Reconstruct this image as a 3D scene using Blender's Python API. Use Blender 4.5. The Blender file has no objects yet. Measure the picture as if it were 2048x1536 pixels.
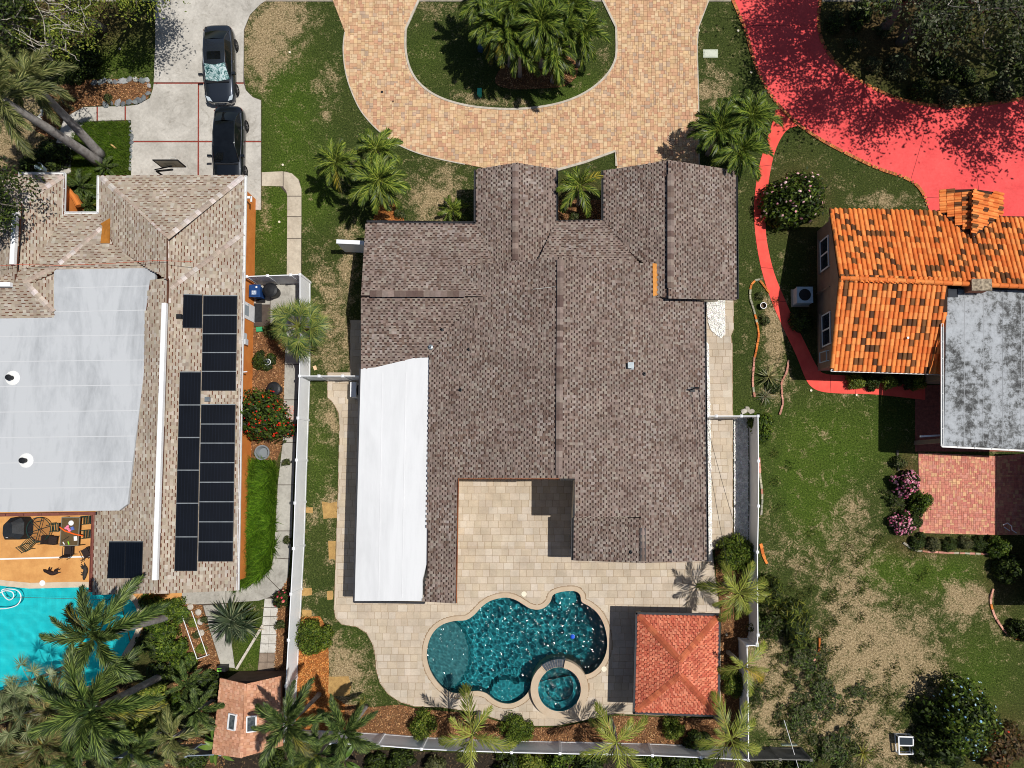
import bpy, bmesh, math, random
import numpy as np
from mathutils import Vector, Matrix
from mathutils.geometry import delaunay_2d_cdt

SC = bpy.context.scene
COL = SC.collection
rnd = random.Random(7)

# ------------------------------------------------------------------ camera
FPX, CAM_H = 1420.0, 43.5            # focal length in photo pixels, flying height in metres
TILT = math.radians(3.5)
PPX, PPY = 1100.0, 945.0 - FPX * math.tan(TILT)
cd = bpy.data.cameras.new('camera')
cam = bpy.data.objects.new('camera', cd)
COL.objects.link(cam)
cam.location = (0, 0, CAM_H)
cam.rotation_euler = (TILT, 0, 0)
cd.sensor_width = 36.0
cd.lens = FPX / 2048 * 36.0
cd.shift_x = (1024 - PPX) / 2048
cd.shift_y = (PPY - 768) / 2048
cd.clip_start = 0.5
cd.clip_end = 2000
SC.camera = cam

# ------------------------------------------------------------------ sky, sun, exposure
SUN_EL = math.radians(63.5)
SUN_AZ = math.radians(5)            # light comes from +X (right of the photograph)
world = bpy.data.worlds.new('World')
SC.world = world
world.use_nodes = True
wn = world.node_tree.nodes
bg = wn['Background']
sky = wn.new('ShaderNodeTexSky')
sky.sky_type = 'NISHITA'
sky.sun_disc = False
sky.sun_elevation = SUN_EL
sky.sun_rotation = math.radians(90) - SUN_AZ
world.node_tree.links.new(sky.outputs[0], bg.inputs[0])
bg.inputs[1].default_value = 0.06
sd = bpy.data.lights.new('sun', 'SUN')
sd.energy = 4.5
sd.angle = math.radians(0.53)
sd.color = (1.0, 0.965, 0.91)
sun = bpy.data.objects.new('sun', sd)
COL.objects.link(sun)
sun.location = (40, 0, 60)
sdir = Vector((math.cos(SUN_EL) * math.cos(SUN_AZ), math.cos(SUN_EL) * math.sin(SUN_AZ), math.sin(SUN_EL)))
sun.rotation_euler = (-sdir).to_track_quat('-Z', 'Y').to_euler()
try:
    sd.cycles.is_caustics_light = True
except Exception:
    pass
SC.view_settings.view_transform = 'Standard'
SC.view_settings.look = 'None'
SC.view_settings.exposure = 0.0
SC.view_settings.gamma = 1.0
SC.view_settings.use_curve_mapping = False
SC.cycles.use_denoising = True
SC.cycles.max_bounces = 8
SC.cycles.filter_width = 1.0
SC.cycles.transparent_max_bounces = 16

# ------------------------------------------------------------------ photograph pixel -> point of the place at height z
CT, ST = math.cos(TILT), math.sin(TILT)
def ray(px, py):
    x = (px - PPX) / FPX
    y = -(py - PPY) / FPX
    return Vector((x, y * CT + ST, y * ST - CT))
def G(px, py, z=0.0):
    d = ray(px, py)
    t = (z - CAM_H) / d.z
    return Vector((d.x * t, d.y * t, z))
def G2(px, py, z=0.0):
    p = G(px, py, z)
    return (p.x, p.y)
def GP(pts, z=0.0):
    return [G2(a, b, z) for a, b in pts]
MPP = CAM_H / FPX                     # metres per pixel on the ground

def smooth_poly(pts, closed=True, n=6):
    """Catmull-Rom through the points."""
    out = []
    m = len(pts)
    rng = range(m if closed else m - 1)
    for i in rng:
        p0 = pts[(i - 1) % m] if closed or i > 0 else pts[i]
        p1 = pts[i]
        p2 = pts[(i + 1) % m]
        p3 = pts[(i + 2) % m] if closed or i + 2 < m else pts[i + 1]
        for k in range(n):
            t = k / n
            out.append(tuple(0.5 * (2 * p1[a] + (p2[a] - p0[a]) * t + (2 * p0[a] - 5 * p1[a] + 4 * p2[a] - p3[a]) * t * t
                             + (3 * p1[a] - p0[a] - 3 * p2[a] + p3[a]) * t ** 3) for a in (0, 1)))
    if not closed:
        out.append(tuple(pts[-1]))
    return out
def inpoly(x, y, poly):
    c = False
    j = len(poly) - 1
    for i in range(len(poly)):
        xi, yi = poly[i][0], poly[i][1]
        xj, yj = poly[j][0], poly[j][1]
        if (yi > y) != (yj > y) and x < (xj - xi) * (y - yi) / (yj - yi) + xi:
            c = not c
        j = i
    return c
def inpoly_np(X, Y, poly):
    c = np.zeros(X.shape, bool)
    j = len(poly) - 1
    for i in range(len(poly)):
        xi, yi = poly[i][0], poly[i][1]
        xj, yj = poly[j][0], poly[j][1]
        if yi != yj:
            c ^= ((yi > Y) != (yj > Y)) & (X < (xj - xi) * (Y - yi) / (yj - yi) + xi)
        j = i
    return c
def area2(poly):
    return 0.5 * sum(poly[i - 1][0] * poly[i][1] - poly[i][0] * poly[i - 1][1] for i in range(len(poly)))
def ccw(poly):
    return list(poly) if area2(poly) > 0 else list(reversed(poly))
def offset_poly(poly, d):
    """Grow a polygon by d (positive = outwards)."""
    poly = ccw(poly)
    n = len(poly)
    out = []
    for i in range(n):
        a, b, c = Vector(poly[i - 1]), Vector(poly[i]), Vector(poly[(i + 1) % n])
        e1, e2 = (b - a), (c - b)
        if e1.length < 1e-6 or e2.length < 1e-6:
            out.append(tuple(b)); continue
        n1 = Vector((e1.y, -e1.x)).normalized()
        n2 = Vector((e2.y, -e2.x)).normalized()
        m = n1 + n2
        if m.length < 1e-4:
            m = n1
        m.normalize()
        k = max(0.4, m.dot(n1))
        p = b + m * (d / k)
        out.append((p.x, p.y))
    return out

# ------------------------------------------------------------------ materials
def lin(r, g, b):
    f = lambda c: (c / 255 / 12.92) if c <= 10.3 else ((c / 255 + 0.055) / 1.055) ** 2.4
    return (f(r), f(g), f(b))
MATS = {}
def newmat(name):
    m = bpy.data.materials.new(name)
    m.use_nodes = True
    MATS[name] = m
    nt = m.node_tree
    return m, nt, nt.nodes, nt.links, nt.nodes['Principled BSDF']
def noise_node(nt, scale, detail=5, rough=0.6, vec=None, dist=0.0):
    t = nt.nodes.new('ShaderNodeTexNoise')
    t.inputs['Scale'].default_value = scale
    t.inputs['Detail'].default_value = detail
    t.inputs['Roughness'].default_value = rough
    t.inputs['Distortion'].default_value = dist
    if vec is not None:
        nt.links.new(vec, t.inputs['Vector'])
    return t
def posvec(nt):
    for n in nt.nodes:
        if n.type == 'NEW_GEOMETRY':
            return n.outputs['Position']
    return nt.nodes.new('ShaderNodeNewGeometry').outputs['Position']
def ramp(nt, fac, stops):
    r = nt.nodes.new('ShaderNodeValToRGB')
    while len(r.color_ramp.elements) < len(stops):
        r.color_ramp.elements.new(0.5)
    for e, (p, c) in zip(r.color_ramp.elements, stops):
        e.position = p
        e.color = (*c[:3], 1)
    nt.links.new(fac, r.inputs[0])
    return r.outputs[0]
def mixc(nt, fac, a, b, mode='MIX'):
    m = nt.nodes.new('ShaderNodeMix')
    m.data_type = 'RGBA'
    m.blend_type = mode
    for inp, v in ((m.inputs[0], fac), (m.inputs[6], a), (m.inputs[7], b)):
        if isinstance(v, (int, float)):
            inp.default_value = v
        elif isinstance(v, tuple):
            inp.default_value = (*v[:3], 1)
        else:
            nt.links.new(v, inp)
    return m.outputs[2]
def mathn(nt, op, a, b=0.0, clamp=False):
    m = nt.nodes.new('ShaderNodeMath')
    m.operation = op
    m.use_clamp = clamp
    for inp, v in ((m.inputs[0], a), (m.inputs[1], b)):
        if isinstance(v, (int, float)):
            inp.default_value = v
        else:
            nt.links.new(v, inp)
    return m.outputs[0]
def add_bump(nt, bsdf, h, strength=0.4, dist=0.02):
    b = nt.nodes.new('ShaderNodeBump')
    b.inputs['Strength'].default_value = strength
    b.inputs['Distance'].default_value = dist
    nt.links.new(h, b.inputs['Height'])
    nt.links.new(b.outputs[0], bsdf.inputs['Normal'])
def M(name, c1, c2=None, scale=1.5, rough=0.85, bump=0.0, bscale=25, bdist=0.02, metal=0.0, src=None, spec=0.3, fine=0.0, fscale=30, lo=0.35, hi=0.65, coat=0.0):
    """General surface: two tones blended by noise in world space; src='attr' takes the face colours, src='obj' the object colour."""
    if name in MATS:
        return MATS[name]
    m, nt, N, L, B = newmat(name)
    p = posvec(nt)
    c2 = c2 or c1
    n1 = noise_node(nt, scale, 6, 0.62, p)
    if src is None:
        col = ramp(nt, n1.outputs[0], [(lo, c1), (hi, c2)])
    else:
        if src == 'attr':
            a = N.new('ShaderNodeAttribute')
            a.attribute_name = 'Col'
            base = a.outputs['Color']
        else:
            base = N.new('ShaderNodeObjectInfo').outputs['Color']
        v = ramp(nt, n1.outputs[0], [(lo, c1), (hi, c2)])
        col = mixc(nt, 1.0, base, v, 'MULTIPLY')
    if fine:
        n2 = noise_node(nt, fscale, 4, 0.7, p)
        v2 = ramp(nt, n2.outputs[0], [(0.3, (1 - fine,) * 3), (0.7, (1 + fine * 0.6,) * 3)])
        col = mixc(nt, 1.0, col, v2, 'MULTIPLY')
    L.new(col, B.inputs['Base Color'])
    B.inputs['Roughness'].default_value = rough
    B.inputs['Metallic'].default_value = metal
    B.inputs['Specular IOR Level'].default_value = spec
    if coat:
        B.inputs['Coat Weight'].default_value = coat
        B.inputs['Coat Roughness'].default_value = 0.04
    if bump:
        nb = noise_node(nt, bscale, 5, 0.65, p)
        add_bump(nt, B, nb.outputs[0], bump, bdist)
    return m

# ------------------------------------------------------------------ objects
ORIGIN = {}
def tag(o, label=None, cat=None, group=None, kind=None):
    if label: o['label'] = label
    if cat: o['category'] = cat
    if group: o['group'] = group
    if kind: o['kind'] = kind
    return o
def thing(name, label, cat, loc=(0, 0, 0), group=None):
    o = bpy.data.objects.new(name, None)
    o.empty_display_size = 0.2
    COL.objects.link(o)
    o.location = loc
    ORIGIN[o.name] = Vector(loc)
    return tag(o, label, cat, group)
def link(o, parent=None):
    COL.objects.link(o)
    if parent is not None:
        o.parent = parent
    return o
class MB:
    """Collects faces (with an optional colour each) for one mesh; coordinates are world coordinates."""
    def __init__(s):
        s.v, s.f, s.c = [], [], []
    def face(s, pts, col=None):
        i = len(s.v)
        s.v.extend(tuple(p) for p in pts)
        s.f.append(tuple(range(i, i + len(pts))))
        s.c.append(col)
    def mesh(s, verts, faces, col=None):
        i = len(s.v)
        s.v.extend(tuple(p) for p in verts)
        for f in faces:
            s.f.append(tuple(a + i for a in f))
            s.c.append(col)
    def box(s, c, size, rz=0.0, col=None, axes=None):
        c = Vector(c)
        if axes is None:
            ax = (Vector((math.cos(rz), math.sin(rz), 0)), Vector((-math.sin(rz), math.cos(rz), 0)), Vector((0, 0, 1)))
        else:
            ax = axes
        h = [a * (d / 2) for a, d in zip(ax, size)]
        vs = [c + h[0] * i + h[1] * j + h[2] * k for k in (-1, 1) for j in (-1, 1) for i in (-1, 1)]
        s.mesh(vs, [(0, 2, 3, 1), (4, 5, 7, 6), (0, 1, 5, 4), (2, 6, 7, 3), (0, 4, 6, 2), (1, 3, 7, 5)], col)
    def bar(s, a, b, w, h, col=None):
        """box along a->b"""
        a, b = Vector(a), Vector(b)
        x = (b - a)
        l = x.length
        x.normalize()
        up = Vector((0, 0, 1)) if abs(x.z) < 0.95 else Vector((0, 1, 0))
        y = up.cross(x).normalized()
        z = x.cross(y)
        s.box((a + b) / 2, (l, w, h), axes=(x, y, z), col=col)
    def prism(s, poly, z0, z1, col=None, bottom=True):
        poly = ccw(poly)
        n = len(poly)
        vs = [(x, y, z0) for x, y in poly] + [(x, y, z1) for x, y in poly]
        fs = [tuple(range(n, 2 * n))]
        if bottom:
            fs.append(tuple(reversed(range(n))))
        for i in range(n):
            j = (i + 1) % n
            fs.append((i, j, n + j, n + i))
        s.mesh(vs, fs, col)
    def slab(s, pts, t, col=None):
        """polygon in space, given a thickness t straight down"""
        P = [Vector(p) for p in pts]
        if area2([(p.x, p.y) for p in P]) < 0:
            P.reverse()
        n = len(P)
        vs = P + [p - Vector((0, 0, t)) for p in P]
        fs = [tuple(range(n)), tuple(reversed(range(n, 2 * n)))]
        for i in range(n):
            j = (i + 1) % n
            fs.append((n + i, n + j, j, i))
        s.mesh(vs, fs, col)
    def tube(s, pts, r, n=8, col=None, cap=True):
        P = [Vector(p) for p in pts]
        R = r if isinstance(r, (list, tuple)) else [r] * len(P)
        rings = []
        ref = Vector((0, 0, 1))
        for i, p in enumerate(P):
            t = (P[min(i + 1, len(P) - 1)] - P[max(i - 1, 0)]).normalized()
            if abs(t.dot(ref)) > 0.95:
                ref = Vector((1, 0, 0))
            x = ref.cross(t).normalized()
            y = t.cross(x)
            rings.append([p + (x * math.cos(2 * math.pi * k / n) + y * math.sin(2 * math.pi * k / n)) * R[i] for k in range(n)])
            ref = y if abs(t.dot(y)) < 0.9 else ref
        vs = [v for q in rings for v in q]
        fs = []
        for i in range(len(P) - 1):
            for k in range(n):
                k2 = (k + 1) % n
                fs.append((i * n + k, i * n + k2, (i + 1) * n + k2, (i + 1) * n + k))
        if cap:
            fs.append(tuple(reversed(range(n))))
            fs.append(tuple(range((len(P) - 1) * n, len(P) * n)))
        s.mesh(vs, fs, col)
    def lathe(s, c, prof, n=20, col=None, cap=True):
        """prof: list of (radius, z) from bottom to top"""
        c = Vector(c)
        vs = [c + Vector((r * math.cos(2 * math.pi * k / n), r * math.sin(2 * math.pi * k / n), z)) for r, z in prof for k in range(n)]
        fs = []
        for i in range(len(prof) - 1):
            for k in range(n):
                k2 = (k + 1) % n
                fs.append((i * n + k, i * n + k2, (i + 1) * n + k2, (i + 1) * n + k))
        if cap:
            fs.append(tuple(reversed(range(n))))
            fs.append(tuple(range((len(prof) - 1) * n, len(prof) * n)))
        s.mesh(vs, fs, col)
    def data(s, name, org=(0, 0, 0), smooth=False):
        me = bpy.data.meshes.new(name)
        o = Vector(org)
        V = np.array(s.v, dtype=np.float64).reshape(-1, 3) - np.array(o)
        me.from_pydata(V.tolist(), [], s.f)
        if any(c is not None for c in s.c):
            a = me.color_attributes.new('Col', 'FLOAT_COLOR', 'CORNER')
            tot = np.array([len(f) for f in s.f])
            cc = np.array([(*(c or (0.5, 0.5, 0.5))[:3], 1.0) for c in s.c], dtype=np.float32)
            a.data.foreach_set('color', np.repeat(cc, tot, axis=0).ravel())
        if smooth:
            me.polygons.foreach_set('use_smooth', [True] * len(me.polygons))
        me.update()
        return me
    def build(s, name, mat, parent=None, smooth=False, label=None, cat=None, group=None, kind=None):
        if parent is None:
            A = np.array(s.v)
            lo, hi = A.min(0), A.max(0)
            org = Vector(((lo[0] + hi[0]) / 2, (lo[1] + hi[1]) / 2, lo[2]))
        else:
            org = ORIGIN[parent.name]
        me = s.data(name, org, smooth)
        me.materials.append(mat)
        o = bpy.data.objects.new(name, me)
        link(o, parent)
        if parent is None:
            o.location = org
        ORIGIN[o.name] = org
        return tag(o, label, cat, group, kind)
def inst(name, me, parent, mw, color=None, mat=None):
    """a part that shares mesh data; mw is its world matrix"""
    o = bpy.data.objects.new(name, me)
    COL.objects.link(o)
    o.parent = parent
    o.matrix_local = Matrix.Translation(-ORIGIN[parent.name]) @ mw
    ORIGIN[o.name] = mw.translation.copy()
    if color is not None:
        o.color = (*color[:3], 1)
    return o
def struct(name, mb, mat, smooth=False, label=None):
    return mb.build(name, mat, None, smooth, label=label, kind='structure')
def vary(c, r, s=0.12):
    k = 1 + r.uniform(-s, s)
    return tuple(max(0, x * k * (1 + r.uniform(-s, s) * 0.25)) for x in c)
def cdt_sheet(outline, holes, step, jitter=0.0, extra=()):
    """triangulated sheet inside outline minus holes; returns verts2d, tris"""
    pts, edges = [], []
    for poly in [outline] + list(holes):
        i = len(pts)
        n = len(poly)
        pts += [Vector((p[0], p[1])) for p in poly]
        edges += [(i + k, i + (k + 1) % n) for k in range(n)]
    xs = [p[0] for p in outline]; ys = [p[1] for p in outline]
    if step:
        X, Y = np.meshgrid(np.arange(min(xs) + step / 2, max(xs), step), np.arange(min(ys) + step / 2, max(ys), step))
        ok = inpoly_np(X, Y, outline)
        for h in holes:
            ok &= ~inpoly_np(X, Y, h)
        for x, y in zip(X[ok], Y[ok]):
            pts.append(Vector((float(x) + rnd.uniform(-jitter, jitter), float(y) + rnd.uniform(-jitter, jitter))))
    pts += [Vector(e) for e in extra]
    v, e, f = delaunay_2d_cdt(pts, edges, [], 0, 1e-5)[:3]
    V = [(p.x, p.y) for p in v]
    T = []
    for t in f:
        cx = sum(V[i][0] for i in t) / 3
        cy = sum(V[i][1] for i in t) / 3
        if inpoly(cx, cy, outline) and not any(inpoly(cx, cy, h) for h in holes):
            T.append(tuple(t))
    return V, T

# ================================================================== GROUND, DRIVES, PATIOS, POOLS
POOL_PX = [(853, 1310), (857, 1283), (868, 1262), (885, 1248), (908, 1241), (932, 1239), (948, 1229), (962, 1214), (978, 1202), (996, 1196), (1014, 1194),
           (1032, 1199), (1047, 1208), (1061, 1216), (1078, 1218), (1092, 1212), (1101, 1201), (1105, 1190), (1117, 1184), (1135, 1181), (1152, 1182), (1161, 1190),
           (1164, 1203), (1178, 1211), (1194, 1224), (1206, 1243), (1213, 1266), (1215, 1290), (1210, 1313), (1198, 1333), (1180, 1347), (1158, 1350), (1130, 1352), (1105, 1358), (1080, 1362),
           (1064, 1372), (1054, 1388), (1040, 1400), (1022, 1407), (1004, 1406), (988, 1399), (973, 1387), (955, 1382), (936, 1384), (918, 1387), (900, 1384), (882, 1372), (866, 1352), (857, 1332)]
WATER_Z = -0.13
POOL = ccw(smooth_poly(GP(POOL_PX, 0.0), True, 3))
LPOOL_PX = [(-120, 1178), (60, 1176), (180, 1174), (235, 1182), (268, 1205), (277, 1235), (270, 1268), (248, 1305), (226, 1345), (180, 1372), (110, 1378), (40, 1374), (-120, 1384)]
LPOOL = ccw(smooth_poly(GP(LPOOL_PX, 0.0), True, 4))
SPA_C = G(1119, 1379, 0.42)
SPA_RO, SPA_RI = 1.72, 1.27
SPA_OUT = [(SPA_C.x + SPA_RO * math.cos(2 * math.pi * k / 40), SPA_C.y + SPA_RO * math.sin(2 * math.pi * k / 40)) for k in range(40)]

SPA_IN = [(SPA_C.x + (SPA_RI + .2) * math.cos(2 * math.pi * (k + .5) / 40), SPA_C.y + (SPA_RI + .2) * math.sin(2 * math.pi * (k + .5) / 40)) for k in range(40)]
# ---- lawn masks: (cx, cy, rx, ry, weight) in photo pixels
DRY = [(545, 60, 55, 85, 1.0), (515, 110, 30, 60, .7), (590, 30, 40, 30, .6), (655, 165, 22, 35, .55), (650, 225, 18, 20, .6), (860, 385, 70, 50, .55), (880, 420, 60, 40, .6), (905, 335, 40, 25, .4),
       (700, 500, 28, 60, .55), (640, 545, 18, 40, .6), (690, 560, 20, 60, .5), (660, 620, 22, 60, .7), (690, 690, 40, 50, .6), (640, 720, 30, 30, .5), (640, 830, 20, 50, .5), (665, 840, 12, 40, 1.0),
       (625, 1030, 22, 22, .9), (660, 1000, 14, 25, .9), (662, 1105, 9, 26, 1.1), (612, 1180, 12, 14, 1.0), (612, 1230, 14, 20, 1.0), (657, 1190, 9, 16, 1.0), (690, 1345, 50, 58, 1.1), (670, 1400, 30, 25, 1.0), (650, 1290, 25, 30, .6),
       (1425, 160, 22, 45, .45), (1445, 190, 30, 35, .55), (1400, 190, 15, 40, .4), (1540, 330, 15, 20, .3), (1760, 400, 70, 14, .8), (1650, 360, 30, 15, .3), (1548, 600, 22, 40, .8), (1552, 680, 22, 70, 1.1), (1560, 780, 30, 30, .6),
       (1745, 1250, 75, 70, .8), (1690, 1180, 50, 50, .55), (1760, 1310, 90, 40, .75), (1700, 1110, 60, 60, .42), (1690, 1040, 45, 50, .4), (1650, 1390, 90, 60, .6), (1820, 1330, 80, 40, .7), (1660, 1290, 60, 60, .5), (1850, 1250, 50, 40, .35), (1925, 1190, 50, 32, .85), (1930, 1225, 25, 30, .7), (1600, 1120, 40, 50, .5), (1545, 1060, 30, 60, .3),
       (1530, 1330, 55, 80, 1.0), (1560, 1430, 60, 60, .7), (1640, 1450, 90, 50, .6), (1720, 1430, 60, 60, .6), (1790, 1500, 80, 50, 1.0), (1850, 1380, 60, 30, .8), (1720, 1010, 25, 40, .5), (1640, 870, 25, 12, .5), (1620, 905, 18, 10, .4), (1700, 790, 40, 12, .5), (1830, 1110, 70, 20, .4),
       (30, 270, 60, 60, 1.0), (60, 190, 50, 35, .9), (20, 330, 60, 40, .7), (870, 25, 40, 30, .35), (930, 195, 50, 14, .55), (1010, 205, 60, 10, .5), (1205, 120, 14, 25, .45), (1960, 1200, 40, 20, .6), (2000, 1250, 30, 30, .5), (1520, 480, 10, 60, .4), (1490, 700, 10, 60, .25),
       (720, 330, 30, 18, .4), (600, 470, 14, 60, .35), (530, 430, 16, 40, .6)]
LUSH = [(575, 230, 75, 150, 1.0), (590, 380, 50, 60, .8), (545, 470, 40, 80, .9), (640, 400, 40, 60, .7), (640, 920, 30, 120, .7), (1680, 880, 130, 90, 1.0), (1640, 1010, 60, 90, .8), (1600, 950, 50, 110, .7),
        (240, 120, 70, 40, 1.1), (205, 290, 60, 55, .9), (1960, 1350, 80, 110, .7), (1830, 1150, 120, 50, .75), (1900, 1140, 90, 40, .5), (1770, 1130, 60, 40, .6), (1480, 900, 30, 100, .5), (520, 1040, 30, 130, 1.2), (1170, 170, 60, 40, .5), (1140, 200, 90, 25, .5), (850, 110, 40, 60, .4), (500, 1310, 60, 60, 1.0), (1760, 1230, 30, 25, .3), (700, 1290, 40, 60, .45), (720, 1380, 50, 30, .4)]
def field(lst, X, Y):
    out = np.zeros_like(X)
    for cx, cy, rx, ry, w in lst:
        out += w * np.exp(-(((X - cx) / rx) ** 2 + ((Y - cy) / ry) ** 2))
    return out
def px_of(x, y, z=0.0):
    """world -> photo pixel (numpy friendly)"""
    dx, dy, dz = x, y, z - CAM_H
    cy_ = dy * CT + dz * ST
    cz_ = -dy * ST + dz * CT
    return PPX + FPX * dx / -cz_, PPY - FPX * cy_ / -cz_

def lawn_material():
    m, nt, N, L, B = newmat('lawn_and_soil')
    p = posvec(nt)
    a = N.new('ShaderNodeAttribute'); a.attribute_name = 'Col'
    sep = N.new('ShaderNodeSeparateColor'); L.new(a.outputs['Color'], sep.inputs[0])
    nA = noise_node(nt, 1.3, 8, 0.72, p, 0.6)
    nB = noise_node(nt, 9.0, 6, 0.75, p, 0.3)
    nC = noise_node(nt, 13.0, 5, 0.8, p)
    nD = noise_node(nt, 0.35, 3, 0.5, p)
    # dryness with a ragged edge
    d = mathn(nt, 'ADD', sep.outputs[0], mathn(nt, 'MULTIPLY', mathn(nt, 'SUBTRACT', nA.outputs[0], 0.5), 2.6))
    d = mathn(nt, 'ADD', d, mathn(nt, 'MULTIPLY', mathn(nt, 'SUBTRACT', nB.outputs[0], 0.5), 1.7))
    r = N.new('ShaderNodeMapRange'); r.interpolation_type = 'SMOOTHSTEP'
    L.new(d, r.inputs[0]); r.inputs[1].default_value = 0.18; r.inputs[2].default_value = 0.88
    g1 = ramp(nt, nB.outputs[0], [(0.28, lin(28, 40, 17)), (0.5, lin(50, 66, 27)), (0.72, lin(84, 94, 44))])
    g2 = ramp(nt, nB.outputs[0], [(0.28, lin(34, 54, 11)), (0.5, lin(62, 88, 22)), (0.75, lin(104, 120, 46))])
    g = mixc(nt, mathn(nt, 'ADD', sep.outputs[1], mathn(nt, 'MULTIPLY', mathn(nt, 'SUBTRACT', nA.outputs[0], 0.5), 0.9), True), g1, g2)
    g = mixc(nt, mathn(nt, 'MULTIPLY', nD.outputs[0], 0.3), g, lin(96, 92, 50))
    dr = ramp(nt, nB.outputs[0], [(0.25, lin(84, 70, 48)), (0.5, lin(156, 136, 102)), (0.75, lin(200, 180, 144))])
    col = mixc(nt, r.outputs[0], g, dr)
    fine = ramp(nt, nC.outputs[0], [(0.3, (0.3,) * 3), (0.5, (0.88,) * 3), (0.7, (1.75,) * 3)])
    col = mixc(nt, 1.0, col, fine, 'MULTIPLY')
    soil = ramp(nt, nB.outputs[0], [(0.3, lin(48, 36, 26)), (0.7, lin(118, 88, 62))])
    col = mixc(nt, sep.outputs[2], col, soil)
    L.new(col, B.inputs['Base Color'])
    B.inputs['Roughness'].default_value = 0.95
    B.inputs['Specular IOR Level'].default_value = 0.1
    h = mathn(nt, 'ADD', nB.outputs[0], mathn(nt, 'MULTIPLY', nC.outputs[0], 0.8))
    add_bump(nt, B, h, 0.9, 0.06)
    return m
SOIL = [(220, 1460, 230, 90, 1.4), (1000, 1540, 520, 22, 1.3), (1800, 60, 180, 110, .75), (120, 40, 150, 60, .8), (90, 330, 60, 60, .8), (540, 700, 40, 60, 1.0), (540, 830, 40, 90, .8), (1850, 1090, 70, 20, .8), (1815, 960, 20, 60, .8), (2010, 1150, 40, 60, .6), (1990, 1480, 90, 60, .5), (380, 1300, 60, 100, .8), (1160, 400, 45, 40, .7), (1590, 400, 60, 60, .6), (1630, 600, 20, 120, .5), (1700, 770, 60, 12, .5)]
def make_ground():
    w = 46.0
    outline = [(-w, -36), (w, -36), (w, 42), (-w, 42)]
    V, T = cdt_sheet(outline, [POOL, LPOOL, SPA_IN], 0.5, 0.12)
    n0 = len(V)
    far = 700.0
    ring = [(-far, -far), (far, -far), (far, far), (-far, far)]
    idx = [min(range(n0), key=lambda i: (V[i][0] - c[0]) ** 2 + (V[i][1] - c[1]) ** 2) for c in outline]
    me = bpy.data.meshes.new('ground')
    vs = [(x, y, 0.0) for x, y in V] + [(x, y, 0.0) for x, y in ring]
    fs = list(T)
    for k in range(4):
        k2 = (k + 1) % 4
        fs.append((idx[k], n0 + k, n0 + k2, idx[k2]))
    fs = [f if area2([vs[i] for i in f]) > 0 else tuple(reversed(f)) for f in fs]
    me.from_pydata(vs, [], fs)
    A = np.array(vs)
    X, Y = px_of(A[:, 0], A[:, 1])
    c = np.ones((len(vs), 4), np.float32)
    c[:, 0] = np.clip(field(DRY, X, Y), 0, 1.0) * .78 + .06
    c[:, 1] = np.clip(field(LUSH, X, Y), 0, 1)
    c[:, 2] = np.clip(field(SOIL, X, Y), 0, 1)
    at = me.color_attributes.new('Col', 'FLOAT_COLOR', 'POINT')
    at.data.foreach_set('color', c.ravel())
    me.materials.append(lawn_material())
    o = bpy.data.objects.new('ground', me)
    COL.objects.link(o)
    tag(o, kind='structure', label='green and straw coloured lawns around the houses')
make_ground()

# ---- pieces laid in a bond
def frustum(name, inset):
    b = MB()
    vs = [(-.5, -.5, 0), (.5, -.5, 0), (.5, .5, 0), (-.5, .5, 0)] + [(x * (1 - inset), y * (1 - inset), 1) for x, y in ((-.5, -.5), (.5, -.5), (.5, .5), (-.5, .5))]
    b.mesh(vs, [(4, 5, 6, 7), (0, 1, 5, 4), (1, 2, 6, 5), (2, 3, 7, 6), (3, 0, 4, 7)])
    return b.data(name)
def split_cells(cells, inside, depth=3, mins=0.05):
    out = []
    def go(x0, y0, x1, y1, c, d):
        k = [inside(x, y) for x, y in ((x0, y0), (x1, y0), (x1, y1), (x0, y1), ((x0 + x1) / 2, (y0 + y1) / 2))]
        if all(k):
            out.append((x0, y0, x1, y1, c))
        elif any(k) and d > 0 and max(x1 - x0, y1 - y0) > mins:
            xm, ym = (x0 + x1) / 2, (y0 + y1) / 2
            for a in ((x0, y0, xm, ym), (xm, y0, x1, ym), (x0, ym, xm, y1), (xm, ym, x1, y1)):
                go(*a, c, d - 1)
    for c in cells:
        go(*c, depth)
    return out
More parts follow.
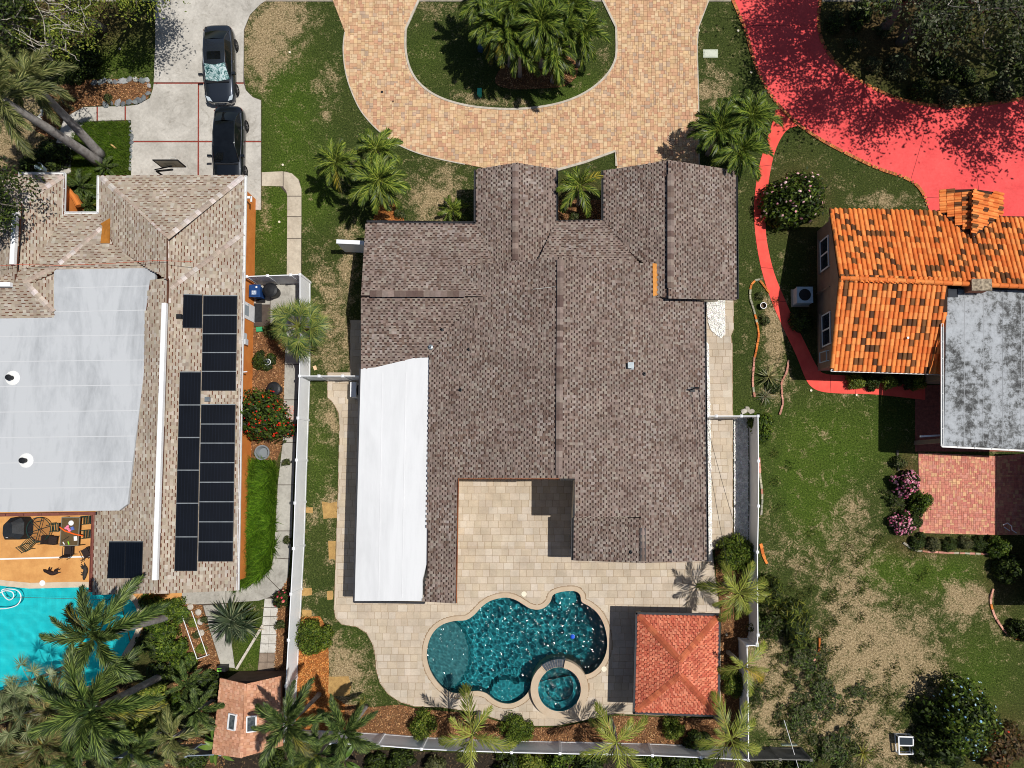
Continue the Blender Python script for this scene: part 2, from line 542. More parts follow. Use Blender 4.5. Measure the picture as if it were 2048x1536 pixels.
def lay(piece, parent, cells, z, h, gap, mat_obj, mat_attr, inside, visible=None, single=300, inset=0.06):
    """bond pieces: the largest whole ones as parts of their own, the rest joined"""
    whole, cut = [], []
    for c in cells:
        x0, y0, x1, y1, col = c
        if all(inside(x, y) for x, y in ((x0, y0), (x1, y0), (x1, y1), (x0, y1), ((x0 + x1) / 2, (y0 + y1) / 2))):
            whole.append(c)
        else:
            cut.append(c)
    vis = [c for c in whole if visible is None or visible((c[0] + c[2]) / 2, (c[1] + c[3]) / 2)]
    vis.sort(key=lambda c: -round((c[2] - c[0]) * (c[3] - c[1]), 3))
    one = vis[:single]
    ids = set(id(c) for c in one)
    rest = [c for c in whole if id(c) not in ids] + split_cells(cut, inside)
    me = frustum(piece, inset)
    me.materials.append(mat_obj)
    for x0, y0, x1, y1, col in one:
        mw = Matrix.Translation(((x0 + x1) / 2, (y0 + y1) / 2, z)) @ Matrix.Diagonal((x1 - x0 - gap, y1 - y0 - gap, h, 1))
        inst(piece, me, parent, mw, col)
    small = .6 * min(((c[2] - c[0]) * (c[3] - c[1]) for c in whole), default=0)
    b = MB()
    for x0, y0, x1, y1, col in rest:
        a = 0.5 * inset
        dx, dy = (x1 - x0), (y1 - y0)
        g = gap / 2
        if dx * dy < small:
            g = a = 0.0
        q = [(x0 + g, y0 + g), (x1 - g, y0 + g), (x1 - g, y1 - g), (x0 + g, y1 - g)]
        t = [(x0 + g + a * dx, y0 + g + a * dy), (x1 - g - a * dx, y0 + g + a * dy), (x1 - g - a * dx, y1 - g - a * dy), (x0 + g + a * dx, y1 - g - a * dy)]
        b.mesh([(x, y, z) for x, y in q] + [(x, y, z + h) for x, y in t], [(4, 5, 6, 7), (0, 1, 5, 4), (1, 2, 6, 5), (2, 3, 7, 6), (3, 0, 4, 7)], col)
    if b.f:
        b.build(piece, mat_attr, parent, kind='stuff')
def mosaic(x0, y0, x1, y1, u, r, sizes, pal):
    nx, ny = int((x1 - x0) / u) + 1, int((y1 - y0) / u) + 1
    used = np.zeros((ny + 4, nx + 4), bool)
    cells = []
    for j in range(ny):
        for i in range(nx):
            if used[j, i]:
                continue
            opts = sizes[:]
            r.shuffle(opts)
            for w, h in opts + [(1, 1)]:
                if not used[j:j + h, i:i + w].any():
                    used[j:j + h, i:i + w] = True
                    cells.append((x0 + i * u, y0 + j * u, x0 + (i + w) * u, y0 + (j + h) * u, vary(r.choice(pal), r, 0.06)))
                    break
    return cells

def sheet(name, poly, z, mat, holes=(), parent=None, step=0, kind='structure', label=None):
    b = MB()
    V, T = cdt_sheet(ccw(poly), [ccw(h) for h in holes], step)
    for t in T:
        pts = [(V[i][0], V[i][1], z) for i in t]
        if area2([(p[0], p[1]) for p in pts]) < 0:
            pts.reverse()
        b.face(pts)
    bnd = ccw(poly)
    for i in range(len(bnd)):
        a, c = bnd[i - 1], bnd[i]
        b.face([(a[0], a[1], z - 0.12), (c[0], c[1], z - 0.12), (c[0], c[1], z), (a[0], a[1], z)])
    return b.build(name, mat, parent, kind=kind, label=label)

# ---- paver driveway of the middle house
DRV_OUT = smooth_poly([(690, 65), (687, 90), (688, 120), (694, 155), (706, 190), (722, 222), (745, 250), (772, 274), (803, 293), (840, 308), (885, 320), (930, 329)], False, 4)
DRIVE_PX = [(640, -60), (665, 0)] + DRV_OUT + [(965, 336), (975, 360), (1105, 360), (1113, 341), (1232, 304), (1234, 352), (1330, 352), (1398, 340), (1397, 200), (1394, 90), (1397, 55), (1418, 0), (1445, -60)]
ISL_PX = [(865, -60), (838, 0), (812, 58)] + smooth_poly([(811, 80), (812, 104), (819, 134), (833, 160), (856, 182), (888, 199), (930, 211), (975, 217), (1024, 219), (1070, 216), (1115, 208), (1155, 194), (1190, 173), (1217, 146), (1231, 118), (1233, 90)], False, 4) + [(1232, 55), (1205, 0), (1185, -60)]
DRIVE = ccw(GP(DRIVE_PX)); ISL = ccw(GP(ISL_PX))
def in_drive(x, y):
    return inpoly(x, y, DRIVE) and not inpoly(x, y, ISL)
grout = M('paver_sand_joint', lin(120, 92, 70), lin(140, 112, 86), 3, 0.95)
drv = sheet('driveway', DRIVE, 0.03, grout, [ISL], label='peach and tan paver driveway curving in front of the brown roofed house')
PAL = [lin(203, 171, 137), lin(203, 169, 131), lin(195, 153, 119), lin(187, 143, 113), lin(205, 177, 141), lin(196, 159, 123), lin(178, 151, 127), lin(200, 167, 126), lin(192, 153, 117), lin(206, 173, 135)]
xs = [p[0] for p in DRIVE]; ys = [p[1] for p in DRIVE]
r_ = random.Random(11)
cells = mosaic(min(xs), min(ys), max(xs), max(ys), 0.118, r_, [(2, 2), (2, 2), (2, 1), (1, 2), (3, 2), (2, 3), (2, 2)], PAL)
pav_o = M('paver_face', (0.86,) * 3, (1.12,) * 3, 2.2, 0.85, 0.25, 40, 0.01, src='obj', fine=0.14, fscale=55)
pav_a = M('paver_face_joined', (0.86,) * 3, (1.12,) * 3, 2.2, 0.85, 0.25, 40, 0.01, src='attr', fine=0.14, fscale=55)
def frame_vis(x, y):
    a, b = px_of(x, y)
    return 4 < a < 2044 and 4 < b < 1532
lay('paver', drv, cells, 0.03, 0.018, 0.008, pav_o, pav_a, in_drive, lambda x, y: frame_vis(x, y) and px_of(x, y)[1] < 318)
kerbm = M('kerb_concrete', lin(190, 182, 168), lin(168, 158, 142), 4, 0.9, 0.2, 60)
def strip(name, px, w, z0, z1, mat, parent=None, kind='structure', label=None, closed=False):
    P = [Vector(q) for q in GP(px)]
    b = MB()
    L_, R_ = [], []
    for i, p in enumerate(P):
        t = (P[min(i + 1, len(P) - 1)] - P[max(i - 1, 0)])
        n = Vector((-t.y, t.x)).normalized() * (w / 2)
        L_.append(p + n); R_.append(p - n)
    for i in range(len(P) - 1):
        q = [L_[i], R_[i], R_[i + 1], L_[i + 1]]
        b.face([(v.x, v.y, z1) for v in q])
        b.face([(L_[i].x, L_[i].y, z0), (L_[i].x, L_[i].y, z1), (L_[i + 1].x, L_[i + 1].y, z1), (L_[i + 1].x, L_[i + 1].y, z0)])
        b.face([(R_[i].x, R_[i].y, z1), (R_[i].x, R_[i].y, z0), (R_[i + 1].x, R_[i + 1].y, z0), (R_[i + 1].x, R_[i + 1].y, z1)])
    return b.build(name, mat, parent, kind=kind, label=label)
strip('kerb', ISL_PX, 0.13, 0, 0.075, kerbm, label='pale kerb around the planted driveway island')
strip('kerb', DRV_OUT, 0.07, 0, 0.055, kerbm, label='thin pale edging along the outer driveway curve')
strip('kerb', [(1113, 341), (1170, 325), (1230, 303), (1233, 333)], 0.15, 0, 0.09, kerbm, label='pale kerb round the small courtyard lawn wedge')
strip('kerb', [(1398, 338), (1397, 200), (1394, 90), (1397, 55), (1418, 0)], 0.06, 0, 0.05, kerbm, label='thin pale edging along the straight driveway side')

# ---- public pavement along the top of the picture
conc = M('broom_concrete', lin(178, 170, 156), lin(150, 143, 132), 0.7, 0.92, 0.3, 70, 0.008, fine=0.12, fscale=14, lo=0.3, hi=0.7)
b = MB(); b.prism(GP([(-300, -62), (2400, -62), (2400, 3), (-300, 3)]), -0.1, 0.012)
struct('pavement', b, M('street_pavement_concrete', lin(160, 150, 138), lin(132, 122, 114), 1.0, 0.92, 0.3, 60, fine=0.15, fscale=20), label='grey pavement strip along the top edge')
b = MB(); b.prism(GP([(-500, -520), (2600, -520), (2600, -66), (-500, -66)]), -0.2, 0.006)
struct('road', b, M('asphalt', lin(70, 70, 72), lin(58, 58, 60), 2, 0.95, 0.4, 80))

# ---- concrete driveway of the left house
dconc = bpy.data.materials.new('stained_driveway_concrete')
def stained_concrete(m, hi_c, lo_c, dark):
    m.use_nodes = True
    nt = m.node_tree; B = nt.nodes['Principled BSDF']
    p = posvec(nt)
    a = noise_node(nt, 0.55, 8, 0.68, p, 0.5); c = noise_node(nt, 6, 6, 0.7, p); d = noise_node(nt, 0.9, 7, 0.75, p, 1.2)
    col = ramp(nt, a.outputs[0], [(0.32, lo_c), (0.62, hi_c)])
    st = ramp(nt, d.outputs[0], [(0.54, (1,) * 3), (0.72, dark)])
    col = mixc(nt, 1.0, col, st, 'MULTIPLY')
    f = ramp(nt, c.outputs[0], [(0.3, (0.84,) * 3), (0.7, (1.1,) * 3)])
    col = mixc(nt, 1.0, col, f, 'MULTIPLY')
    nt.links.new(col, B.inputs['Base Color'])
    B.inputs['Roughness'].default_value = 0.93
    add_bump(nt, B, c.outputs[0], 0.25, 0.01)
    return m
stained_concrete(dconc, lin(190, 185, 176), lin(160, 155, 146), (0.6, 0.58, 0.55))
LD_OUT = [(312, -60), (311, 90), (308, 175), (300, 196), (276, 209), (250, 212), (165, 214), (128, 236), (112, 285), (112, 348), (142, 348), (142, 290), (152, 262), (170, 244), (262, 241), (262, 420), (523, 420), (523, 200), (506, 194), (492, 180), (488, 150), (489, 60), (500, 30), (522, 8), (548, -8), (560, -60)]
ld = sheet('driveway', GP(LD_OUT), 0.014, M('slab_joint_dark', lin(84, 74, 66), lin(70, 60, 54), 2, 0.95), label='grey concrete slab driveway with red brick joints by the left house')
slabs = [[(312, -60), (311, 90), (308, 165), (487, 165), (488, 60), (500, 30), (522, 8), (548, -8), (560, -60)],
         [(308, 168), (396, 168), (396, 282), (263, 282), (263, 241), (252, 240), (252, 213), (276, 210), (300, 197), (306, 180)],
         [(398.5, 168), (488, 168), (492, 181), (506, 195), (522, 201), (522, 282), (398.5, 282)],
         [(263, 285), (396, 285), (396, 420), (263, 420)], [(398.5, 285), (522, 285), (522, 420), (398.5, 420)],
         [(196, 214), (249.5, 213), (249.5, 240.5), (196, 242)], [(193.5, 214), (193.5, 242), (172, 244), (153, 262), (143, 288), (113, 286), (129, 237), (166, 215)], [(113, 290), (142, 292), (142, 347), (113, 347)]]
for s in slabs:
    b = MB(); b.prism(GP(s), 0.0, 0.034); b.build('slab', dconc, ld)
jm = M('red_brick_joint', lin(150, 62, 48), lin(118, 48, 40), 12, 0.9, fine=0.25, fscale=25)
for a, c in (((308, 166.5), (487, 166.5)), ((397.2, 168), (396, 420)), ((263, 283.5), (395, 283.5)), ((399, 283.5), (522, 283.5)), ((194.7, 214), (194.7, 242)), ((250.8, 213), (250.8, 241))):
    A, C = G(*a, 0.03), G(*c, 0.03)
    b = MB(); b.bar(A, C, 0.075, 0.03); b.build('brick_joint', jm, ld)

# ---- concrete walks of the left garden
walkm = bpy.data.materials.new('weathered_walk_concrete')
stained_concrete(walkm, lin(196, 184, 164), lin(164, 152, 134), (0.75, 0.72, 0.68))
wk = MB(); wk.prism(GP([(523, 345), (575, 343), (600, 362), (603, 395), (603, 560), (575, 560), (574, 388), (560, 373), (523, 372)]), -0.05, 0.012)
wk = struct('path', wk, M('slab_joint_dark', lin(84, 74, 66)), label='pale concrete walk turning from the left driveway towards the gate')
for s in ([(524, 345), (566, 343), (566, 373), (524, 372)], [(567.5, 343.5), (584, 347), (597, 359), (603, 378), (603, 392), (575, 392), (573, 383), (567.5, 375)], [(575, 393.5), (603, 393.5), (603, 433), (575, 433)], [(575, 434.5), (603, 434.5), (602.5, 477), (574.5, 477)], [(574.5, 478.5), (602.5, 478.5), (602, 560), (574, 560)]):
    b = MB(); b.prism(GP(s), 0, 0.035); b.build('slab', walkm, wk)
gm = bpy.data.materials.new('grey_walk_concrete')
stained_concrete(gm, lin(176, 172, 162), lin(146, 142, 134), (0.72, 0.7, 0.68))
wk = MB(); wk.prism(GP([(500, 566), (600, 564), (600, 720), (592, 885), (586, 1000), (580, 1118), (574, 1165), (558, 1186), (520, 1201), (453, 1206), (470, 1336), (443, 1332), (418, 1255), (405, 1210), (352, 1212), (352, 1170), (475, 1184), (515, 1166), (543, 1142), (548, 1110), (556, 965), (566, 885), (568, 800), (572, 652), (500, 652)]), -0.05, 0.01)
wk = struct('path', wk, M('slab_joint_dark', lin(84, 74, 66)), label='long grey concrete walk between the left house and the white fence')
for s in ([(500, 566), (540, 565.5), (540, 609), (500, 609)], [(541.5, 565.5), (600, 564.5), (599.5, 652), (541.5, 652)], [(572, 653.5), (599.5, 653.5), (598, 728), (570, 728)], [(570, 729.5), (598, 729.5), (595, 799), (568, 799)], [(568, 800.5), (595, 800.5), (591, 884), (566, 884)], [(566, 885.5), (591, 885.5), (587, 969), (556, 969)],
          [(556, 970.5), (587, 970.5), (584, 1061), (551, 1061)], [(551, 1062.5), (584, 1062.5), (580, 1117), (547, 1115)], [(547, 1116.5), (580, 1118.5), (575, 1160), (562, 1181), (530, 1148), (543, 1138)], [(529, 1149), (561, 1182), (545, 1192), (518, 1201), (453, 1205.5), (453, 1172), (500, 1172)],
          [(352, 1170), (451.5, 1172), (451.5, 1206), (352, 1210)], [(407, 1211), (452, 1207.5), (460, 1262), (421, 1262)], [(421.5, 1263.5), (460.2, 1263.5), (470, 1336), (443, 1332)]):
    b = MB(); b.prism(GP(s), 0, 0.034); b.build('slab', gm, wk)
# whitish board walk beside the fence
wk = MB(); wk.prism(GP([(530, 1196), (557, 1188), (549, 1345), (515, 1343)]), -0.05, 0.01)
wk = struct('path', wk, M('slab_joint_dark', lin(84, 74, 66)), label='short whitewashed paver walk leading to the shed')
wwm = M('whitewashed_paver', lin(204, 200, 192), lin(180, 174, 164), 2, 0.9, 0.2, 40, fine=0.1)
wbm = M('worn_tan_paver', lin(150, 134, 118), lin(124, 108, 94), 2, 0.9, 0.2, 40, fine=0.1)
for i in range(8):
    y0, y1 = 1197 + i * 18.2, 1197 + (i + 1) * 18.2 - 1.2
    f0, f1 = (y0 - 1197) / 148, (y1 - 1197) / 148
    xl0, xl1 = 530 - 14 * f0, 530 - 14 * f1
    xr0, xr1 = 557 - 7 * f0, 557 - 7 * f1
    for a, c in ((0, .5), (.52, 1)):
        b = MB(); b.prism(GP([(xl0 + (xr0 - xl0) * a, y0), (xl0 + (xr0 - xl0) * c, y0), (xl1 + (xr1 - xl1) * c, y1), (xl1 + (xr1 - xl1) * a, y1)]), 0, 0.035 + rnd.uniform(0, 0.006))
        b.build('slab', wwm if i < 6 else wbm, wk)

# ---- stamped patio of the middle house
PATIO_PX = [(655, 762), (655, 795), (666, 806), (677, 826), (679, 850), (677, 950), (674, 1045), (669, 1190), (668, 1218), (671, 1236), (684, 1249), (714, 1254), (733, 1266), (745, 1288), (751, 1315), (752, 1340), (760, 1366), (776, 1388), (800, 1404), (830, 1413), (880, 1414), (950, 1424), (1000, 1440), (1060, 1451), (1115, 1451), (1165, 1441), (1232, 1427), (1300, 1430), (1442, 1434), (1440, 1220), (1430, 1150), (1425, 1100), (1466, 1084), (1465, 690), (1462, 672), (1467, 660), (1467, 560), (1380, 560), (1380, 640), (700, 640), (700, 745), (655, 745)]
PATIO = ccw(GP(PATIO_PX))
COPE = offset_poly(POOL, 0.26)
SPA_BIG = [(SPA_C.x + (SPA_RO + .03) * math.cos(2 * math.pi * k / 48), SPA_C.y + (SPA_RO + .03) * math.sin(2 * math.pi * k / 48)) for k in range(48)]
def in_patio(x, y):
    return inpoly(x, y, PATIO) and not inpoly(x, y, COPE) and not inpoly(x, y, SPA_BIG)
pj = M('patio_joint', lin(150, 128, 102), lin(134, 112, 88), 3, 0.95)
pat = sheet('patio', PATIO, 0.05, pj, [POOL, SPA_IN], label='cream stamped concrete patio around the pool and behind the house')
r_ = random.Random(5)
cells = []
xs = [p[0] for p in PATIO]; ys = [p[1] for p in PATIO]
y = min(ys)
PP = [lin(186, 171, 152), lin(190, 176, 157), lin(181, 166, 146), lin(187, 171, 149), lin(192, 179, 162), lin(183, 168, 147)]
JY = G(1000, 1093).y
while y < max(ys):
    x = min(xs) - r_.uniform(0, .5)
    hh = 0.42
    while x < max(xs):
        w = r_.choice((0.40, 0.42, 0.58, 0.62, 0.44))
        cells.append((x, y, x + w, y + hh, vary(r_.choice(PP), r_, 0.025)))
        x += w
    y += hh
pt_o = M('stamped_concrete', (0.84,) * 3, (1.08,) * 3, 0.8, 0.85, 0.3, 18, 0.012, src='obj', fine=0.09, fscale=12)
pt_a = M('stamped_concrete_joined', (0.84,) * 3, (1.08,) * 3, 0.8, 0.85, 0.3, 18, 0.012, src='attr', fine=0.09, fscale=12)
def pat_vis(x, y):
    a, b = px_of(x, y)
    return (925 < a < 1060 and 970 < b < 1180) or (720 < a < 1430 and 1215 < b < 1395 and not (1210 < a < 1450 and b > 1225)) or (1160 < a < 1400 and 1135 < b < 1200) or (1420 < a < 1460 and 690 < b < 1070)
lay('patio_block', pat, cells, 0.05, 0.010, 0.012, pt_o, pt_a, in_patio, pat_vis, inset=0.05)
b = MB(); b.bar(G(916, 1094, 0.058), G(1150, 1094, 0.058), 0.035, 0.012); b.build('drain_channel', M('drain_tan', lin(150, 128, 100)), pat)

# ---- pool of the middle house
pool = thing('swimming_pool', 'freeform teal swimming pool with raised round spa on the cream patio', 'pool', G(1030, 1300, 0))
def pool_depth(px, py):
    d = math.hypot((px - 872) / 66.0, (py - 1312) / 78.0)
    if d < 1.0:
        return 0.42
    dd = 1.25 + 0.55 * min(1, max(0, (px - 950) / 180))
    for cx, cy, rr, z in ((1008, 1392, 30, .55), (1046, 1388, 22, .55), (1133, 1192, 26, .6)):
        if math.hypot(px - cx, py - cy) < rr:
            return z
    return dd
V, T = cdt_sheet(POOL, [], 0.11)
b = MB()
Z = []
for x, y in V:
    a, c = px_of(x, y)
    Z.append(-pool_depth(a, c))
T = [t if area2([V[i] for i in t]) > 0 else tuple(reversed(t)) for t in T]
is_sh = lambda t: all(-.5 < Z[i] for i in t) and sum(V[i][0] for i in t) / 3 < G(960, 1310).x
PV = [(x, y, z) for (x, y), z in zip(V, Z)]
b.mesh(PV, [t for t in T if not is_sh(t)])
b2 = MB(); b2.mesh(PV, [t for t in T if is_sh(t)])
pm, nt, N, L, B = newmat('teal_pebble_plaster')
p = posvec(nt)
n1 = noise_node(nt, 3.0, 5, 0.6, p); n2 = noise_node(nt, 40, 3, 0.6, p)
col = ramp(nt, n1.outputs[0], [(0.3, lin(8, 112, 122)), (0.7, lin(20, 140, 148))])
col = mixc(nt, 1.0, col, ramp(nt, n2.outputs[0], [(0.3, (0.75,) * 3), (0.7, (1.25,) * 3)]), 'MULTIPLY')
L.new(col, B.inputs['Base Color']); B.inputs['Roughness'].default_value = 0.8
basin = b.build('basin', pm, pool, smooth=False)
shelf = b2.build('sun_shelf', M('shelf_plaster_water_tint', lin(52, 112, 118), lin(70, 128, 132), 2.5, .8, fine=.2, fscale=40), pool)  # same plaster as the basin; light absorbed by deeper water is put into the colours
b = MB()
n = len(POOL)
for i in range(n):
    a, c = POOL[i - 1], POOL[i]
    b.face([(a[0], a[1], 0.06), (c[0], c[1], 0.06), (c[0], c[1], -2.0), (a[0], a[1], -2.0)])
wall = b.build('basin_wall', M('pool_waterline_tile', lin(28, 60, 68), lin(40, 84, 92), 8, 0.4), pool)
copm = M('pool_coping_stone', lin(188, 170, 147), lin(180, 160, 135), 2, 0.85, 0.2, 30, 0.01, fine=0.08)
b = MB()
CI, CO = offset_poly(POOL, -0.02), offset_poly(POOL, 0.25)
for i in range(n):
    q = (CI[i - 1], CO[i - 1], CO[i], CI[i])
    m0 = [(u[0], u[1]) for u in q]
    if all(inpoly(u[0], u[1], SPA_OUT) for u in m0):
        continue
    b.face([(m0[0][0], m0[0][1], 0.075), (m0[1][0], m0[1][1], 0.068), (m0[2][0], m0[2][1], 0.068), (m0[3][0], m0[3][1], 0.075)])
    b.face([(m0[0][0], m0[0][1], -0.02), (m0[0][0], m0[0][1], 0.075), (m0[3][0], m0[3][1], 0.075), (m0[3][0], m0[3][1], -0.02)])
    b.face([(m0[1][0], m0[1][1], 0.068), (m0[1][0], m0[1][1], 0.0), (m0[2][0], m0[2][1], 0.0), (m0[2][0], m0[2][1], 0.068)])
b.build('coping', copm, pool)
# spa
b = MB()
NS = 64
gap0, gap1 = math.radians(78), math.radians(128)
for k in range(NS):
    a0, a1 = 2 * math.pi * k / NS, 2 * math.pi * (k + 1) / NS
    top = 0.42 if not (gap0 < (a0 + a1) / 2 < gap1) else 0.30
    P = lambda r, a, z: (SPA_C.x + r * math.cos(a), SPA_C.y + r * math.sin(a), z)
    b.face([P(SPA_RI, a0, top), P(SPA_RO, a0, top), P(SPA_RO, a1, top), P(SPA_RI, a1, top)])
    b.face([P(SPA_RO, a0, -1.9), P(SPA_RO, a1, -1.9), P(SPA_RO, a1, top), P(SPA_RO, a0, top)])
for a in (gap0, gap1):
    k = round(a / (2 * math.pi) * NS) * 2 * math.pi / NS
    b.face([P(SPA_RI, k, 0.30), P(SPA_RO, k, 0.30), P(SPA_RO, k, 0.42), P(SPA_RI, k, 0.42)])
spaw = b.build('spa_wall', copm, pool)
b = MB()
for k in range(NS):
    a0, a1 = 2 * math.pi * k / NS, 2 * math.pi * (k + 1) / NS
    top = 0.42 if not (gap0 < (a0 + a1) / 2 < gap1) else 0.30
    b.face([P(SPA_RI, a0, -0.6), P(SPA_RI, a0, top), P(SPA_RI, a1, top), P(SPA_RI, a1, -0.6)])
    b.face([(SPA_C.x, SPA_C.y, -0.6), P(SPA_RI, a0, -0.6), P(SPA_RI, a1, -0.6)])
    b.face([P(0.85, a0, -0.15), P(SPA_RI, a0, -0.15), P(SPA_RI, a1, -0.15), P(0.85, a1, -0.15)])
    b.face([P(0.85, a0, -0.6), P(0.85, a0, -0.15), P(0.85, a1, -0.15), P(0.85, a1, -0.6)])
spab = b.build('spa_basin', pm, pool)
b = MB()
for k in range(9):
    a0 = gap0 + (gap1 - gap0) * k / 9; a1 = gap0 + (gap1 - gap0) * (k + 1) / 9 - 0.006
    b.face([P(SPA_RI + .02, a0, 0.305), P(SPA_RO + .02, a0, 0.305), P(SPA_RO + .02, a1, 0.305), P(SPA_RI + .02, a1, 0.305)])
    b.face([P(SPA_RO + .02, a0, 0.305), P(SPA_RO + .03, a0, -.3), P(SPA_RO + .03, a1, -.3), P(SPA_RO + .02, a1, 0.305)])
b.build('spillway_tile', M('spillway_slate', lin(48, 56, 66), lin(78, 84, 92), 6, 0.35, 0.3, 30), pool)

def waves(V, seed, amp, lmin, lmax, n):
    r = random.Random(seed)
    A = np.array(V)
    z = np.zeros(len(V))
    for _ in range(n):
        lam = math.exp(r.uniform(math.log(lmin), math.log(lmax)))
        th = r.uniform(0, 2 * math.pi)
        k = 2 * math.pi / lam
        ph = r.uniform(0, 6.28)
        wx = A[:, 0] + 0.12 * np.sin(A[:, 1] * 2.1 + th * 3)
        wy = A[:, 1] + 0.12 * np.sin(A[:, 0] * 1.7 + th * 5)
        z += amp * lam * np.sin(k * (wx * math.cos(th) + wy * math.sin(th)) + ph)
    return z
def water_mat(name, tint):
    m, nt, N, L, B = newmat(name)
    N.remove(B)
    g = N.new('ShaderNodeBsdfRefraction')
    g.inputs['IOR'].default_value = 1.33
    g.inputs['Roughness'].default_value = 0.0
    g.inputs['Color'].default_value = (*tint, 1)
    gl = N.new('ShaderNodeBsdfGlossy'); gl.inputs['Roughness'].default_value = 0.085
    fr = N.new('ShaderNodeFresnel'); fr.inputs['IOR'].default_value = 1.33
    rp_ = noise_node(nt, 5.5, 1, .5, posvec(nt)); bu = N.new('ShaderNodeBump'); bu.inputs['Strength'].default_value = 1.0; bu.inputs['Distance'].default_value = .07
    L.new(rp_.outputs[0], bu.inputs['Height']); L.new(bu.outputs[0], gl.inputs['Normal'])
    mx = N.new('ShaderNodeMixShader')
    L.new(fr.outputs[0], mx.inputs[0]); L.new(g.outputs[0], mx.inputs[1]); L.new(gl.outputs[0], mx.inputs[2])
    L.new(mx.outputs[0], N['Material Output'].inputs['Surface'])
    return m
def make_water(name, poly, z, step, seed, amp, lmin, lmax, n, mat, label):
    V, T = cdt_sheet(poly, [], step)
    zz = waves(V, seed, amp, lmin, lmax, n)
    b = MB()
    b.mesh([(x, y, z + d) for (x, y), d in zip(V, zz)], [t if area2([V[i] for i in t]) > 0 else tuple(reversed(t)) for t in T])
    o = b.build(name, mat, None, smooth=True, kind='structure', label=label)
    o.cycles.is_caustics_caster = True
    return o
POOL_IN = offset_poly(POOL, 0.01)
make_water('water', POOL_IN, WATER_Z, 0.045, 3, 0.0052, 0.17, 0.58, 32, water_mat('pool_water', (0.93, 1.0, 1.0)), 'rippled teal water in the freeform pool')
spa_in = [(SPA_C.x + (SPA_RI + .01) * math.cos(2 * math.pi * k / 48), SPA_C.y + (SPA_RI + .01) * math.sin(2 * math.pi * k / 48)) for k in range(48)]
make_water('water', spa_in, 0.30, 0.06, 9, 0.014, 0.2, 0.6, 20, MATS['pool_water'], 'bubbling water inside the round spa')
for o in (basin, shelf, wall, spab):
    o.cycles.is_caustics_receiver = True

# ---- left pool and its tan deck
lp = thing('swimming_pool', 'bright turquoise swimming pool beside the tan deck', 'pool', G(100, 1270, 0))
V, T = cdt_sheet(LPOOL, [], 0.3)
b = MB()
zl = []
for x, y in V:
    a, c = px_of(x, y)
    st = math.hypot(a - 275, c - 1262)
    zl.append(-0.35 if st < 26 else (-0.65 if st < 44 else -1.3))
b.mesh([(x, y, z) for (x, y), z in zip(V, zl)], [t if area2([V[i] for i in t]) > 0 else tuple(reversed(t)) for t in T])
lpm = M('aqua_pool_plaster', lin(40, 206, 214), lin(70, 220, 224), 1.2, 0.8)
o1 = b.build('basin', lpm, lp)
b = MB()
for i in range(len(LPOOL)):
    a, c = LPOOL[i - 1], LPOOL[i]
    b.face([(a[0], a[1], 0.05), (c[0], c[1], 0.05), (c[0], c[1], -1.6), (a[0], a[1], -1.6)])
o2 = b.build('basin_wall', lpm, lp)
b = MB()
CI, CO = offset_poly(LPOOL, -0.02), offset_poly(LPOOL, 0.32)
for i in range(len(LPOOL)):
    m0 = (CI[i - 1], CO[i - 1], CO[i], CI[i])
    b.face([(q[0], q[1], 0.066) for q in m0])
    b.face([(m0[0][0], m0[0][1], -.03), (m0[0][0], m0[0][1], .066), (m0[3][0], m0[3][1], .066), (m0[3][0], m0[3][1], -.03)])
b.build('coping', M('left_pool_coping', lin(206, 190, 166), lin(190, 172, 148), 2, 0.85, fine=0.1), lp)
w_ = make_water('water', offset_poly(LPOOL, .01), -0.1, 0.14, 21, 0.0022, 0.4, 1.6, 14, water_mat('left_pool_water', (0.75, 1.0, 1.0)), 'calm turquoise water in the left pool')
for o in (o1, o2):
    o.cycles.is_caustics_receiver = True
deckm = M('tan_painted_deck', lin(212, 158, 94), lin(190, 134, 76), 0.9, 0.85, 0.15, 30, 0.008, fine=0.07, fscale=9)
dk = sheet('patio', GP([(-140, 1000), (240, 1000), (365, 1170), (364, 1210), (300, 1215), (285, 1250), (288, 1275), (262, 1290), (240, 1200), (-140, 1190)]), 0.04, deckm, [LPOOL], label='tan orange painted deck beside the left pool')
b = MB(); b.bar(G(-100, 1121, 0.045), G(183, 1113, 0.045), 0.09, 0.012); b.build('drain_channel', M('white_plastic', (0.75, 0.75, 0.73), None, 2, 0.5), dk)

# ---- red driveway and path of the right house
redm = bpy.data.materials.new('red_sealed_concrete')
stained_concrete(redm, lin(233, 86, 83), lin(216, 70, 70), (0.86, 0.84, 0.84))
RD_L = smooth_poly([(1465, 0), (1478, 30), (1492, 65), (1504, 110), (1519, 150), (1540, 188), (1567, 222), (1600, 252), (1645, 282), (1700, 311), (1755, 337), (1805, 354), (1832, 370), (1848, 392), (1856, 416)], False, 4)
RD_ISL = smooth_poly([(1652, -60), (1640, 0), (1637, 55), (1652, 100), (1685, 138), (1730, 168), (1785, 194), (1840, 208), (1900, 214), (1960, 210), (2048, 196), (2200, 150)], False, 4)
RED = GP([(1440, -60)] + RD_L + [(1890, 470), (2250, 470), (2250, 140)] + list(reversed(RD_ISL)))
rdw = sheet('driveway', RED, 0.03, redm, label='bright red sealed concrete driveway of the right house')
RP_L = smooth_poly([(1553, 214), (1545, 245), (1532, 285), (1519, 330), (1510, 385), (1508, 430), (1512, 480), (1523, 540), (1542, 600), (1566, 655), (1592, 710), (1610, 755), (1622, 773), (1642, 783), (1680, 787), (1750, 789), (1850, 800)], False, 4)
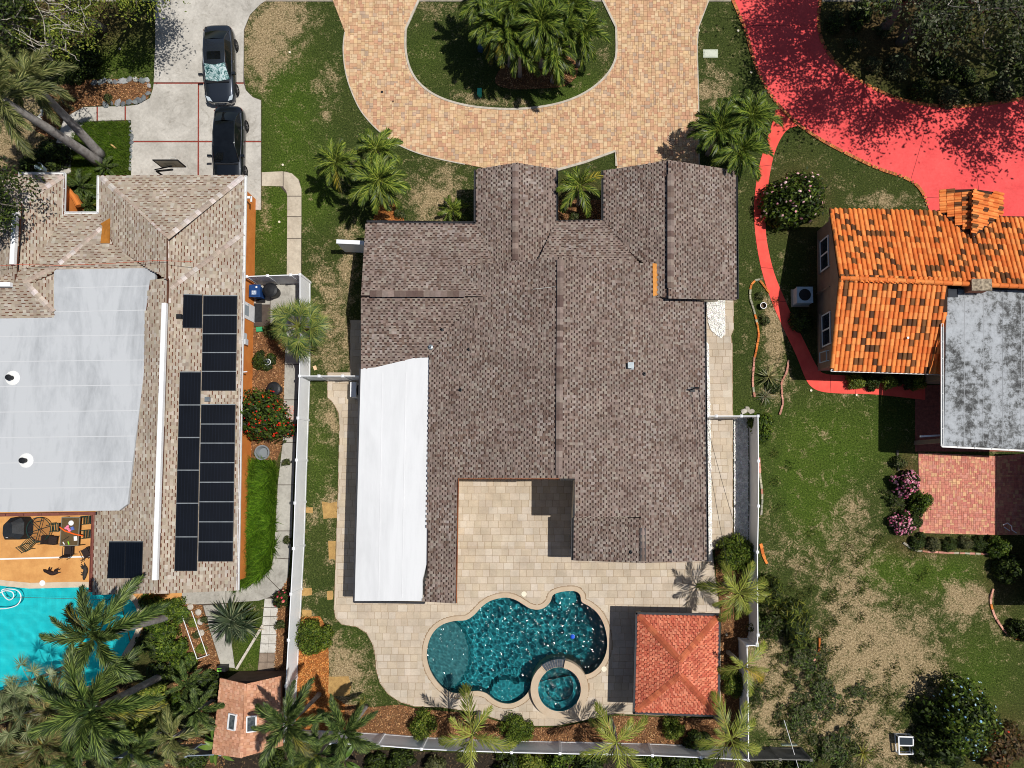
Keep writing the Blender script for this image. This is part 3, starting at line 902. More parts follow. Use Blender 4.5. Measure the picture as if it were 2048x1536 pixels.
RP_R = smooth_poly([(1594, 252), (1572, 262), (1553, 295), (1541, 340), (1533, 400), (1531, 450), (1535, 490), (1548, 545), (1570, 600), (1590, 645), (1612, 690), (1635, 735), (1652, 748), (1700, 752), (1760, 764), (1850, 772)], False, 4)
b = MB(); b.prism(GP(RP_L + list(reversed(RP_R))), -0.05, 0.022)
rp = struct('path', b, M('red_path_concrete', lin(236, 92, 78), lin(220, 78, 68), 1.5, 0.9, 0.2, 50, fine=0.06), label='narrow curving red concrete path along the right house')
jd = M('joint_dark_red', lin(110, 34, 34))
for a, c in (((1850, 262), (1822, 358)), ((1949, 312), (1960, 400)), ((1484, 51), (1636, 50)), ((1570, 222), (1640, 160)), ((1700, 311), (1770, 195)), ((1840, 394), (1880, 396))):
    b = MB(); b.bar(G(*a, 0.03), G(*c, 0.03), 0.025, 0.006); b.build('joint', jd, rdw)
for a, c in (((1517, 333), (1543, 330)), ((1508, 430), (1532, 428)), ((1521, 535), (1547, 537)), ((1543, 602), (1572, 603)), ((1510, 480), (1534, 480)), ((1662, 786), (1660, 748)), ((1711, 788), (1708, 753))):
    b = MB(); b.bar(G(*a, 0.022), G(*c, 0.022), 0.025, 0.006); b.build('joint', jd, rp)
b = MB()
rr = random.Random(4)
def brick_course(b, px, w, bw, z, pal):
    P = [Vector(q) for q in GP(px)]
    acc = 0.0
    for i in range(len(P) - 1):
        d = P[i + 1] - P[i]
        l = d.length
        t = d / l
        s = -acc
        while s + bw <= l + bw * 0.5:
            if s >= 0:
                c = P[i] + t * (s + bw / 2)
                b.box((c.x, c.y, z), (bw - 0.012, w, 0.07), math.atan2(t.y, t.x), col=vary(rr.choice(pal), rr, 0.15))
            s += bw
        acc = l - s
EBP = [lin(190, 112, 62), lin(170, 98, 60), lin(200, 128, 76), lin(150, 88, 58)]
brick_course(b, RD_L, 0.2, 0.115, 0.03, EBP)
bra = M('brick_face_joined', (0.8,) * 3, (1.1,) * 3, 5, 0.9, 0.3, 50, 0.01, src='attr', fine=0.2, fscale=30)
bra_o = M('brick_face', (0.8,) * 3, (1.1,) * 3, 5, 0.9, 0.3, 50, 0.01, src='obj', fine=0.2, fscale=30)
b.build('border_brick', bra, rdw, kind='stuff')
b = MB()
brick_course(b, RD_ISL[4:], 0.2, 0.115, 0.03, EBP)
b.build('border_brick', bra, rdw, kind='stuff')

# ---- red brick patio behind the right house
BP = GP([(1836, 905), (1988, 912), (2080, 905), (2080, 1070), (1990, 1070), (1838, 1066)])
bp = sheet('patio', BP, 0.03, M('brick_sand_joint', lin(150, 110, 92), lin(130, 94, 78), 3, 0.95), label='square red brick patio behind the grey flat roof')
BPP = [lin(202, 134, 112), lin(196, 122, 104), lin(208, 148, 118), lin(212, 164, 124), lin(190, 118, 104), lin(204, 140, 122), lin(198, 128, 108)]
xs = [p[0] for p in BP]; ys = [p[1] for p in BP]
cells = mosaic(min(xs), min(ys), max(xs), max(ys), 0.118, random.Random(8), [(2, 1), (1, 2), (2, 2), (2, 1), (1, 2)], BPP)
lay('brick', bp, cells, 0.03, 0.015, 0.007, bra_o, bra, lambda x, y: inpoly(x, y, BP), lambda x, y: px_of(x, y)[0] < 1985 and 912 < px_of(x, y)[1] < 1060)
# darker paved terrace under and beside the flat roof
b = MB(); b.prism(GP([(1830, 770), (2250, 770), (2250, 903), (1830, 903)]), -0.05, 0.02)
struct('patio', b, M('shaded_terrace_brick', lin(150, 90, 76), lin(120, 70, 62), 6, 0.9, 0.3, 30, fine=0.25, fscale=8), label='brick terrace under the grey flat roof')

# ---- mulch beds and gravel: loose stuff
def scatter_chips(name, px, dens, size, pal, z, label, mat, seed, thick=0.012, base=None, aspect=2.6):
    poly = ccw(GP(px))
    r = random.Random(seed)
    xs = [p[0] for p in poly]; ys = [p[1] for p in poly]
    n = int(abs(area2(poly)) * dens)
    bb = MB()
    bs = [(x, y, z) for x, y in poly]
    bb.face(bs, base or pal[0])
    k = 0
    while k < n:
        x, y = r.uniform(min(xs), max(xs)), r.uniform(min(ys), max(ys))
        if not inpoly(x, y, poly):
            continue
        k += 1
        a = r.uniform(0, 6.28)
        l = size * r.uniform(.6, 1.5); w = l / aspect * r.uniform(.7, 1.4)
        ax = Vector((math.cos(a), math.sin(a), r.uniform(-.5, .5))).normalized()
        ay = Vector((-math.sin(a), math.cos(a), r.uniform(-.5, .5))).normalized()
        c = Vector((x, y, z + r.uniform(0.01, 0.05)))
        bb.face([c - ax * l / 2 - ay * w / 2, c + ax * l / 2 - ay * w / 2, c + ax * l / 2 + ay * w / 2, c - ax * l / 2 + ay * w / 2], vary(r.choice(pal), r, 0.25))
    return bb.build(name, mat, None, kind='stuff', label=label)
chipm = M('loose_chips', (0.75,) * 3, (1.15,) * 3, 4, 0.95, 0.4, 60, 0.01, src='attr')
MP = [lin(140, 98, 62), lin(164, 118, 78), lin(116, 78, 50), lin(186, 144, 102), lin(86, 58, 40)]
MO = [lin(180, 112, 54), lin(196, 128, 66), lin(150, 88, 44), lin(206, 148, 86)]
BEDS = [('mulch', [(590, 1235), (640, 1232), (656, 1260), (658, 1340), (656, 1385), (690, 1408), (688, 1480), (578, 1480)], 300, .075, MO, 'orange bark mulch round the clipped shrub by the left fence'),
        ('mulch', [(690, 1408), (745, 1414), (800, 1409), (830, 1416), (950, 1428), (1000, 1444), (1060, 1455), (1115, 1455), (1165, 1445), (1232, 1431), (1480, 1438), (1480, 1512), (690, 1482)], 260, .07, MP, 'brown bark mulch along the bottom fence'),
        ('mulch', [(1430, 1085), (1497, 1085), (1497, 1276), (1478, 1280), (1480, 1440), (1442, 1436), (1442, 1225), (1432, 1150)], 260, .07, MP, 'brown bark mulch beside the red gazebo roof'),
        ('mulch', [(497, 655), (572, 655), (570, 730), (566, 885), (555, 920), (500, 920)], 240, .07, MP, 'brown mulch bed beside the orange wall'),
        ('mulch', [(557, 1188), (580, 1150), (570, 1385), (548, 1350)], 240, .07, MP, 'narrow mulch strip between board walk and fence'),
        ('mulch', [(355, 1205), (405, 1210), (418, 1255), (443, 1335), (450, 1500), (340, 1500), (352, 1300)], 220, .07, MP, 'mulch under the white planting frames'),
        ('mulch', [(100, 175), (170, 160), (230, 158), (298, 158), (304, 180), (296, 198), (272, 208), (170, 213), (128, 235), (108, 280), (70, 262)], 240, .07, MP, 'brown mulch bed behind grey edging stones'),
        ('mulch', smooth_poly([(990, 165), (1010, 130), (1080, 105), (1140, 115), (1156, 145), (1130, 172), (1070, 178), (1020, 178)], True, 3), 240, .07, MP, 'reddish mulch ring under the island palms'),
        ('mulch', [(1113, 400), (1207, 400), (1207, 452), (1113, 452)], 220, .07, MP, 'mulch in the small front courtyard'),
        ('mulch', [(757, 395), (795, 405), (812, 450), (745, 450)], 260, .07, MO, 'orange mulch patch by the left roof eave'),
        ('leaf_litter', [(-60, 1385), (150, 1392), (240, 1350), (340, 1420), (450, 1480), (450, 1600), (-60, 1600)], 120, .11, [lin(88, 66, 44), lin(120, 92, 60), lin(60, 46, 32), lin(146, 112, 72)], 'brown leaf litter under the bottom left palms'),
        ('leaf_litter', [(440, 1505), (760, 1500), (1480, 1524), (1480, 1600), (440, 1600)], 80, .1, [lin(60, 50, 38), lin(90, 74, 52), lin(44, 36, 28)], 'dark litter outside the bottom fence')]
for i, (nm, px, dens, size, pal, lab) in enumerate(BEDS):
    scatter_chips(nm, px, dens, size, pal, 0.02 + 0.0007 * i, lab, chipm, 100 + i, base=tuple(c * 0.6 for c in pal[0]))
WG = [lin(234, 232, 226), lin(218, 215, 208), lin(240, 239, 235)]
GG = [lin(120, 124, 130), lin(96, 100, 106), lin(146, 150, 156), lin(76, 80, 86)]
scatter_chips('gravel', [(1411, 600), (1449, 600), (1450, 668), (1441, 677), (1420, 660), (1415, 640)], 500, .05, WG, 0.085, 'white gravel patch beside the front right wing', chipm, 201, aspect=1.3)
scatter_chips('gravel', [(1410, 680), (1417, 690), (1420, 830), (1424, 1122), (1413, 1122), (1408, 840)], 500, .05, WG, 0.086, 'white gravel strip along the right eave', chipm, 202, aspect=1.3)
scatter_chips('gravel', [(1467, 838), (1496, 838), (1496, 1086), (1468, 1086)], 500, .05, WG, 0.06, 'white gravel strip in shade inside the right fence', chipm, 203, aspect=1.3)

sodm = M('dry_sod', lin(186, 150, 92), lin(160, 126, 76), 3, .95, .7, 40, .04, fine=.25, fscale=30)
for i, (x0, y0, x1, y1) in enumerate([(657, 1079, 671, 1119), (604, 1176, 624, 1191), (654, 1181, 667, 1199), (604, 1219, 624, 1235), (645, 1003, 675, 1037), (612, 1014, 626, 1026), (640, 1350, 700, 1392)]):
    b = MB(); cx, cy = (x0 + x1) / 2, (y0 + y1) / 2
    b.face([(*G2(cx + (x1 - x0) / 2 * a * rnd.uniform(.85, 1.1), cy + (y1 - y0) / 2 * c * rnd.uniform(.85, 1.1)), .012 + i * .0006) for a, c in ((-1, 1), (0, 1.05), (1, 1), (1.04, 0), (1, -1), (0, -.95), (-1, -1))])
    struct('lawn_patch', b, sodm, label='yellow dry sod patch in the strip lawn')

# ================================================================== HOUSES
class Plane:
    """roof plane through an eave line (two photo pixels at height z), rising by pitch towards the 'up' pixel"""
    def __init__(s, a, b, z, up, pitch, zb=None):
        A, Bp = G(*a, z), G(*b, z if zb is None else zb)
        s.o = A
        s.u = (Bp - A); s.u.z = 0; s.u.normalize()
        w = Vector((-s.u.y, s.u.x, 0))
        U = G(*up, z) - A
        if w.dot(U) < 0:
            w = -w
        s.w = w
        s.pitch = pitch
        s.v = (w + Vector((0, 0, pitch))).normalized()
        s.n = s.u.cross(s.v)
        if s.n.z < 0:
            s.n = -s.n
    def at(s, px, py):
        d = ray(px, py)
        c = Vector((0, 0, CAM_H))
        t = (s.o - c).dot(s.n) / d.dot(s.n)
        return c + d * t
    def z(s, x, y):
        return s.o.z - (s.n.x * (x - s.o.x) + s.n.y * (y - s.o.y)) / s.n.z
def P2(pl, P):
    return [((p - pl.o).dot(pl.u), (p - pl.o).dot(pl.v)) for p in P]
def tabs(mb, pl, P, course, pitch, rise, pal, r, gapw, slot, noise_k=0.0, lift=0.0):
    """shingle tabs laid in courses over the polygon P of plane pl"""
    Q = P2(pl, P)
    us = [q[0] for q in Q]; vs = [q[1] for q in Q]
    j0, j1 = int(min(vs) / course) - 1, int(max(vs) / course) + 1
    f = lambda u, v, h: pl.o + pl.u * u + pl.v * v + pl.n * (h + lift)
    nq = len(Q)
    for j in range(j0, j1 + 1):
        v0 = j * course
        vm = v0 + course * .5
        xs_ = sorted(Q[i - 1][0] + (vm - Q[i - 1][1]) / (Q[i][1] - Q[i - 1][1]) * (Q[i][0] - Q[i - 1][0]) for i in range(nq) if (Q[i - 1][1] > vm) != (Q[i][1] > vm))
        off = (j % 2) * pitch * 0.5 + r.uniform(-.06, .06) * pitch
        for a0, b0 in zip(xs_[::2], xs_[1::2]):
            u0 = math.floor((a0 - off) / pitch) * pitch + off
            while u0 < b0:
                wv = 0.5 + 0.5 * math.sin(u0 * 0.9 + v0 * .31) * math.sin(v0 * 1.3 - u0 * .4)
                us_ = u0 + pitch * (1 - slot[0]) * r.uniform(.9, 1.1)      # a full tooth, then a notched tooth
                cut = slot[1] * r.uniform(.8, 1.2) if r.random() > slot[2] else 0.0
                for ua, ub, vb, hh in ((u0, us_, v0, rise), (us_, u0 + pitch - gapw, v0 + cut, rise * .55)):
                    ua, ub = max(ua, a0), min(ub, b0)
                    if ub - ua < .01: continue
                    k = r.random() * (1 - noise_k) + wv * noise_k
                    col = vary(pal[min(len(pal) - 1, int(k * len(pal)))], r, 0.1)
                    a, b_, c, d = f(ua, vb, hh), f(ub, vb, hh), f(ub, v0 + course * 1.02, 0.004), f(ua, v0 + course * 1.02, 0.004)
                    e, g = f(ua, vb, 0.001), f(ub, vb, 0.001)
                    mb.mesh([a, b_, c, d, e, g], [(0, 1, 2, 3), (4, 5, 1, 0), (5, 2, 1), (4, 0, 3)], col)
                u0 += pitch
def roof_slope(parent, pl, px, mat, thick=0.14, tabspec=None, tabmat=None, name='roof_slope', base=None):
    P = [pl.at(*q) for q in px]
    if area2([(p.x, p.y) for p in P]) < 0:
        P.reverse()
    b = MB(); b.slab(P, thick)
    o = b.build(name, mat, parent)
    if tabspec:
        t = MB()
        tabs(t, pl, P, **tabspec)
        if t.f:
            t.build('shingle', tabmat, o, kind='stuff')
    return o, P
def caps(parent, A, B, w, h, step, mat, pal, r, name='ridge_cap', tilt=0.0):
    """overlapping ridge cap pieces from A to B"""
    A, B = Vector(A), Vector(B)
    L_ = (B - A).length
    n = max(1, int(round(L_ / step)))
    x = (B - A).normalized()
    y = Vector((0, 0, 1)).cross(x).normalized()
    z = x.cross(y)
    b = MB()
    b.mesh([(-.5, -.5, -.55), (.5, -.5, -.4), (.5, 0, .15), (-.5, 0, 0), (.5, .5, -.4), (-.5, .5, -.55), (.5, -.5, -.8), (.5, .5, -.8), (.5, 0, -.3)], [(0, 1, 2, 3), (3, 2, 4, 5), (1, 6, 8, 2), (2, 8, 7, 4)])
    me = b.data(name); me.materials.append(mat)
    rot = Matrix((x, y, z)).transposed().to_4x4()
    for i in range(n):
        c = A + (B - A) * ((i + .5) / n)
        mw = Matrix.Translation(c) @ rot @ Matrix.Diagonal((L_ / n * 1.06, w, h, 1))
        inst(name, me, parent, mw, vary(r.choice(pal), r, 0.1))
def gutter(parent, pts, w, mat, name='gutter', inner=None):
    """open gutter trough along points (outer top edge line at z)"""
    b = MB()
    for a, c in zip(pts[:-1], pts[1:]):
        a, c = Vector(a), Vector(c)
        x = (c - a).normalized(); y = Vector((-x.y, x.x, 0))
        for s in (-1, 1):
            b.bar(a + y * s * w / 2, c + y * s * w / 2, 0.022, 0.10)
        b.bar(a - Vector((0, 0, .045)), c - Vector((0, 0, .045)), w, 0.012)
        n = max(1, int((c - a).length / 0.9))
        for i in range(n + 1):
            m = a + (c - a) * (i / n)
            b.box(m + Vector((0, 0, .045)), (0.02, w, 0.012), math.atan2(x.y, x.x))
    return b.build(name, mat, parent)
def wall_box(parent, poly, z1, mat, name='wall', z0=-0.1):
    b = MB(); b.prism(poly, z0, z1); return b.build(name, mat, parent)

shing_o = M('shingle_cap', (0.85,) * 3, (1.1,) * 3, 6, 0.92, 0.3, 80, 0.006, src='obj', fine=0.15, fscale=60)
shing_a = M('shingle_tab', (0.86,) * 3, (1.1,) * 3, 0.7, 0.92, 0.3, 80, 0.006, src='attr', fine=0.18, fscale=60)
darkf = M('dark_fascia', lin(40, 40, 44), lin(52, 52, 56), 3, 0.6)
rs = random.Random(21)

# ---------------------------------------------------------------- middle house
mh = thing('house', 'wide middle house with brown shingle gables and white flat roof section', 'house', G(1050, 750, 0))
BASE = M('brown_roof_underlay', lin(66, 50, 45), lin(54, 42, 38), 2, 0.95)
BP_ = [lin(100, 81, 72), lin(121, 105, 96), lin(133, 117, 108), lin(126, 110, 101), lin(140, 128, 118), lin(110, 91, 81), lin(147, 135, 127)]
TS = dict(course=0.155, pitch=0.285, rise=0.03, pal=BP_, r=rs, gapw=0.0, slot=(0.48, 0.085, .12), noise_k=0.4)
EZ = 2.75
pW1n = Plane((735, 446), (952, 448), EZ, (800, 560), 0.29)
pW1s = Plane((722, 738), (860, 738), EZ + .05, (800, 600), 0.27)
pW2w = Plane((952, 340), (952, 450), EZ, (1030, 400), 0.30)
pW2e = Plane((1112, 340), (1112, 443), EZ, (1030, 400), 0.30)
pCn = Plane((1112, 442), (1207, 441), EZ, (1150, 520), 0.29)
pW3w = Plane((1207, 341), (1207, 440), EZ, (1340, 400), 0.30)
pW3e = Plane((1471, 341), (1473, 598), EZ, (1340, 400), 0.30)
pMe = Plane((1408, 600), (1413, 1122), EZ, (1130, 700), 0.30)
pRw = Plane((1148, 1035), (1147, 1120), EZ + .02, (1280, 1080), 0.30)
ridgeP = pMe.at(1120, 730)
# west slope meets the same ridge
rA, rB = pMe.at(1121, 513), pMe.at(1118, 957)
class P3(Plane):
    def __init__(s, a, b, down, pitch):
        s.o = a; s.u = Vector((b.x - a.x, b.y - a.y, 0)).normalized()
        w = Vector((-s.u.y, s.u.x, 0))
        if w.dot(down - a) > 0: w = -w
        s.w = w; s.pitch = pitch
        s.v = (w + Vector((0, 0, pitch))).normalized()
        s.n = s.u.cross(s.v)
        if s.n.z < 0: s.n = -s.n
pMw = P3(rA, rB, G(850, 700, 3), 0.285)
dk = dict(tabspec=TS, tabmat=shing_a)
SL = [(pW1n, [(731, 446), (953, 448), (990, 532), (1000, 592), (722, 592)]),
      (pW1s, [(722, 588), (1000, 588), (940, 618), (862, 720), (864, 742), (722, 742)]),
      (pW2w, [(953, 338), (1035, 325), (1035, 545), (985, 535), (953, 450)]),
      (pW2e, [(1030, 325), (1112, 338), (1112, 444), (1085, 520), (1030, 545)]),
      (pCn, [(1112, 442), (1207, 441), (1290, 540), (1180, 545), (1065, 545)]),
      (pW3w, [(1207, 341), (1342, 320), (1342, 596), (1300, 592), (1300, 535), (1270, 515), (1207, 441)]),
      (pW3e, [(1338, 320), (1471, 341), (1473, 600), (1338, 597)])]
for pl, px in SL:
    roof_slope(mh, pl, px, BASE, 0.14, **dk)
roof_slope(mh, pMe, [(1120, 513), (1318, 529), (1316, 592), (1408, 601), (1413, 1122), (1285, 1126), (1284, 1034), (1150, 1034), (1152, 957), (1118, 957)], BASE, 0.16, **dk)
roof_slope(mh, pMw, [(1122, 513), (1119, 957), (917, 957), (912, 1207), (846, 1203), (854, 1150), (858, 716), (862, 708), (941, 602), (941, 588), (912, 534)], BASE, 0.16, **dk)
roof_slope(mh, pRw, [(1148, 1033), (1286, 1036), (1286, 1126), (1147, 1121)], BASE, 0.14, **dk)
# raised ridge caps
BC = [lin(108, 91, 83), lin(124, 108, 100), lin(97, 79, 72), lin(135, 120, 111)]
up = Vector((0, 0, 0.10))
rv = MB()
def ridge(A, B, w=0.36, h=0.16, step=0.33, lift=0.10):
    d = Vector((0, 0, lift))
    caps(mh, A + d, B + d, w, h * .6, step, shing_o, BC, rs)
    bb = MB(); bb.bar(A + d * .2, B + d * .2, w * 0.8, 0.06)
    bb.build('ridge_vent', darkf, mh)
def top(pa, pb, q):
    a, c = pa.at(*q), pb.at(*q)
    return a if a.z > c.z else c
ridge(top(pMe, pMw, (1121, 520)), top(pMe, pMw, (1118, 950)))
ridge(top(pW2w, pW2e, (1031, 332)), top(pW2w, pW2e, (1031, 520)))
ridge(top(pW3w, pW3e, (1341, 350)), top(pW3w, pW3e, (1341, 576)))
ridge(top(pW1n, pW1s, (741, 588)), top(pW1n, pW1s, (930, 588)))
ridge(top(pRw, pMe, (1286, 1056)), top(pRw, pMe, (1286, 1122)), lift=0.06)
# white flat roof
wmem = bpy.data.materials.new('white_roof_membrane')
def weathered(m, hi_c, lo_c, stain, scale, amt, sx=1.0, sy=.28):
    m.use_nodes = True
    nt = m.node_tree; B = nt.nodes['Principled BSDF']
    p = posvec(nt)
    mp = nt.nodes.new('ShaderNodeMapping'); mp.inputs['Scale'].default_value = (sx, sy, 1)
    nt.links.new(p, mp.inputs[0])
    a = noise_node(nt, scale, 8, 0.65, mp.outputs[0], 1.2); c = noise_node(nt, scale * 9, 6, 0.7, mp.outputs[0], .4); d = noise_node(nt, scale * .4, 4, .5, p)
    s = mathn(nt, 'ADD', mathn(nt, 'MULTIPLY', a.outputs[0], .6), mathn(nt, 'MULTIPLY', c.outputs[0], .25))
    s = mathn(nt, 'ADD', s, mathn(nt, 'MULTIPLY', d.outputs[0], .3))
    col = ramp(nt, s, [(amt, hi_c), (amt + .1, lo_c), (amt + .24, stain)])
    nt.links.new(col, B.inputs['Base Color'])
    B.inputs['Roughness'].default_value = 0.75
    add_bump(nt, B, c.outputs[0], 0.15, 0.01)
    return m
weathered(wmem, (0.665, 0.67, 0.675), (0.62, 0.625, 0.63), (0.55, 0.555, 0.56), 0.5, 0.52, 1.0, .12)
pF = Plane((721, 737), (709, 1202), EZ + .06, (850, 900), 0.055)
fp = [pF.at(*q) for q in [(721, 737), (750, 735), (828, 716), (858, 715), (857, 900), (855, 1120), (845, 1160), (845, 1202), (709, 1202)]]
b = MB(); b.slab(fp, 0.26); fr = b.build('flat_roof', wmem, mh)
b = MB()
for xa in (765, 812):
    A, B = pF.at(xa, 745), pF.at(xa - 8, 1195)
    b.bar(A + Vector((0, 0, .004)), B + Vector((0, 0, .004)), 0.06, 0.012)
b.build('membrane_seam', wmem, fr)
b = MB()
b.bar(pF.at(708, 1204) - Vector((0, 0, .1)), pF.at(849, 1206) - Vector((0, 0, .1)), 0.1, 0.24)
b.bar(pF.at(720, 737) - Vector((0, 0, .1)), pF.at(707.5, 1205) - Vector((0, 0, .1)), 0.1, 0.24)
b.build('fascia', darkf, mh)
# eaves: dark gutters
for pts in ([(734, 443), (951, 446)], [(950, 340), (950, 448)], [(1114, 340), (1114, 447)], [(1114, 443), (1205, 442)], [(1205, 342), (1205, 441)], [(1473, 341), (1475, 598)], [(1410, 604), (1415, 1122)], [(1145, 1036), (1144.5, 1120)]):
    gutter(mh, [G(*q, EZ - .03) for q in pts], 0.11, darkf)
tanw = M('tan_trim_board', lin(206, 140, 66), lin(186, 122, 54), 3, 0.8, 0.2, 30, fine=0.1)
b = MB()
q = [pMe.at(*a) + Vector((0, 0, .05)) for a in [(1305, 527), (1315.5, 528), (1316.5, 590), (1306, 593)]]
b.slab(q, 0.05); b.build('trim_board', tanw, mh)
# rake edge boards
b = MB()
rk = M('rake_orange_drip', lin(150, 84, 44), lin(120, 66, 38), 3, 0.8)
b.bar(pMw.at(917, 958), pMw.at(913, 1206), 0.04, 0.16); b.bar(pMw.at(917, 957.5), pMw.at(1118, 957.5), 0.04, 0.14)
b.build('drip_edge', rk, mh)
# body of the house
stucco = M('cream_stucco', lin(214, 204, 186), lin(200, 190, 172), 2, 0.9, 0.2, 40)
def foot(px, z, inset):
    return offset_poly(GP(px, z), -inset)
wall_box(mh, foot([(735, 446), (952, 446), (952, 340), (1112, 340), (1112, 442), (1207, 442), (1207, 341), (1471, 341), (1472, 598), (1408, 600), (1412, 1121), (1148, 1121), (1152, 957), (916, 957), (912, 1202), (710, 1202), (722, 740)], EZ, 0.5), EZ - 0.1, stucco)
def gable(parent, A, B, C, mat, t=0.1, z0=2.5, name='gable_wall'):
    """triangular wall under a gable: A,B eave ends, C peak"""
    b = MB()
    A, B, C = Vector(A), Vector(B), Vector(C)
    x = (B - A); x.z = 0; x.normalize(); n = Vector((-x.y, x.x, 0)) * t
    P = [Vector((A.x, A.y, z0)), Vector((B.x, B.y, z0)), B - Vector((0, 0, .12)), C - Vector((0, 0, .42)), A - Vector((0, 0, .12))]
    vs = P + [p + n for p in P]
    b.mesh(vs, [(0, 1, 2, 3, 4), (9, 8, 7, 6, 5), (0, 5, 6, 1), (1, 6, 7, 2), (2, 7, 8, 3), (3, 8, 9, 4), (4, 9, 5, 0)])
    return b.build(name, mat, parent)
dS = Vector((0, -.45, 0)); dN = Vector((0, .45, 0))
gable(mh, pW2w.at(955, 338) + dS, pW2e.at(1110, 338) + dS, pW2w.at(1031, 326) + dS, stucco)
gable(mh, pW3w.at(1210, 341) + dS, pW3e.at(1469, 341) + dS, pW3w.at(1340, 321) + dS, stucco)
gable(mh, pRw.at(1150, 1119) + dN, pMe.at(1410, 1120) + dN, pRw.at(1285, 1124) + dN, stucco)
dE = Vector((.45, 0, 0))
gable(mh, pW1n.at(733, 448) + dE, pW1s.at(723, 736) + dE, pW1n.at(722, 589) + dE, stucco)
# high cut sides towards the patio
b = MB()
b.prism(GP([(1120, 960), (1146, 960), (1142, 1040), (1142, 1100), (1160, 1100), (1160, 940), (1120, 940)], 0), 0, 2.6)
b.build('wall', stucco, mh)
for pa, pb in (((1151, 958), (1150, 1034)), ((916, 958), (912, 1204))):
    pl = pMe if pa[0] > 1000 else pMw
    A, B = pl.at(*pa) - Vector((0, 0, .14)), pl.at(*pb) - Vector((0, 0, .14))
    s = Vector((.12 if pa[0] > 1000 else -.12, 0, 0))
    b = MB()
    b.face([A + s, B + s, Vector((B.x + s.x, B.y, 2.3)), Vector((A.x + s.x, A.y, 2.3))])
    b.face([Vector((A.x + 2 * s.x, A.y, 2.3)), Vector((B.x + 2 * s.x, B.y, 2.3)), B + 2 * s, A + 2 * s])
    b.face([A + s, A + 2 * s, B + 2 * s, B + s])
    b.build('wall', stucco, mh)
A, B = pMw.at(917, 957) - Vector((0, 0, .16)), pMw.at(1118, 957) - Vector((0, 0, .16))
C_ = pMe.at(1151, 957) - Vector((0, 0, .16))
b = MB()
b.mesh([A + dN, B + dN, C_ + dN, Vector((C_.x, C_.y + .45, 2.3)), Vector((A.x, A.y + .45, 2.3))], [(0, 1, 2, 3, 4)])
b.build('gable_wall', stucco, mh)
A, B, C_ = pMw.at(915, 534), pMe.at(1120, 514), pMe.at(1318, 530)
b = MB(); b.mesh([A - Vector((0, .1, .12)), B - Vector((0, .1, .12)), C_ - Vector((0, .1, .12)), C_ - Vector((0, .1, 1.0)), A - Vector((0, .1, 1.0))], [(4, 3, 2, 1, 0)])
b.build('gable_wall', stucco, mh)
# roof fittings
pipe = M('galvanised_metal', lin(150, 158, 162), lin(126, 134, 140), 5, 0.45, metal=0.6)
blackm = M('black_plastic', lin(24, 25, 27), lin(34, 35, 38), 4, 0.5)
for nm, pl, q, r0, h, mt in (('plumbing_vent', pMe, (1288, 748), .05, .28, blackm), ('plumbing_vent', pMw, (861, 694), .06, .25, pipe), ('plumbing_vent', pMw, (938, 699), .045, .25, blackm), ('plumbing_vent', pMw, (921, 780), .045, .25, blackm), ('plumbing_vent', pW1s, (884, 659), .045, .25, blackm), ('plumbing_vent', pRw, (1262, 1104), .05, .22, blackm), ('plumbing_vent', pMe, (1340, 1103), .05, .22, blackm)):
    p = pl.at(*q)
    b = MB(); b.lathe(p - Vector((0, 0, .06)), [(r0 * 2.6, 0.02), (r0 * 2.4, .08), (r0, .1), (r0, h), (r0 * .7, h), (r0 * .7, h - .1)], 10)
    b.build(nm, mt, mh)
p = pMe.at(1260, 732)
b = MB(); b.box(p + Vector((0, 0, .12)), (.26, .26, .26)); b.box(p + Vector((.02, 0, .27)), (.34, .34, .05)); b.box(p + Vector((0, 0, .01)), (.4, .4, .03)); b.build('roof_vent', pipe, mh)
# service mast with wires to the garden
p = pMe.at(1384, 779)
b = MB(); b.tube([p - Vector((0, 0, .1)), p + Vector((0, 0, .75))], .035, 8); b.box(p + Vector((0, 0, .02)), (.3, .3, .03)); b.tube([p + Vector((0, 0, .75)), p + Vector((.16, 0, .82)), p + Vector((.24, 0, .74))], .05, 8)
b.build('service_mast', blackm, mh)
tw = p + Vector((.2, 0, .7))
b = MB()
for (ex, ey, ez), sag in (((1482, 1092), 3.2, 0)[0:2] + (0,) if False else ((1482, 1092, 4.6), .35), ((1455, 1130, 4.6), .35)):
    e = G(ex, ey, ez)
    pts = [tw.lerp(e, t / 12) - Vector((0, 0, sag * 4 * (t / 12) * (1 - t / 12))) for t in range(13)]
    b.tube(pts, .012, 5)
b.build('power_cable', blackm, None, label='thin black power cables from the roof mast to the garden corner', cat='cable')
# pale string left on the ridge
b = MB()
pts = [pMw.at(1066 + i * 9, 579 - i * .9 - (i * i) * .03) + Vector((0, 0, .06)) for i in range(6)]
pts[-1] += Vector((0, 0, .12))
b.tube(pts, .012, 5)
b.build('string', M('pale_cord', lin(214, 214, 206)), None, label='pale string lying across the brown ridge', cat='string')
# white wing wall at the left
b = MB(); A, B = G(673, 483, 1.75), G(736, 486, 1.75)
wv = M('white_vinyl', (0.82, 0.83, 0.84), (0.76, 0.77, 0.79), 1.2, 0.45, 0.05, 20)
b.bar(Vector((A.x, A.y, .86)), Vector((B.x, B.y, .86)), 0.16, 1.72)
sw = b.build('screen_wall', wv, None, label='short white screen wall left of the brown roof', cat='wall')
b = MB(); b.bar(A, B, 0.24, 0.05); o = b.build('coping', wv, sw)

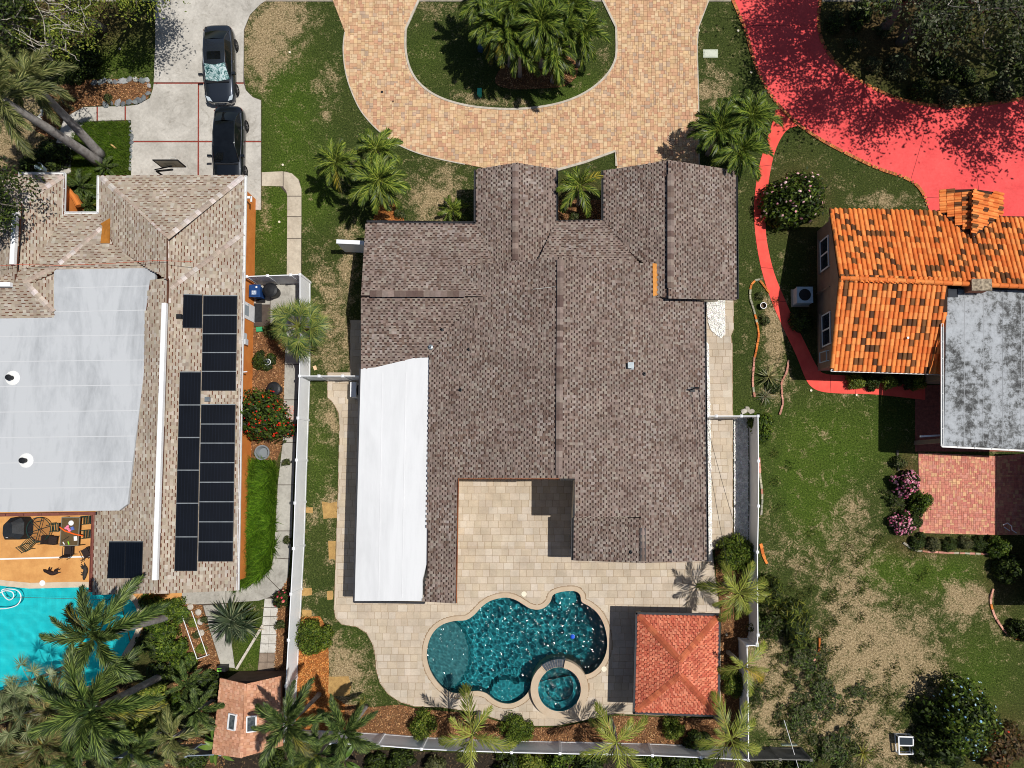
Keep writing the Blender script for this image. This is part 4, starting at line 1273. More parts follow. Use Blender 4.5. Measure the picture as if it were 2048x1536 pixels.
# ---------------------------------------------------------------- gazebo
gz = thing('gazebo', 'square gazebo with red orange hipped shingle roof beside the pool', 'gazebo', G(1340, 1320, 0))
GZ = 2.55
gc = [(1275, 1229), (1437, 1232), (1435, 1430), (1270, 1424)]
apex_px = (1358, 1330)
W = [G(*q, GZ) for q in gc]
gbase = M('red_roof_underlay', lin(126, 52, 36), lin(104, 42, 30), 3, 0.95)
RP_ = [lin(195, 108, 81), lin(205, 120, 91), lin(187, 98, 72), lin(209, 128, 99), lin(180, 90, 68), lin(199, 113, 84)]
GT = dict(course=0.15, pitch=0.24, rise=0.022, pal=RP_, r=rs, gapw=0.03, slot=(0.5, 0.045, .3), noise_k=0.2)
cx = sum(w.x for w in W) / 4; cy = sum(w.y for w in W) / 4
half = ((W[0] - W[1]).length) / 2
AP = Vector((cx, cy + .05, GZ + half * 0.40))
# short ridge: the plan is a little longer than wide
LR = ((W[0] - W[3]).length - (W[0] - W[1]).length) / 2
A1, A2 = AP + Vector((0, LR, 0)), AP - Vector((0, LR, 0))
class PT(Plane):
    def __init__(s, a, b, c):
        s.o = Vector(a); s.u = (Vector(b) - Vector(a)).normalized()
        s.n = s.u.cross(Vector(c) - Vector(a)).normalized()
        if s.n.z < 0: s.n = -s.n
        s.v = s.n.cross(s.u)
        if s.v.z < 0: s.v = -s.v
def tri_slope(parent, pts, base, spec, mat):
    pl = PT(pts[0], pts[1], pts[2])
    P = [Vector(p) for p in pts]
    if area2([(p.x, p.y) for p in P]) < 0: P.reverse()
    b = MB(); b.slab(P, 0.12); o = b.build('roof_slope', base, parent)
    t = MB(); tabs(t, pl, P, **spec); t.build('shingle', mat, o, kind='stuff')
for pts in ((W[0], W[1], A1), (W[1], W[2], A2, A1), (W[2], W[3], A2), (W[3], W[0], A1, A2)):
    tri_slope(gz, pts, gbase, GT, shing_a)
for a, c in ((W[0], A1), (W[1], A1), (W[2], A2), (W[3], A2)):
    caps(gz, a.lerp(c, .03) + Vector((0, 0, .03)), c + Vector((0, 0, .04)), 0.34, 0.09, 0.26, shing_o, [lin(168, 88, 58), lin(180, 98, 66), lin(160, 80, 54)], rs)
b = MB()
for i in range(4):
    a, c = W[i], W[(i + 1) % 4]
    d = (c - a).normalized(); n = Vector((d.y, -d.x, 0))
    if n.dot(a - Vector((cx, cy, GZ))) < 0: n = -n
    b.bar(a + n * .06 - Vector((0, 0, .1)) - d * .1, c + n * .06 - Vector((0, 0, .1)) + d * .1, 0.12, 0.2)
b.build('gutter', darkf, gz)
for w in W:
    d = (Vector((cx, cy, GZ)) - w) * 0.16
    b = MB(); b.box((w.x + d.x, w.y + d.y, GZ / 2), (.22, .22, GZ)); b.box((w.x + d.x, w.y + d.y, .15), (.3, .3, .22)); b.build('post', stucco, gz)

# ---------------------------------------------------------------- left house
lh = thing('house', 'left house with beige shingle hips, white flat roof and orange walls', 'house', G(250, 750, 0))
LBASE = M('beige_roof_underlay', lin(104, 66, 48), lin(90, 58, 44), 2, 0.95)
LPal = [lin(162, 149, 132), lin(155, 141, 125), lin(168, 156, 140), lin(160, 146, 129), lin(176, 167, 154), lin(164, 151, 135)]
LT = dict(course=0.165, pitch=0.40, rise=0.012, pal=LPal, r=rs, gapw=0.0, slot=(0.56, 0.055, .22), noise_k=0.1)
LE = 2.6
qN = Plane((199, 351), (490, 350), LE, (330, 470), 0.29)
qE = Plane((490, 352), (474, 1181), LE, (340, 700), 0.235)
qGw = Plane((198, 352), (197, 428), LE, (300, 440), 0.29)
qMn = Plane((130, 427), (197, 428), LE, (160, 520), 0.22)
qDe = Plane((128, 350), (127, 440), LE, (60, 440), 0.29)
qDn = Plane((-30, 349), (128, 349), LE, (40, 420), 0.29)
qW = Plane((188, 1030), (185, 1188), LE, (300, 1100), 0.255)
ldk = dict(tabspec=LT, tabmat=shing_a)
apx = qN.at(332, 476)
roof_slope(lh, qN, [(199, 351), (490, 350), (332, 477)], LBASE, 0.13, **ldk)
roof_slope(lh, qE, [(490, 350), (474, 1181), (310, 1188), (322, 900), (332, 600), (331, 475)], LBASE, 0.13, **ldk)
roof_slope(lh, qGw, [(199, 351), (333, 477), (334, 560), (312, 545), (300, 540), (225, 490), (198, 428)], LBASE, 0.13, **ldk)
roof_slope(lh, qMn, [(128, 427), (200, 428), (225, 488), (305, 541), (110, 543), (50, 572), (-30, 566), (70, 530)], LBASE, 0.13, **ldk)
roof_slope(lh, qDe, [(128, 350), (130, 440), (118, 478), (50, 565), (25, 560), (40, 404)], LBASE, 0.13, **ldk)
roof_slope(lh, qDn, [(-60, 349), (128, 349), (41, 407), (-60, 470)], LBASE, 0.13, **ldk)
qDw = Plane((-60, 380), (-60, 500), LE, (30, 440), 0.29)
roof_slope(lh, qDw, [(-60, 340), (42, 405), (30, 565), (-60, 600)], LBASE, 0.13, **ldk)
qS = Plane((-20, 650), (110, 648), 3.3, (40, 575), 0.25)
roof_slope(lh, qS, [(-60, 575), (50, 566), (110, 630), (110, 660), (-60, 662)], LBASE, 0.13, **ldk)
qSe = Plane((125, 540), (125, 640), 3.15, (50, 570), 0.25)
roof_slope(lh, qSe, [(108, 535), (48, 566), (108, 625), (125, 640), (125, 535)], LBASE, 0.13, **ldk)
roof_slope(lh, qW, [(188, 1024), (240, 1010), (300, 560), (336, 556), (326, 900), (315, 1186), (186, 1190)], LBASE, 0.13, **ldk)
LC = [lin(172, 155, 142), lin(183, 169, 158), lin(163, 147, 133), lin(196, 186, 179)]
for pl, a, c in ((qN, (202, 354), (330, 475)), (qN, (486, 353), (334, 475)), (qE, (332, 480), (336, 606)), (qE, (486, 466), (341, 576)), (qDn, (126, 352), (44, 405)), (qDn, (-20, 370), (40, 405)), (qMn, (203, 457), (112, 534)), (qMn, (108, 536), (48, 566)), (qS, (52, 567), (107, 624)), (qE, (312, 1160), (311, 1186))):
    up_ = Vector((0, 0, .05))
    hi_ = lambda q: max((k.at(*q) for k in ({qGw, qMn} if pl is qMn and q[0] > 100 else {pl})), key=lambda v: v.z)
    caps(lh, hi_(a) + up_, hi_(c) + up_, 0.34, 0.09, 0.27, shing_o, LC, rs)
# white ridge vents
whm = M('white_painted_metal', (0.80, 0.80, 0.80), (0.72, 0.72, 0.73), 3, 0.5)
for pl, p2_, a, c in ((qE, qW, (333, 608), (314, 1159)), (qDe, qDw, (36, 424), (30, 531)), (qMn, qS, (-40, 571), (27, 571))):
    A, B = (max(pl.at(*q), p2_.at(*q), key=lambda v: v.z) for q in (a, c))
    b = MB(); b.bar(A + Vector((0, 0, .16)), B + Vector((0, 0, .16)), 0.25, 0.22); b.build('ridge_vent', whm, lh)
# white flat roof, weathered
lwm = bpy.data.materials.new('weathered_white_roof')
weathered(lwm, (0.46, 0.475, 0.49), (0.38, 0.395, 0.41), (0.24, 0.25, 0.26), 0.38, 0.55)
LFZ = 3.42
lf = [(-60, 638), (108, 635), (108, 543), (112, 539), (307, 536), (311, 541), (310, 568), (255, 1008), (238, 1021), (-60, 1025)]
b = MB(); b.slab([G(*q, LFZ) for q in lf], 0.2); lfo = b.build('flat_roof', lwm, lh)
seam = M('white_roof_seam', (0.52, 0.53, 0.54))
b = MB()
for yy, xa, xb in ((574, 130, 298), (622, 110, 300), (672, -60, 295), (722, -60, 289), (772, -60, 283), (823, -60, 276), (874, -60, 270), (925, -60, 264), (976, -60, 258)):
    b.bar(G(xa, yy + 2, LFZ + .003), G(xb, yy - 2, LFZ + .003), 0.045, 0.014)
b.build('membrane_seam', seam, lfo)
for q in ((25, 756), (52, 921)):
    p = G(*q, LFZ)
    b = MB(); b.lathe(p, [(.42, 0), (.40, .02), (.2, .05), (.17, .05)], 20); o = b.build('vent_flashing', M('pale_vent_flashing', (0.72, 0.72, 0.7)), lh)
    b = MB(); b.lathe(p, [(.13, .03), (.13, .3), (.17, .31), (.16, .36), (.05, .38)], 16); b.build('roof_vent', blackm, o)
# gutters
gwm = M('white_gutter', (0.74, 0.74, 0.73), (0.62, 0.62, 0.61), 4, 0.5)
grm = M('rusty_gutter', lin(128, 78, 66), lin(112, 66, 58), 4, 0.6)
for pts in ([(492, 352), (489, 512), (486, 640), (483, 760), (476, 1180)], [(38, 347), (130, 347)], [(130, 347), (128, 440)], [(130, 426), (196, 426)], [(196, 426), (197, 352)]):
    gutter(lh, [G(*q, LE - .02) for q in pts], 0.12, gwm)
gutter(lh, [G(*q, LFZ - .12) for q in ((-60, 1031), (190, 1027))], 0.15, grm)
gutter(lh, [G(*q, LE) for q in ((187, 1029), (181, 1184))], 0.15, grm)
orw = M('orange_stucco', lin(214, 132, 62), lin(196, 114, 50), 1.2, 0.9, 0.2, 40, fine=0.06)
wall_box(lh, foot([(199, 351), (490, 351), (474, 1181), (188, 1188), (188, 1030), (-60, 1030), (-60, 352), (128, 352), (128, 427), (199, 427)], LE, 0.42), LE - .06, orw)
b = MB(); b.prism(GP([(-60, 645), (108, 642), (112, 545), (300, 542), (250, 1000), (-60, 1010)], LFZ), 2.4, LFZ - .2); b.build('wall', orw, lh)
# tan saddle board
b = MB(); b.slab([max(qGw.at(*q), qMn.at(*q), key=lambda v: v.z) + Vector((0, 0, .06)) for q in [(202, 448), (221, 437), (220, 487), (202, 487), (206, 453)]], .05); b.build('saddle_flashing', M('ochre_flashing', lin(170, 110, 40), lin(150, 96, 36), 3, .7), lh)
# curved orange entry wall
b = MB(); b.tube([G(x, y, 1.4) for x, y in ((128, 372), (140, 384), (150, 398), (157, 412))], .16, 8); b.build('entry_wall', orw, lh)
# red string across the roof
b = MB()
pts = [G(x, y, z) for x, y, z in ((-20, 533, 3.95), (40, 529, 4.1), (120, 531, 3.5), (220, 527, 3.75), (310, 521, 4.2), (385, 523, 4.3))]
b.tube(pts, .014, 5); b.build('string', M('red_cord', lin(186, 84, 56)), None, label='thin red string stretched over the left roof', cat='string')
# door, meter boxes and bracket lamp on the east wall
eaveE = lambda y: (490 + (474 - 490) * (y - 352) / 829.0)
def east_wall_x(y_px):
    p = qE.at(eaveE(y_px), y_px)
    return p.x - 0.42
def on_east(y_px, z):
    # point on the wall whose ground/photo row is y_px
    for it in range(3):
        y = G(500, y_px, z).y
    return Vector((G(eaveE(y_px), y_px, LE).x - 0.40, y, z))
p = on_east(622, 1.05)
b = MB(); b.box(p, (.08, 1.0, 2.1)); dd = b.build('door', whm, lh)
b = MB(); b.box(p + Vector((.06, 0, .35)), (.03, .6, .9)); b.build('door_panel', M('door_glass', lin(150, 160, 166), None, 2, .2), dd)
b = MB(); b.box(p + Vector((.07, .4, -.05)), (.06, .05, .05)); b.build('handle', pipe, dd)
for y_, z in ((672, 1.6), (684, 1.4)):
    b = MB(); b.box(on_east(y_, z) + Vector((.08, 0, 0)), (.2, .34, .4)); b.build('meter_box', M('meter_grey', lin(196, 200, 204), None, 2, .4), lh)
b = MB(); q = on_east(745, 2.0); b.tube([q, q + Vector((.5, .05, .05))], .04, 6); b.build('downspout', whm, lh)
b = MB(); q = on_east(395, 1.9); b.box(q + Vector((.25, 0, 0)), (.5, .14, .08)); b.box(q + Vector((.5, -.1, 0)), (.08, .35, .08)); b.build('gate_bracket', whm, lh)
# roof fittings
b = MB(); p = qE.at(417, 799); b.box(p + Vector((0, 0, .1)), (.26, .26, .2)); b.build('roof_vent', pipe, lh)
b = MB(); p = qE.at(361, 634); b.box(p + Vector((0, 0, .1)), (.3, .25, .2)); b.build('junction_box', blackm, lh)
# ---- solar panels
pvm, nt, N, L, B = newmat('solar_cell_sheet')
tc = posvec(nt)
w1 = N.new('ShaderNodeTexWave'); w1.inputs['Scale'].default_value = 1.9; w1.bands_direction = 'X'; L.new(tc, w1.inputs[0])
n1 = noise_node(nt, 0.8, 3, .5, tc)
c = mixc(nt, mathn(nt, 'GREATER_THAN', w1.outputs[1], .93), ramp(nt, n1.outputs[0], [(.3, lin(7, 9, 13)), (.7, lin(11, 14, 20))]), lin(16, 20, 28))
L.new(c, B.inputs['Base Color']); B.inputs['Roughness'].default_value = .16; B.inputs['Specular IOR Level'].default_value = .5
frm = M('anodised_frame', lin(30, 33, 38), lin(40, 44, 50), 3, .4)
rail = M('aluminium_rail', lin(120, 126, 130), lin(100, 106, 110), 3, .45, metal=.5)
def solar(px, plane, label, rail_at=None):
    P = [plane.at(*q) + plane.n * .13 for q in px]
    c = sum(P, Vector()) / 4
    t = thing('solar_panel', label, 'solar panel', c - plane.n * .13, 'solar panels on the left roof')
    b = MB(); Q = [c + (p - c) * .97 + plane.n * .004 for p in P]
    P_ = P if area2([(p.x, p.y) for p in P]) > 0 else list(reversed(P))
    Q_ = Q if area2([(p.x, p.y) for p in Q]) > 0 else list(reversed(Q))
    b.slab(P_, .04); b.build('frame', frm, t)
    b = MB(); b.slab(Q_, .012); b.build('cell_sheet', pvm, t)
    b = MB(); a, d = (P[0] + P[1]) / 2, (P[1] + P[2]) / 2
    mids = [(P[i] + P[(i + 1) % 4]) / 2 for i in range(4)]
    b.bar(P[0] - plane.n * .02, P[1] - plane.n * .02, .05, .05); b.build('mounting_rail', rail, t)
    for m in (P[0], P[1]):
        pass
def quadx(y):  # photo x of the column edges as they drift left downwards
    k = (y - 590) / 553.0
    return (365.5 - 15 * k, 407 - 11 * k, 475.5 - 9.5 * k)
ords = ['top', 'second', 'third', 'fourth', 'fifth', 'sixth', 'seventh', 'eighth', 'ninth', 'tenth', 'eleventh', 'twelfth', 'bottom']
rows = [(592, 631), (631, 668), (668, 705.5), (705.5, 743), (743, 782), (809, 848), (848, 886), (886, 925), (925, 964), (964, 1003), (1003, 1043), (1043, 1083), (1083, 1123)]
for (y0, y1), o_ in zip(rows, ords):
    a, c = quadx(y0), quadx(y1)
    solar([(a[1] + .6, y0 + .4), (a[2], y0 + .4), (c[2], y1 - .4), (c[1] + .6, y1 - .4)], qE, '%s solar panel in the long column nearest the orange wall' % o_)
for (y0, y1), o_ in zip([(744, 810), (810, 875), (875, 940), (940, 1006), (1006, 1073), (1073, 1142)], ['top', 'second', 'third', 'fourth', 'fifth', 'bottom']):
    a, c = quadx(y0), quadx(y1)
    solar([(a[0] - .5, y0 + .4), (a[1] - 1.2, y0 + .4), (c[1] - 1.2, y1 - .4), (c[0] - .5, y1 - .4)], qE, '%s solar panel in the narrow column nearest the white ridge strip' % o_)
solar([(368, 590), (405.5, 591), (405, 657), (366, 656)], qE, 'lone upright solar panel beside the top of the long column')
solar([(222, 1083), (254.4, 1083), (252.4, 1156), (218, 1156)], qW, 'left one of two solar panels by the pool corner')
solar([(255.4, 1083), (289, 1083), (287, 1156), (253.4, 1156)], qW, 'right one of two solar panels by the pool corner')

# ---------------------------------------------------------------- right house with tile roof
rh = thing('house', 'right house with orange barrel tile roof and grey flat roof', 'house', G(1850, 620, 0))
RE = 2.75
tn = Plane((1659, 419), (2048, 427), RE, (1800, 540), 0.33)
ts = Plane((1665, 738), (1885, 745), RE, (1780, 600), 0.30)
tpw = Plane((1880, 381), (1881, 425), RE + .1, (1945, 400), 0.34)
tpe = Plane((2004, 386), (2003, 430), RE + .1, (1945, 400), 0.34)
tbase = M('tile_underlay', lin(60, 38, 26), lin(50, 32, 24), 2, 0.95)
tile_o = M('clay_tile', (0.86,) * 3, (1.1,) * 3, 3, 0.75, 0.2, 40, 0.006, src='obj', fine=0.12, fscale=22)
tile_a = M('clay_tile_joined', (0.86,) * 3, (1.1,) * 3, 3, 0.75, 0.2, 40, 0.006, src='attr', fine=0.12, fscale=22)
TW, TL = 0.275, 0.385
def tile_template():
    vs, fs = [], []
    prof = []
    for k in range(7):                       # the round barrel
        a = math.pi * k / 6
        prof.append((-0.02 + 0.085 - 0.085 * math.cos(a), 0.075 * math.sin(a) + 0.012))
    prof += [(0.165, 0.0), (0.21, -0.004), (0.255, 0.006)]
    m = len(prof)
    for j, (v, lift) in enumerate(((-0.03, 0.030), (TL + 0.02, 0.004))):
        for x, h in prof:
            vs.append((x, v, h + lift))
    for k in range(m - 1):
        fs.append((k, k + 1, m + k + 1, m + k))
    # front lip
    for x, h in prof:
        vs.append((x, -0.03, max(0, h * .2)))
    for k in range(m - 1):
        fs.append((2 * m + k, 2 * m + k + 1, k + 1, k))
    return vs, fs
tv, tf = tile_template()
b = MB(); b.mesh(tv, tf); tme = b.data('roof_tile', smooth=False); tme.materials.append(tile_o)
OR_ = [lin(216, 120, 54), lin(224, 130, 62), lin(206, 108, 46), lin(228, 140, 72)]
DR_ = [lin(98, 61, 30), lin(83, 50, 26), lin(112, 72, 36), lin(125, 76, 37)]
SINGLES = [0]
def tile_slope(pl, px, cap_single, seed, name='roof_slope', clip=None):
    P = [pl.at(*q) for q in px]
    if area2([(p.x, p.y) for p in P]) < 0: P.reverse()
    bb = MB(); bb.slab(P, .12); o = bb.build(name, tbase, rh)
    Q = P2(pl, P)
    us = [q[0] for q in Q]; vs_ = [q[1] for q in Q]
    r = random.Random(seed)
    j = MB()
    rot = Matrix((pl.u, pl.v, pl.n)).transposed().to_4x4()
    flip = pl.u.cross(pl.v).dot(pl.n) < 0
    n1 = 0
    u = min(us) + .02
    cols = []; prevd = False
    while u < max(us):
        v = min(vs_) - .02
        while v < max(vs_):
            mid = (u + TW / 2, v + TL / 2)
            if inpoly(*mid, Q) and inpoly(u + .03, v + TL * .5, Q) and inpoly(u + TW - .03, v + TL * .5, Q):
                cols.append((u, v))
            v += TL
        u += TW
    for (u, v) in cols:
        dark = r.random() < (0.23 if not prevd else .05)
        prevd = dark
        col = vary(r.choice(DR_ if dark else OR_), r, 0.07)
        c = pl.o + pl.u * u + pl.v * v + pl.n * .005
        if n1 < cap_single and frame_px(c):
            mw = Matrix.Translation(c) @ rot
            inst('roof_tile', tme, o, mw, col); n1 += 1
        else:
            W_ = [c + pl.u * x + pl.v * y + pl.n * z for x, y, z in tv]
            ff = tf if not flip else [tuple(reversed(f)) for f in tf]
            j.mesh(W_, ff, col)
    if j.f:
        j.build('roof_tile', tile_a, o, kind='stuff')
    return o
def frame_px(c):
    a, b_ = px_of(c.x, c.y, c.z)
    return 3 < a < 2040 and 3 < b_ < 1530
tile_slope(tn, [(1659, 419), (1882, 424), (1945, 476), (2000, 432), (2120, 434), (2120, 578), (1679, 557)], 170, 1)
tile_slope(ts, [(1679, 553), (1895, 560), (1895, 745), (1661, 739)], 130, 2)
tile_slope(tpw, [(1880, 380), (1949, 378), (1945, 476), (1882, 424)], 0, 3)
tile_slope(tpe, [(1947, 378), (2004, 386), (2002, 430), (1945, 476)], 0, 4)
rt = MB()
def barrel_ridge(A, B, r0, step, parent):
    L_ = (B - A).length; n = int(L_ / step)
    x = (B - A).normalized(); y = Vector((0, 0, 1)).cross(x).normalized(); z = x.cross(y)
    bb = MB()
    prof = [(math.cos(math.pi * k / 8), math.sin(math.pi * k / 8)) for k in range(9)]
    vs = [(0, c * 1.0, s) for c, s in prof] + [(1.06, c * .86, s * .86) for c, s in prof]
    bb.mesh(vs, [(k, k + 1, 9 + k + 1, 9 + k) for k in range(8)] + [tuple(range(9))])
    me = bb.data('ridge_tile'); me.materials.append(tile_o)
    rot = Matrix((x, y, z)).transposed().to_4x4()
    for i in range(n):
        mw = Matrix.Translation(A + x * (L_ * i / n)) @ rot @ Matrix.Diagonal((L_ / n, r0, r0, 1))
        inst('ridge_tile', me, parent, mw, vary(rs.choice(OR_), rs, .06))
barrel_ridge(tn.at(1680, 556), tn.at(2110, 576), .15, .5, rh)
barrel_ridge(tpw.at(1948, 379), tpw.at(1945, 474), .14, .45, rh)
# rake tiles on the left gable edge
for pl, a, c in ((tn, (1663, 421), (1683, 555)), (ts, (1664, 736), (1682, 557))):
    barrel_ridge(pl.at(*a) + Vector((0, 0, .0)), pl.at(*c), .13, .42, rh)
# flat grey roof
gfm = bpy.data.materials.new('blotchy_grey_roof')
m = gfm; m.use_nodes = True; nt = m.node_tree; B = nt.nodes['Principled BSDF']; p_ = posvec(nt)
mp = nt.nodes.new('ShaderNodeMapping'); mp.inputs['Scale'].default_value = (1.0, .45, 1); nt.links.new(p_, mp.inputs[0])
a = noise_node(nt, .45, 9, .68, mp.outputs[0], .1); c = noise_node(nt, 2.6, 9, .82, p_, .15); d = noise_node(nt, .2, 3, .5, p_)
s = mathn(nt, 'ADD', mathn(nt, 'MULTIPLY', a.outputs[0], .5), mathn(nt, 'MULTIPLY', c.outputs[0], .6))
nt.links.new(ramp(nt, s, [(.45, (.38, .40, .42)), (.53, (.30, .315, .33)), (.575, (.13, .135, .135)), (.625, (.035, .035, .035))]), B.inputs['Base Color'])
B.inputs['Roughness'].default_value = .85; add_bump(nt, B, c.outputs[0], .2, .01)
GFZ = 3.7
b = MB(); b.slab([G(*q, GFZ) for q in [(1894, 576), (2120, 584), (2120, 903), (1888, 891)]], .3); gfo = b.build('flat_roof', gfm, rh)
b = MB()
for xx in (1929, 1967, 2006, 2043):
    b.bar(G(xx, 582, GFZ + .003), G(xx - 1, 892, GFZ + .003), .03, .012)
b.build('membrane_seam', M('dark_roof_seam', (.3, .31, .32)), gfo)
gutter(rh, [G(1884, 648, GFZ - .06), G(1884, 892, GFZ - .06), G(2120, 904, GFZ - .06)], .13, gwm)
gutter(rh, [G(1662, 741, RE - .05), G(1886, 748, RE - .05)], .12, gwm)
b = MB(); q = G(1946, 577, GFZ); b.box(q + Vector((0, 0, .3)), (1.0, .55, .9)); ch = b.build('chimney', M('chimney_brick', lin(176, 112, 84), lin(150, 92, 70), 6, .9, .3, 30), rh)
b = MB(); b.box(q + Vector((0, 0, .79)), (1.12, .66, .1)); b.build('cap', M('lichen_stone', lin(176, 160, 136), lin(96, 84, 70), 6, .9, .5, 20), ch)
b = MB(); q = G(1905, 586, GFZ); b.box(q + Vector((0, 0, .03)), (.55, .5, .06)); b.build('skylight', M('dark_skylight', lin(26, 32, 42), None, 2, .15), rh)
rst = M('taupe_stucco', lin(150, 126, 108), lin(136, 112, 96), 1.5, .9, .2, 40, fine=.06)
wp = offset_poly(GP([(1659, 421), (2120, 428), (2120, 742), (1661, 738)], RE), -.3)
wall_box(rh, wp, RE - .06, rst)
wall_box(rh, GP([(1880, 760), (2120, 770), (2120, 780), (1880, 770)], 0), GFZ - .25, rst)
wall_box(rh, offset_poly(GP([(1894, 600), (2120, 600), (2120, 770), (1894, 765)], GFZ), -.4), GFZ - .3, rst)
for q in ((1900, 880), (2010, 885)):
    b = MB(); g_ = G(*q, GFZ); b.box((g_.x, g_.y, (GFZ - .3) / 2), (.25, .25, GFZ - .3)); b.build('post', rst, rh)
b = MB(); a, c = G(1840, 873, 2.5), G(1892, 870, 2.5); b.bar(a, c, .1, .1); b.build('beam', whm, rh)
gp = wp[0] if True else None
# west gable
xw = min(q[0] for q in wp)
A_, B_, C_ = tn.at(1660, 422), ts.at(1662, 735), tn.at(1679, 556)
gable(rh, Vector((xw - .01, A_.y - .3, A_.z)), Vector((xw - .01, B_.y + .3, B_.z)), Vector((xw - .01, C_.y, C_.z)), rst, t=-.1)
glm = M('dark_window_glass', lin(24, 30, 42), lin(34, 42, 56), 2, .08, spec=.5)
def west_window(y0, y1, z0, z1):
    ya, yb = G(1650, y0, (z0 + z1) / 2).y, G(1650, y1, (z0 + z1) / 2).y
    c = Vector((xw - .03, (ya + yb) / 2, (z0 + z1) / 2))
    b = MB(); b.box(c, (.04, abs(ya - yb), z1 - z0)); w_ = b.build('window', glm, rh)
    b = MB(); hw = abs(ya - yb) / 2; hz = (z1 - z0) / 2
    for s_ in (-1, 1):
        b.box(c + Vector((-.02, s_ * hw, 0)), (.06, .07, z1 - z0 + .14)); b.box(c + Vector((-.02, 0, s_ * hz)), (.06, 2 * hw, .07))
    b.box(c + Vector((-.025, 0, 0)), (.05, .08, z1 - z0)); b.build('frame', whm, w_)
    b = MB(); b.box(c + Vector((-.08, 0, -hz - .06)), (.18, 2 * hw + .3, .06)); b.build('sill', rst, w_)
west_window(478, 538, 1.0, 2.2)
west_window(628, 690, 1.0, 2.2)
b = MB(); a, c = G(1637, 588, .2), G(1664, 573, 2.3); a.x = c.x = xw - .06; b.tube([a, c], .04, 8); b.build('downspout', rst, rh)
# little white bracket frame by the corner
b = MB()
c0 = Vector((xw - .1, G(1640, 722, 1.6).y, 1.7))
for d_ in ((0, 0, 0), (0, .6, 0)):
    v = c0 + Vector(d_)
    b.bar(v, v + Vector((-.1, 0, -.8)), .05, .05); b.bar(v, v + Vector((.45, 0, .3)), .05, .05)
b.bar(c0, c0 + Vector((0, .6, 0)), .05, .05); b.bar(c0 + Vector((-.1, 0, -.8)), c0 + Vector((-.1, .6, -.8)), .05, .05)
b.build('awning_bracket', M('pale_blue_metal', lin(176, 190, 196), None, 2, .4), rh)
# roof pipe
p = ts.at(1812, 677); b = MB(); b.lathe(p, [(.1, 0), (.1, .05), (.06, .06), (.06, .25)], 10); b.build('plumbing_vent', pipe, rh)
# garage wing of the same house reaching in from the right edge of the picture
wing = GP([(2046, 903), (2300, 903), (2300, 1205), (2046, 1205)], 0)
wall_box(rh, offset_poly(wing, -.1), 3.3, rst)
b = MB(); b.slab([(x, y, 3.55) for x, y in ccw(wing)], .25); b.build('flat_roof', gfm, rh)

# ---------------------------------------------------------------- garden shed
sh = thing('shed', 'small shed with peach shingle gable roof and skylight by the bottom left palms', 'shed', G(500, 1430, 0))
SZ = 2.2
sw_ = Plane((440, 1357), (427, 1480), SZ, (490, 1420), .33)
se_ = Plane((562, 1352), (560, 1500), SZ, (490, 1420), .33)
SP = [lin(196, 146, 116), lin(190, 138, 108), lin(202, 154, 126), lin(184, 132, 102)]
ST_ = dict(course=0.16, pitch=0.33, rise=0.016, pal=SP, r=rs, gapw=0.012, slot=(.5, .02, .5), noise_k=.1)
sbase = M('shed_underlay', lin(120, 76, 54), None, 2, .95)
roof_slope(sh, sw_, [(440, 1356), (493, 1368), (482, 1516), (424, 1508)], sbase, .1, tabspec=ST_, tabmat=shing_a)
roof_slope(sh, se_, [(491, 1368), (562, 1352), (566, 1492), (480, 1516)], sbase, .1, tabspec=ST_, tabmat=shing_a)
wall_box(sh, offset_poly(GP([(441, 1358), (561, 1356), (562, 1498), (428, 1500)], SZ), -.15), SZ - .06, M('shed_wood', lin(120, 96, 80), lin(100, 80, 66), 2, .9))
for pl, q, lab in ((sw_, (466, 1443), 1), (se_, (503, 1447), 2)):
    c = pl.at(*q)
    b = MB()
    for s_ in (-1, 1):
        b.box(c + pl.u * s_ * .42 + pl.n * .06, (.06, .5, .14), axes=(pl.u, pl.v, pl.n)); b.box(c + pl.v * s_ * .24 + pl.n * .06, (.86, .06, .14), axes=(pl.u, pl.v, pl.n))
    s_ = b.build('skylight', whm, sh)
    b = MB(); b.box(c + pl.n * .05, (.8, .44, .03), axes=(pl.u, pl.v, pl.n)); b.build('pane', M('skylight_glass', lin(90, 96, 98), lin(50, 56, 60), 5, .1), s_)
for q, w in (((476, 1364), .9), ((520, 1360), 1.3)):
    b = MB(); c = G(*q, 1.0); b.box((c.x, c.y - .1, 1.0), (w, .06, 1.8)); d_ = b.build('door', M('pale_grey_door', lin(160, 172, 178), lin(140, 150, 158), 2, .5), sh)

# ================================================================== PLANTS
def leafmat(name, rough=0.42, spec=0.45, trans=0.25, src='attr'):
    m, nt, N, L, B = newmat(name)
    p = posvec(nt)
    a = N.new('ShaderNodeAttribute'); a.attribute_name = 'Col'
    n = noise_node(nt, 2.0, 3, .6, p)
    oi = N.new('ShaderNodeObjectInfo')
    col = mixc(nt, 1.0, a.outputs['Color'], ramp(nt, n.outputs[0], [(.3, (.8,) * 3), (.7, (1.18,) * 3)]), 'MULTIPLY')
    col = mixc(nt, 1.0, col, oi.outputs['Color'], 'MULTIPLY')
    L.new(col, B.inputs['Base Color'])
    B.inputs['Roughness'].default_value = rough
    B.inputs['Specular IOR Level'].default_value = spec
    tr = N.new('ShaderNodeBsdfTranslucent')
    L.new(col, tr.inputs[0])
    mx = N.new('ShaderNodeMixShader'); mx.inputs[0].default_value = trans
    L.new(B.outputs[0], mx.inputs[1]); L.new(tr.outputs[0], mx.inputs[2])
    L.new(mx.outputs[0], N['Material Output'].inputs['Surface'])
    return m
leafM = leafmat('leaf_surface', .55, .22, .25)
frondM = leafmat('frond_surface', .45, .32, .22)
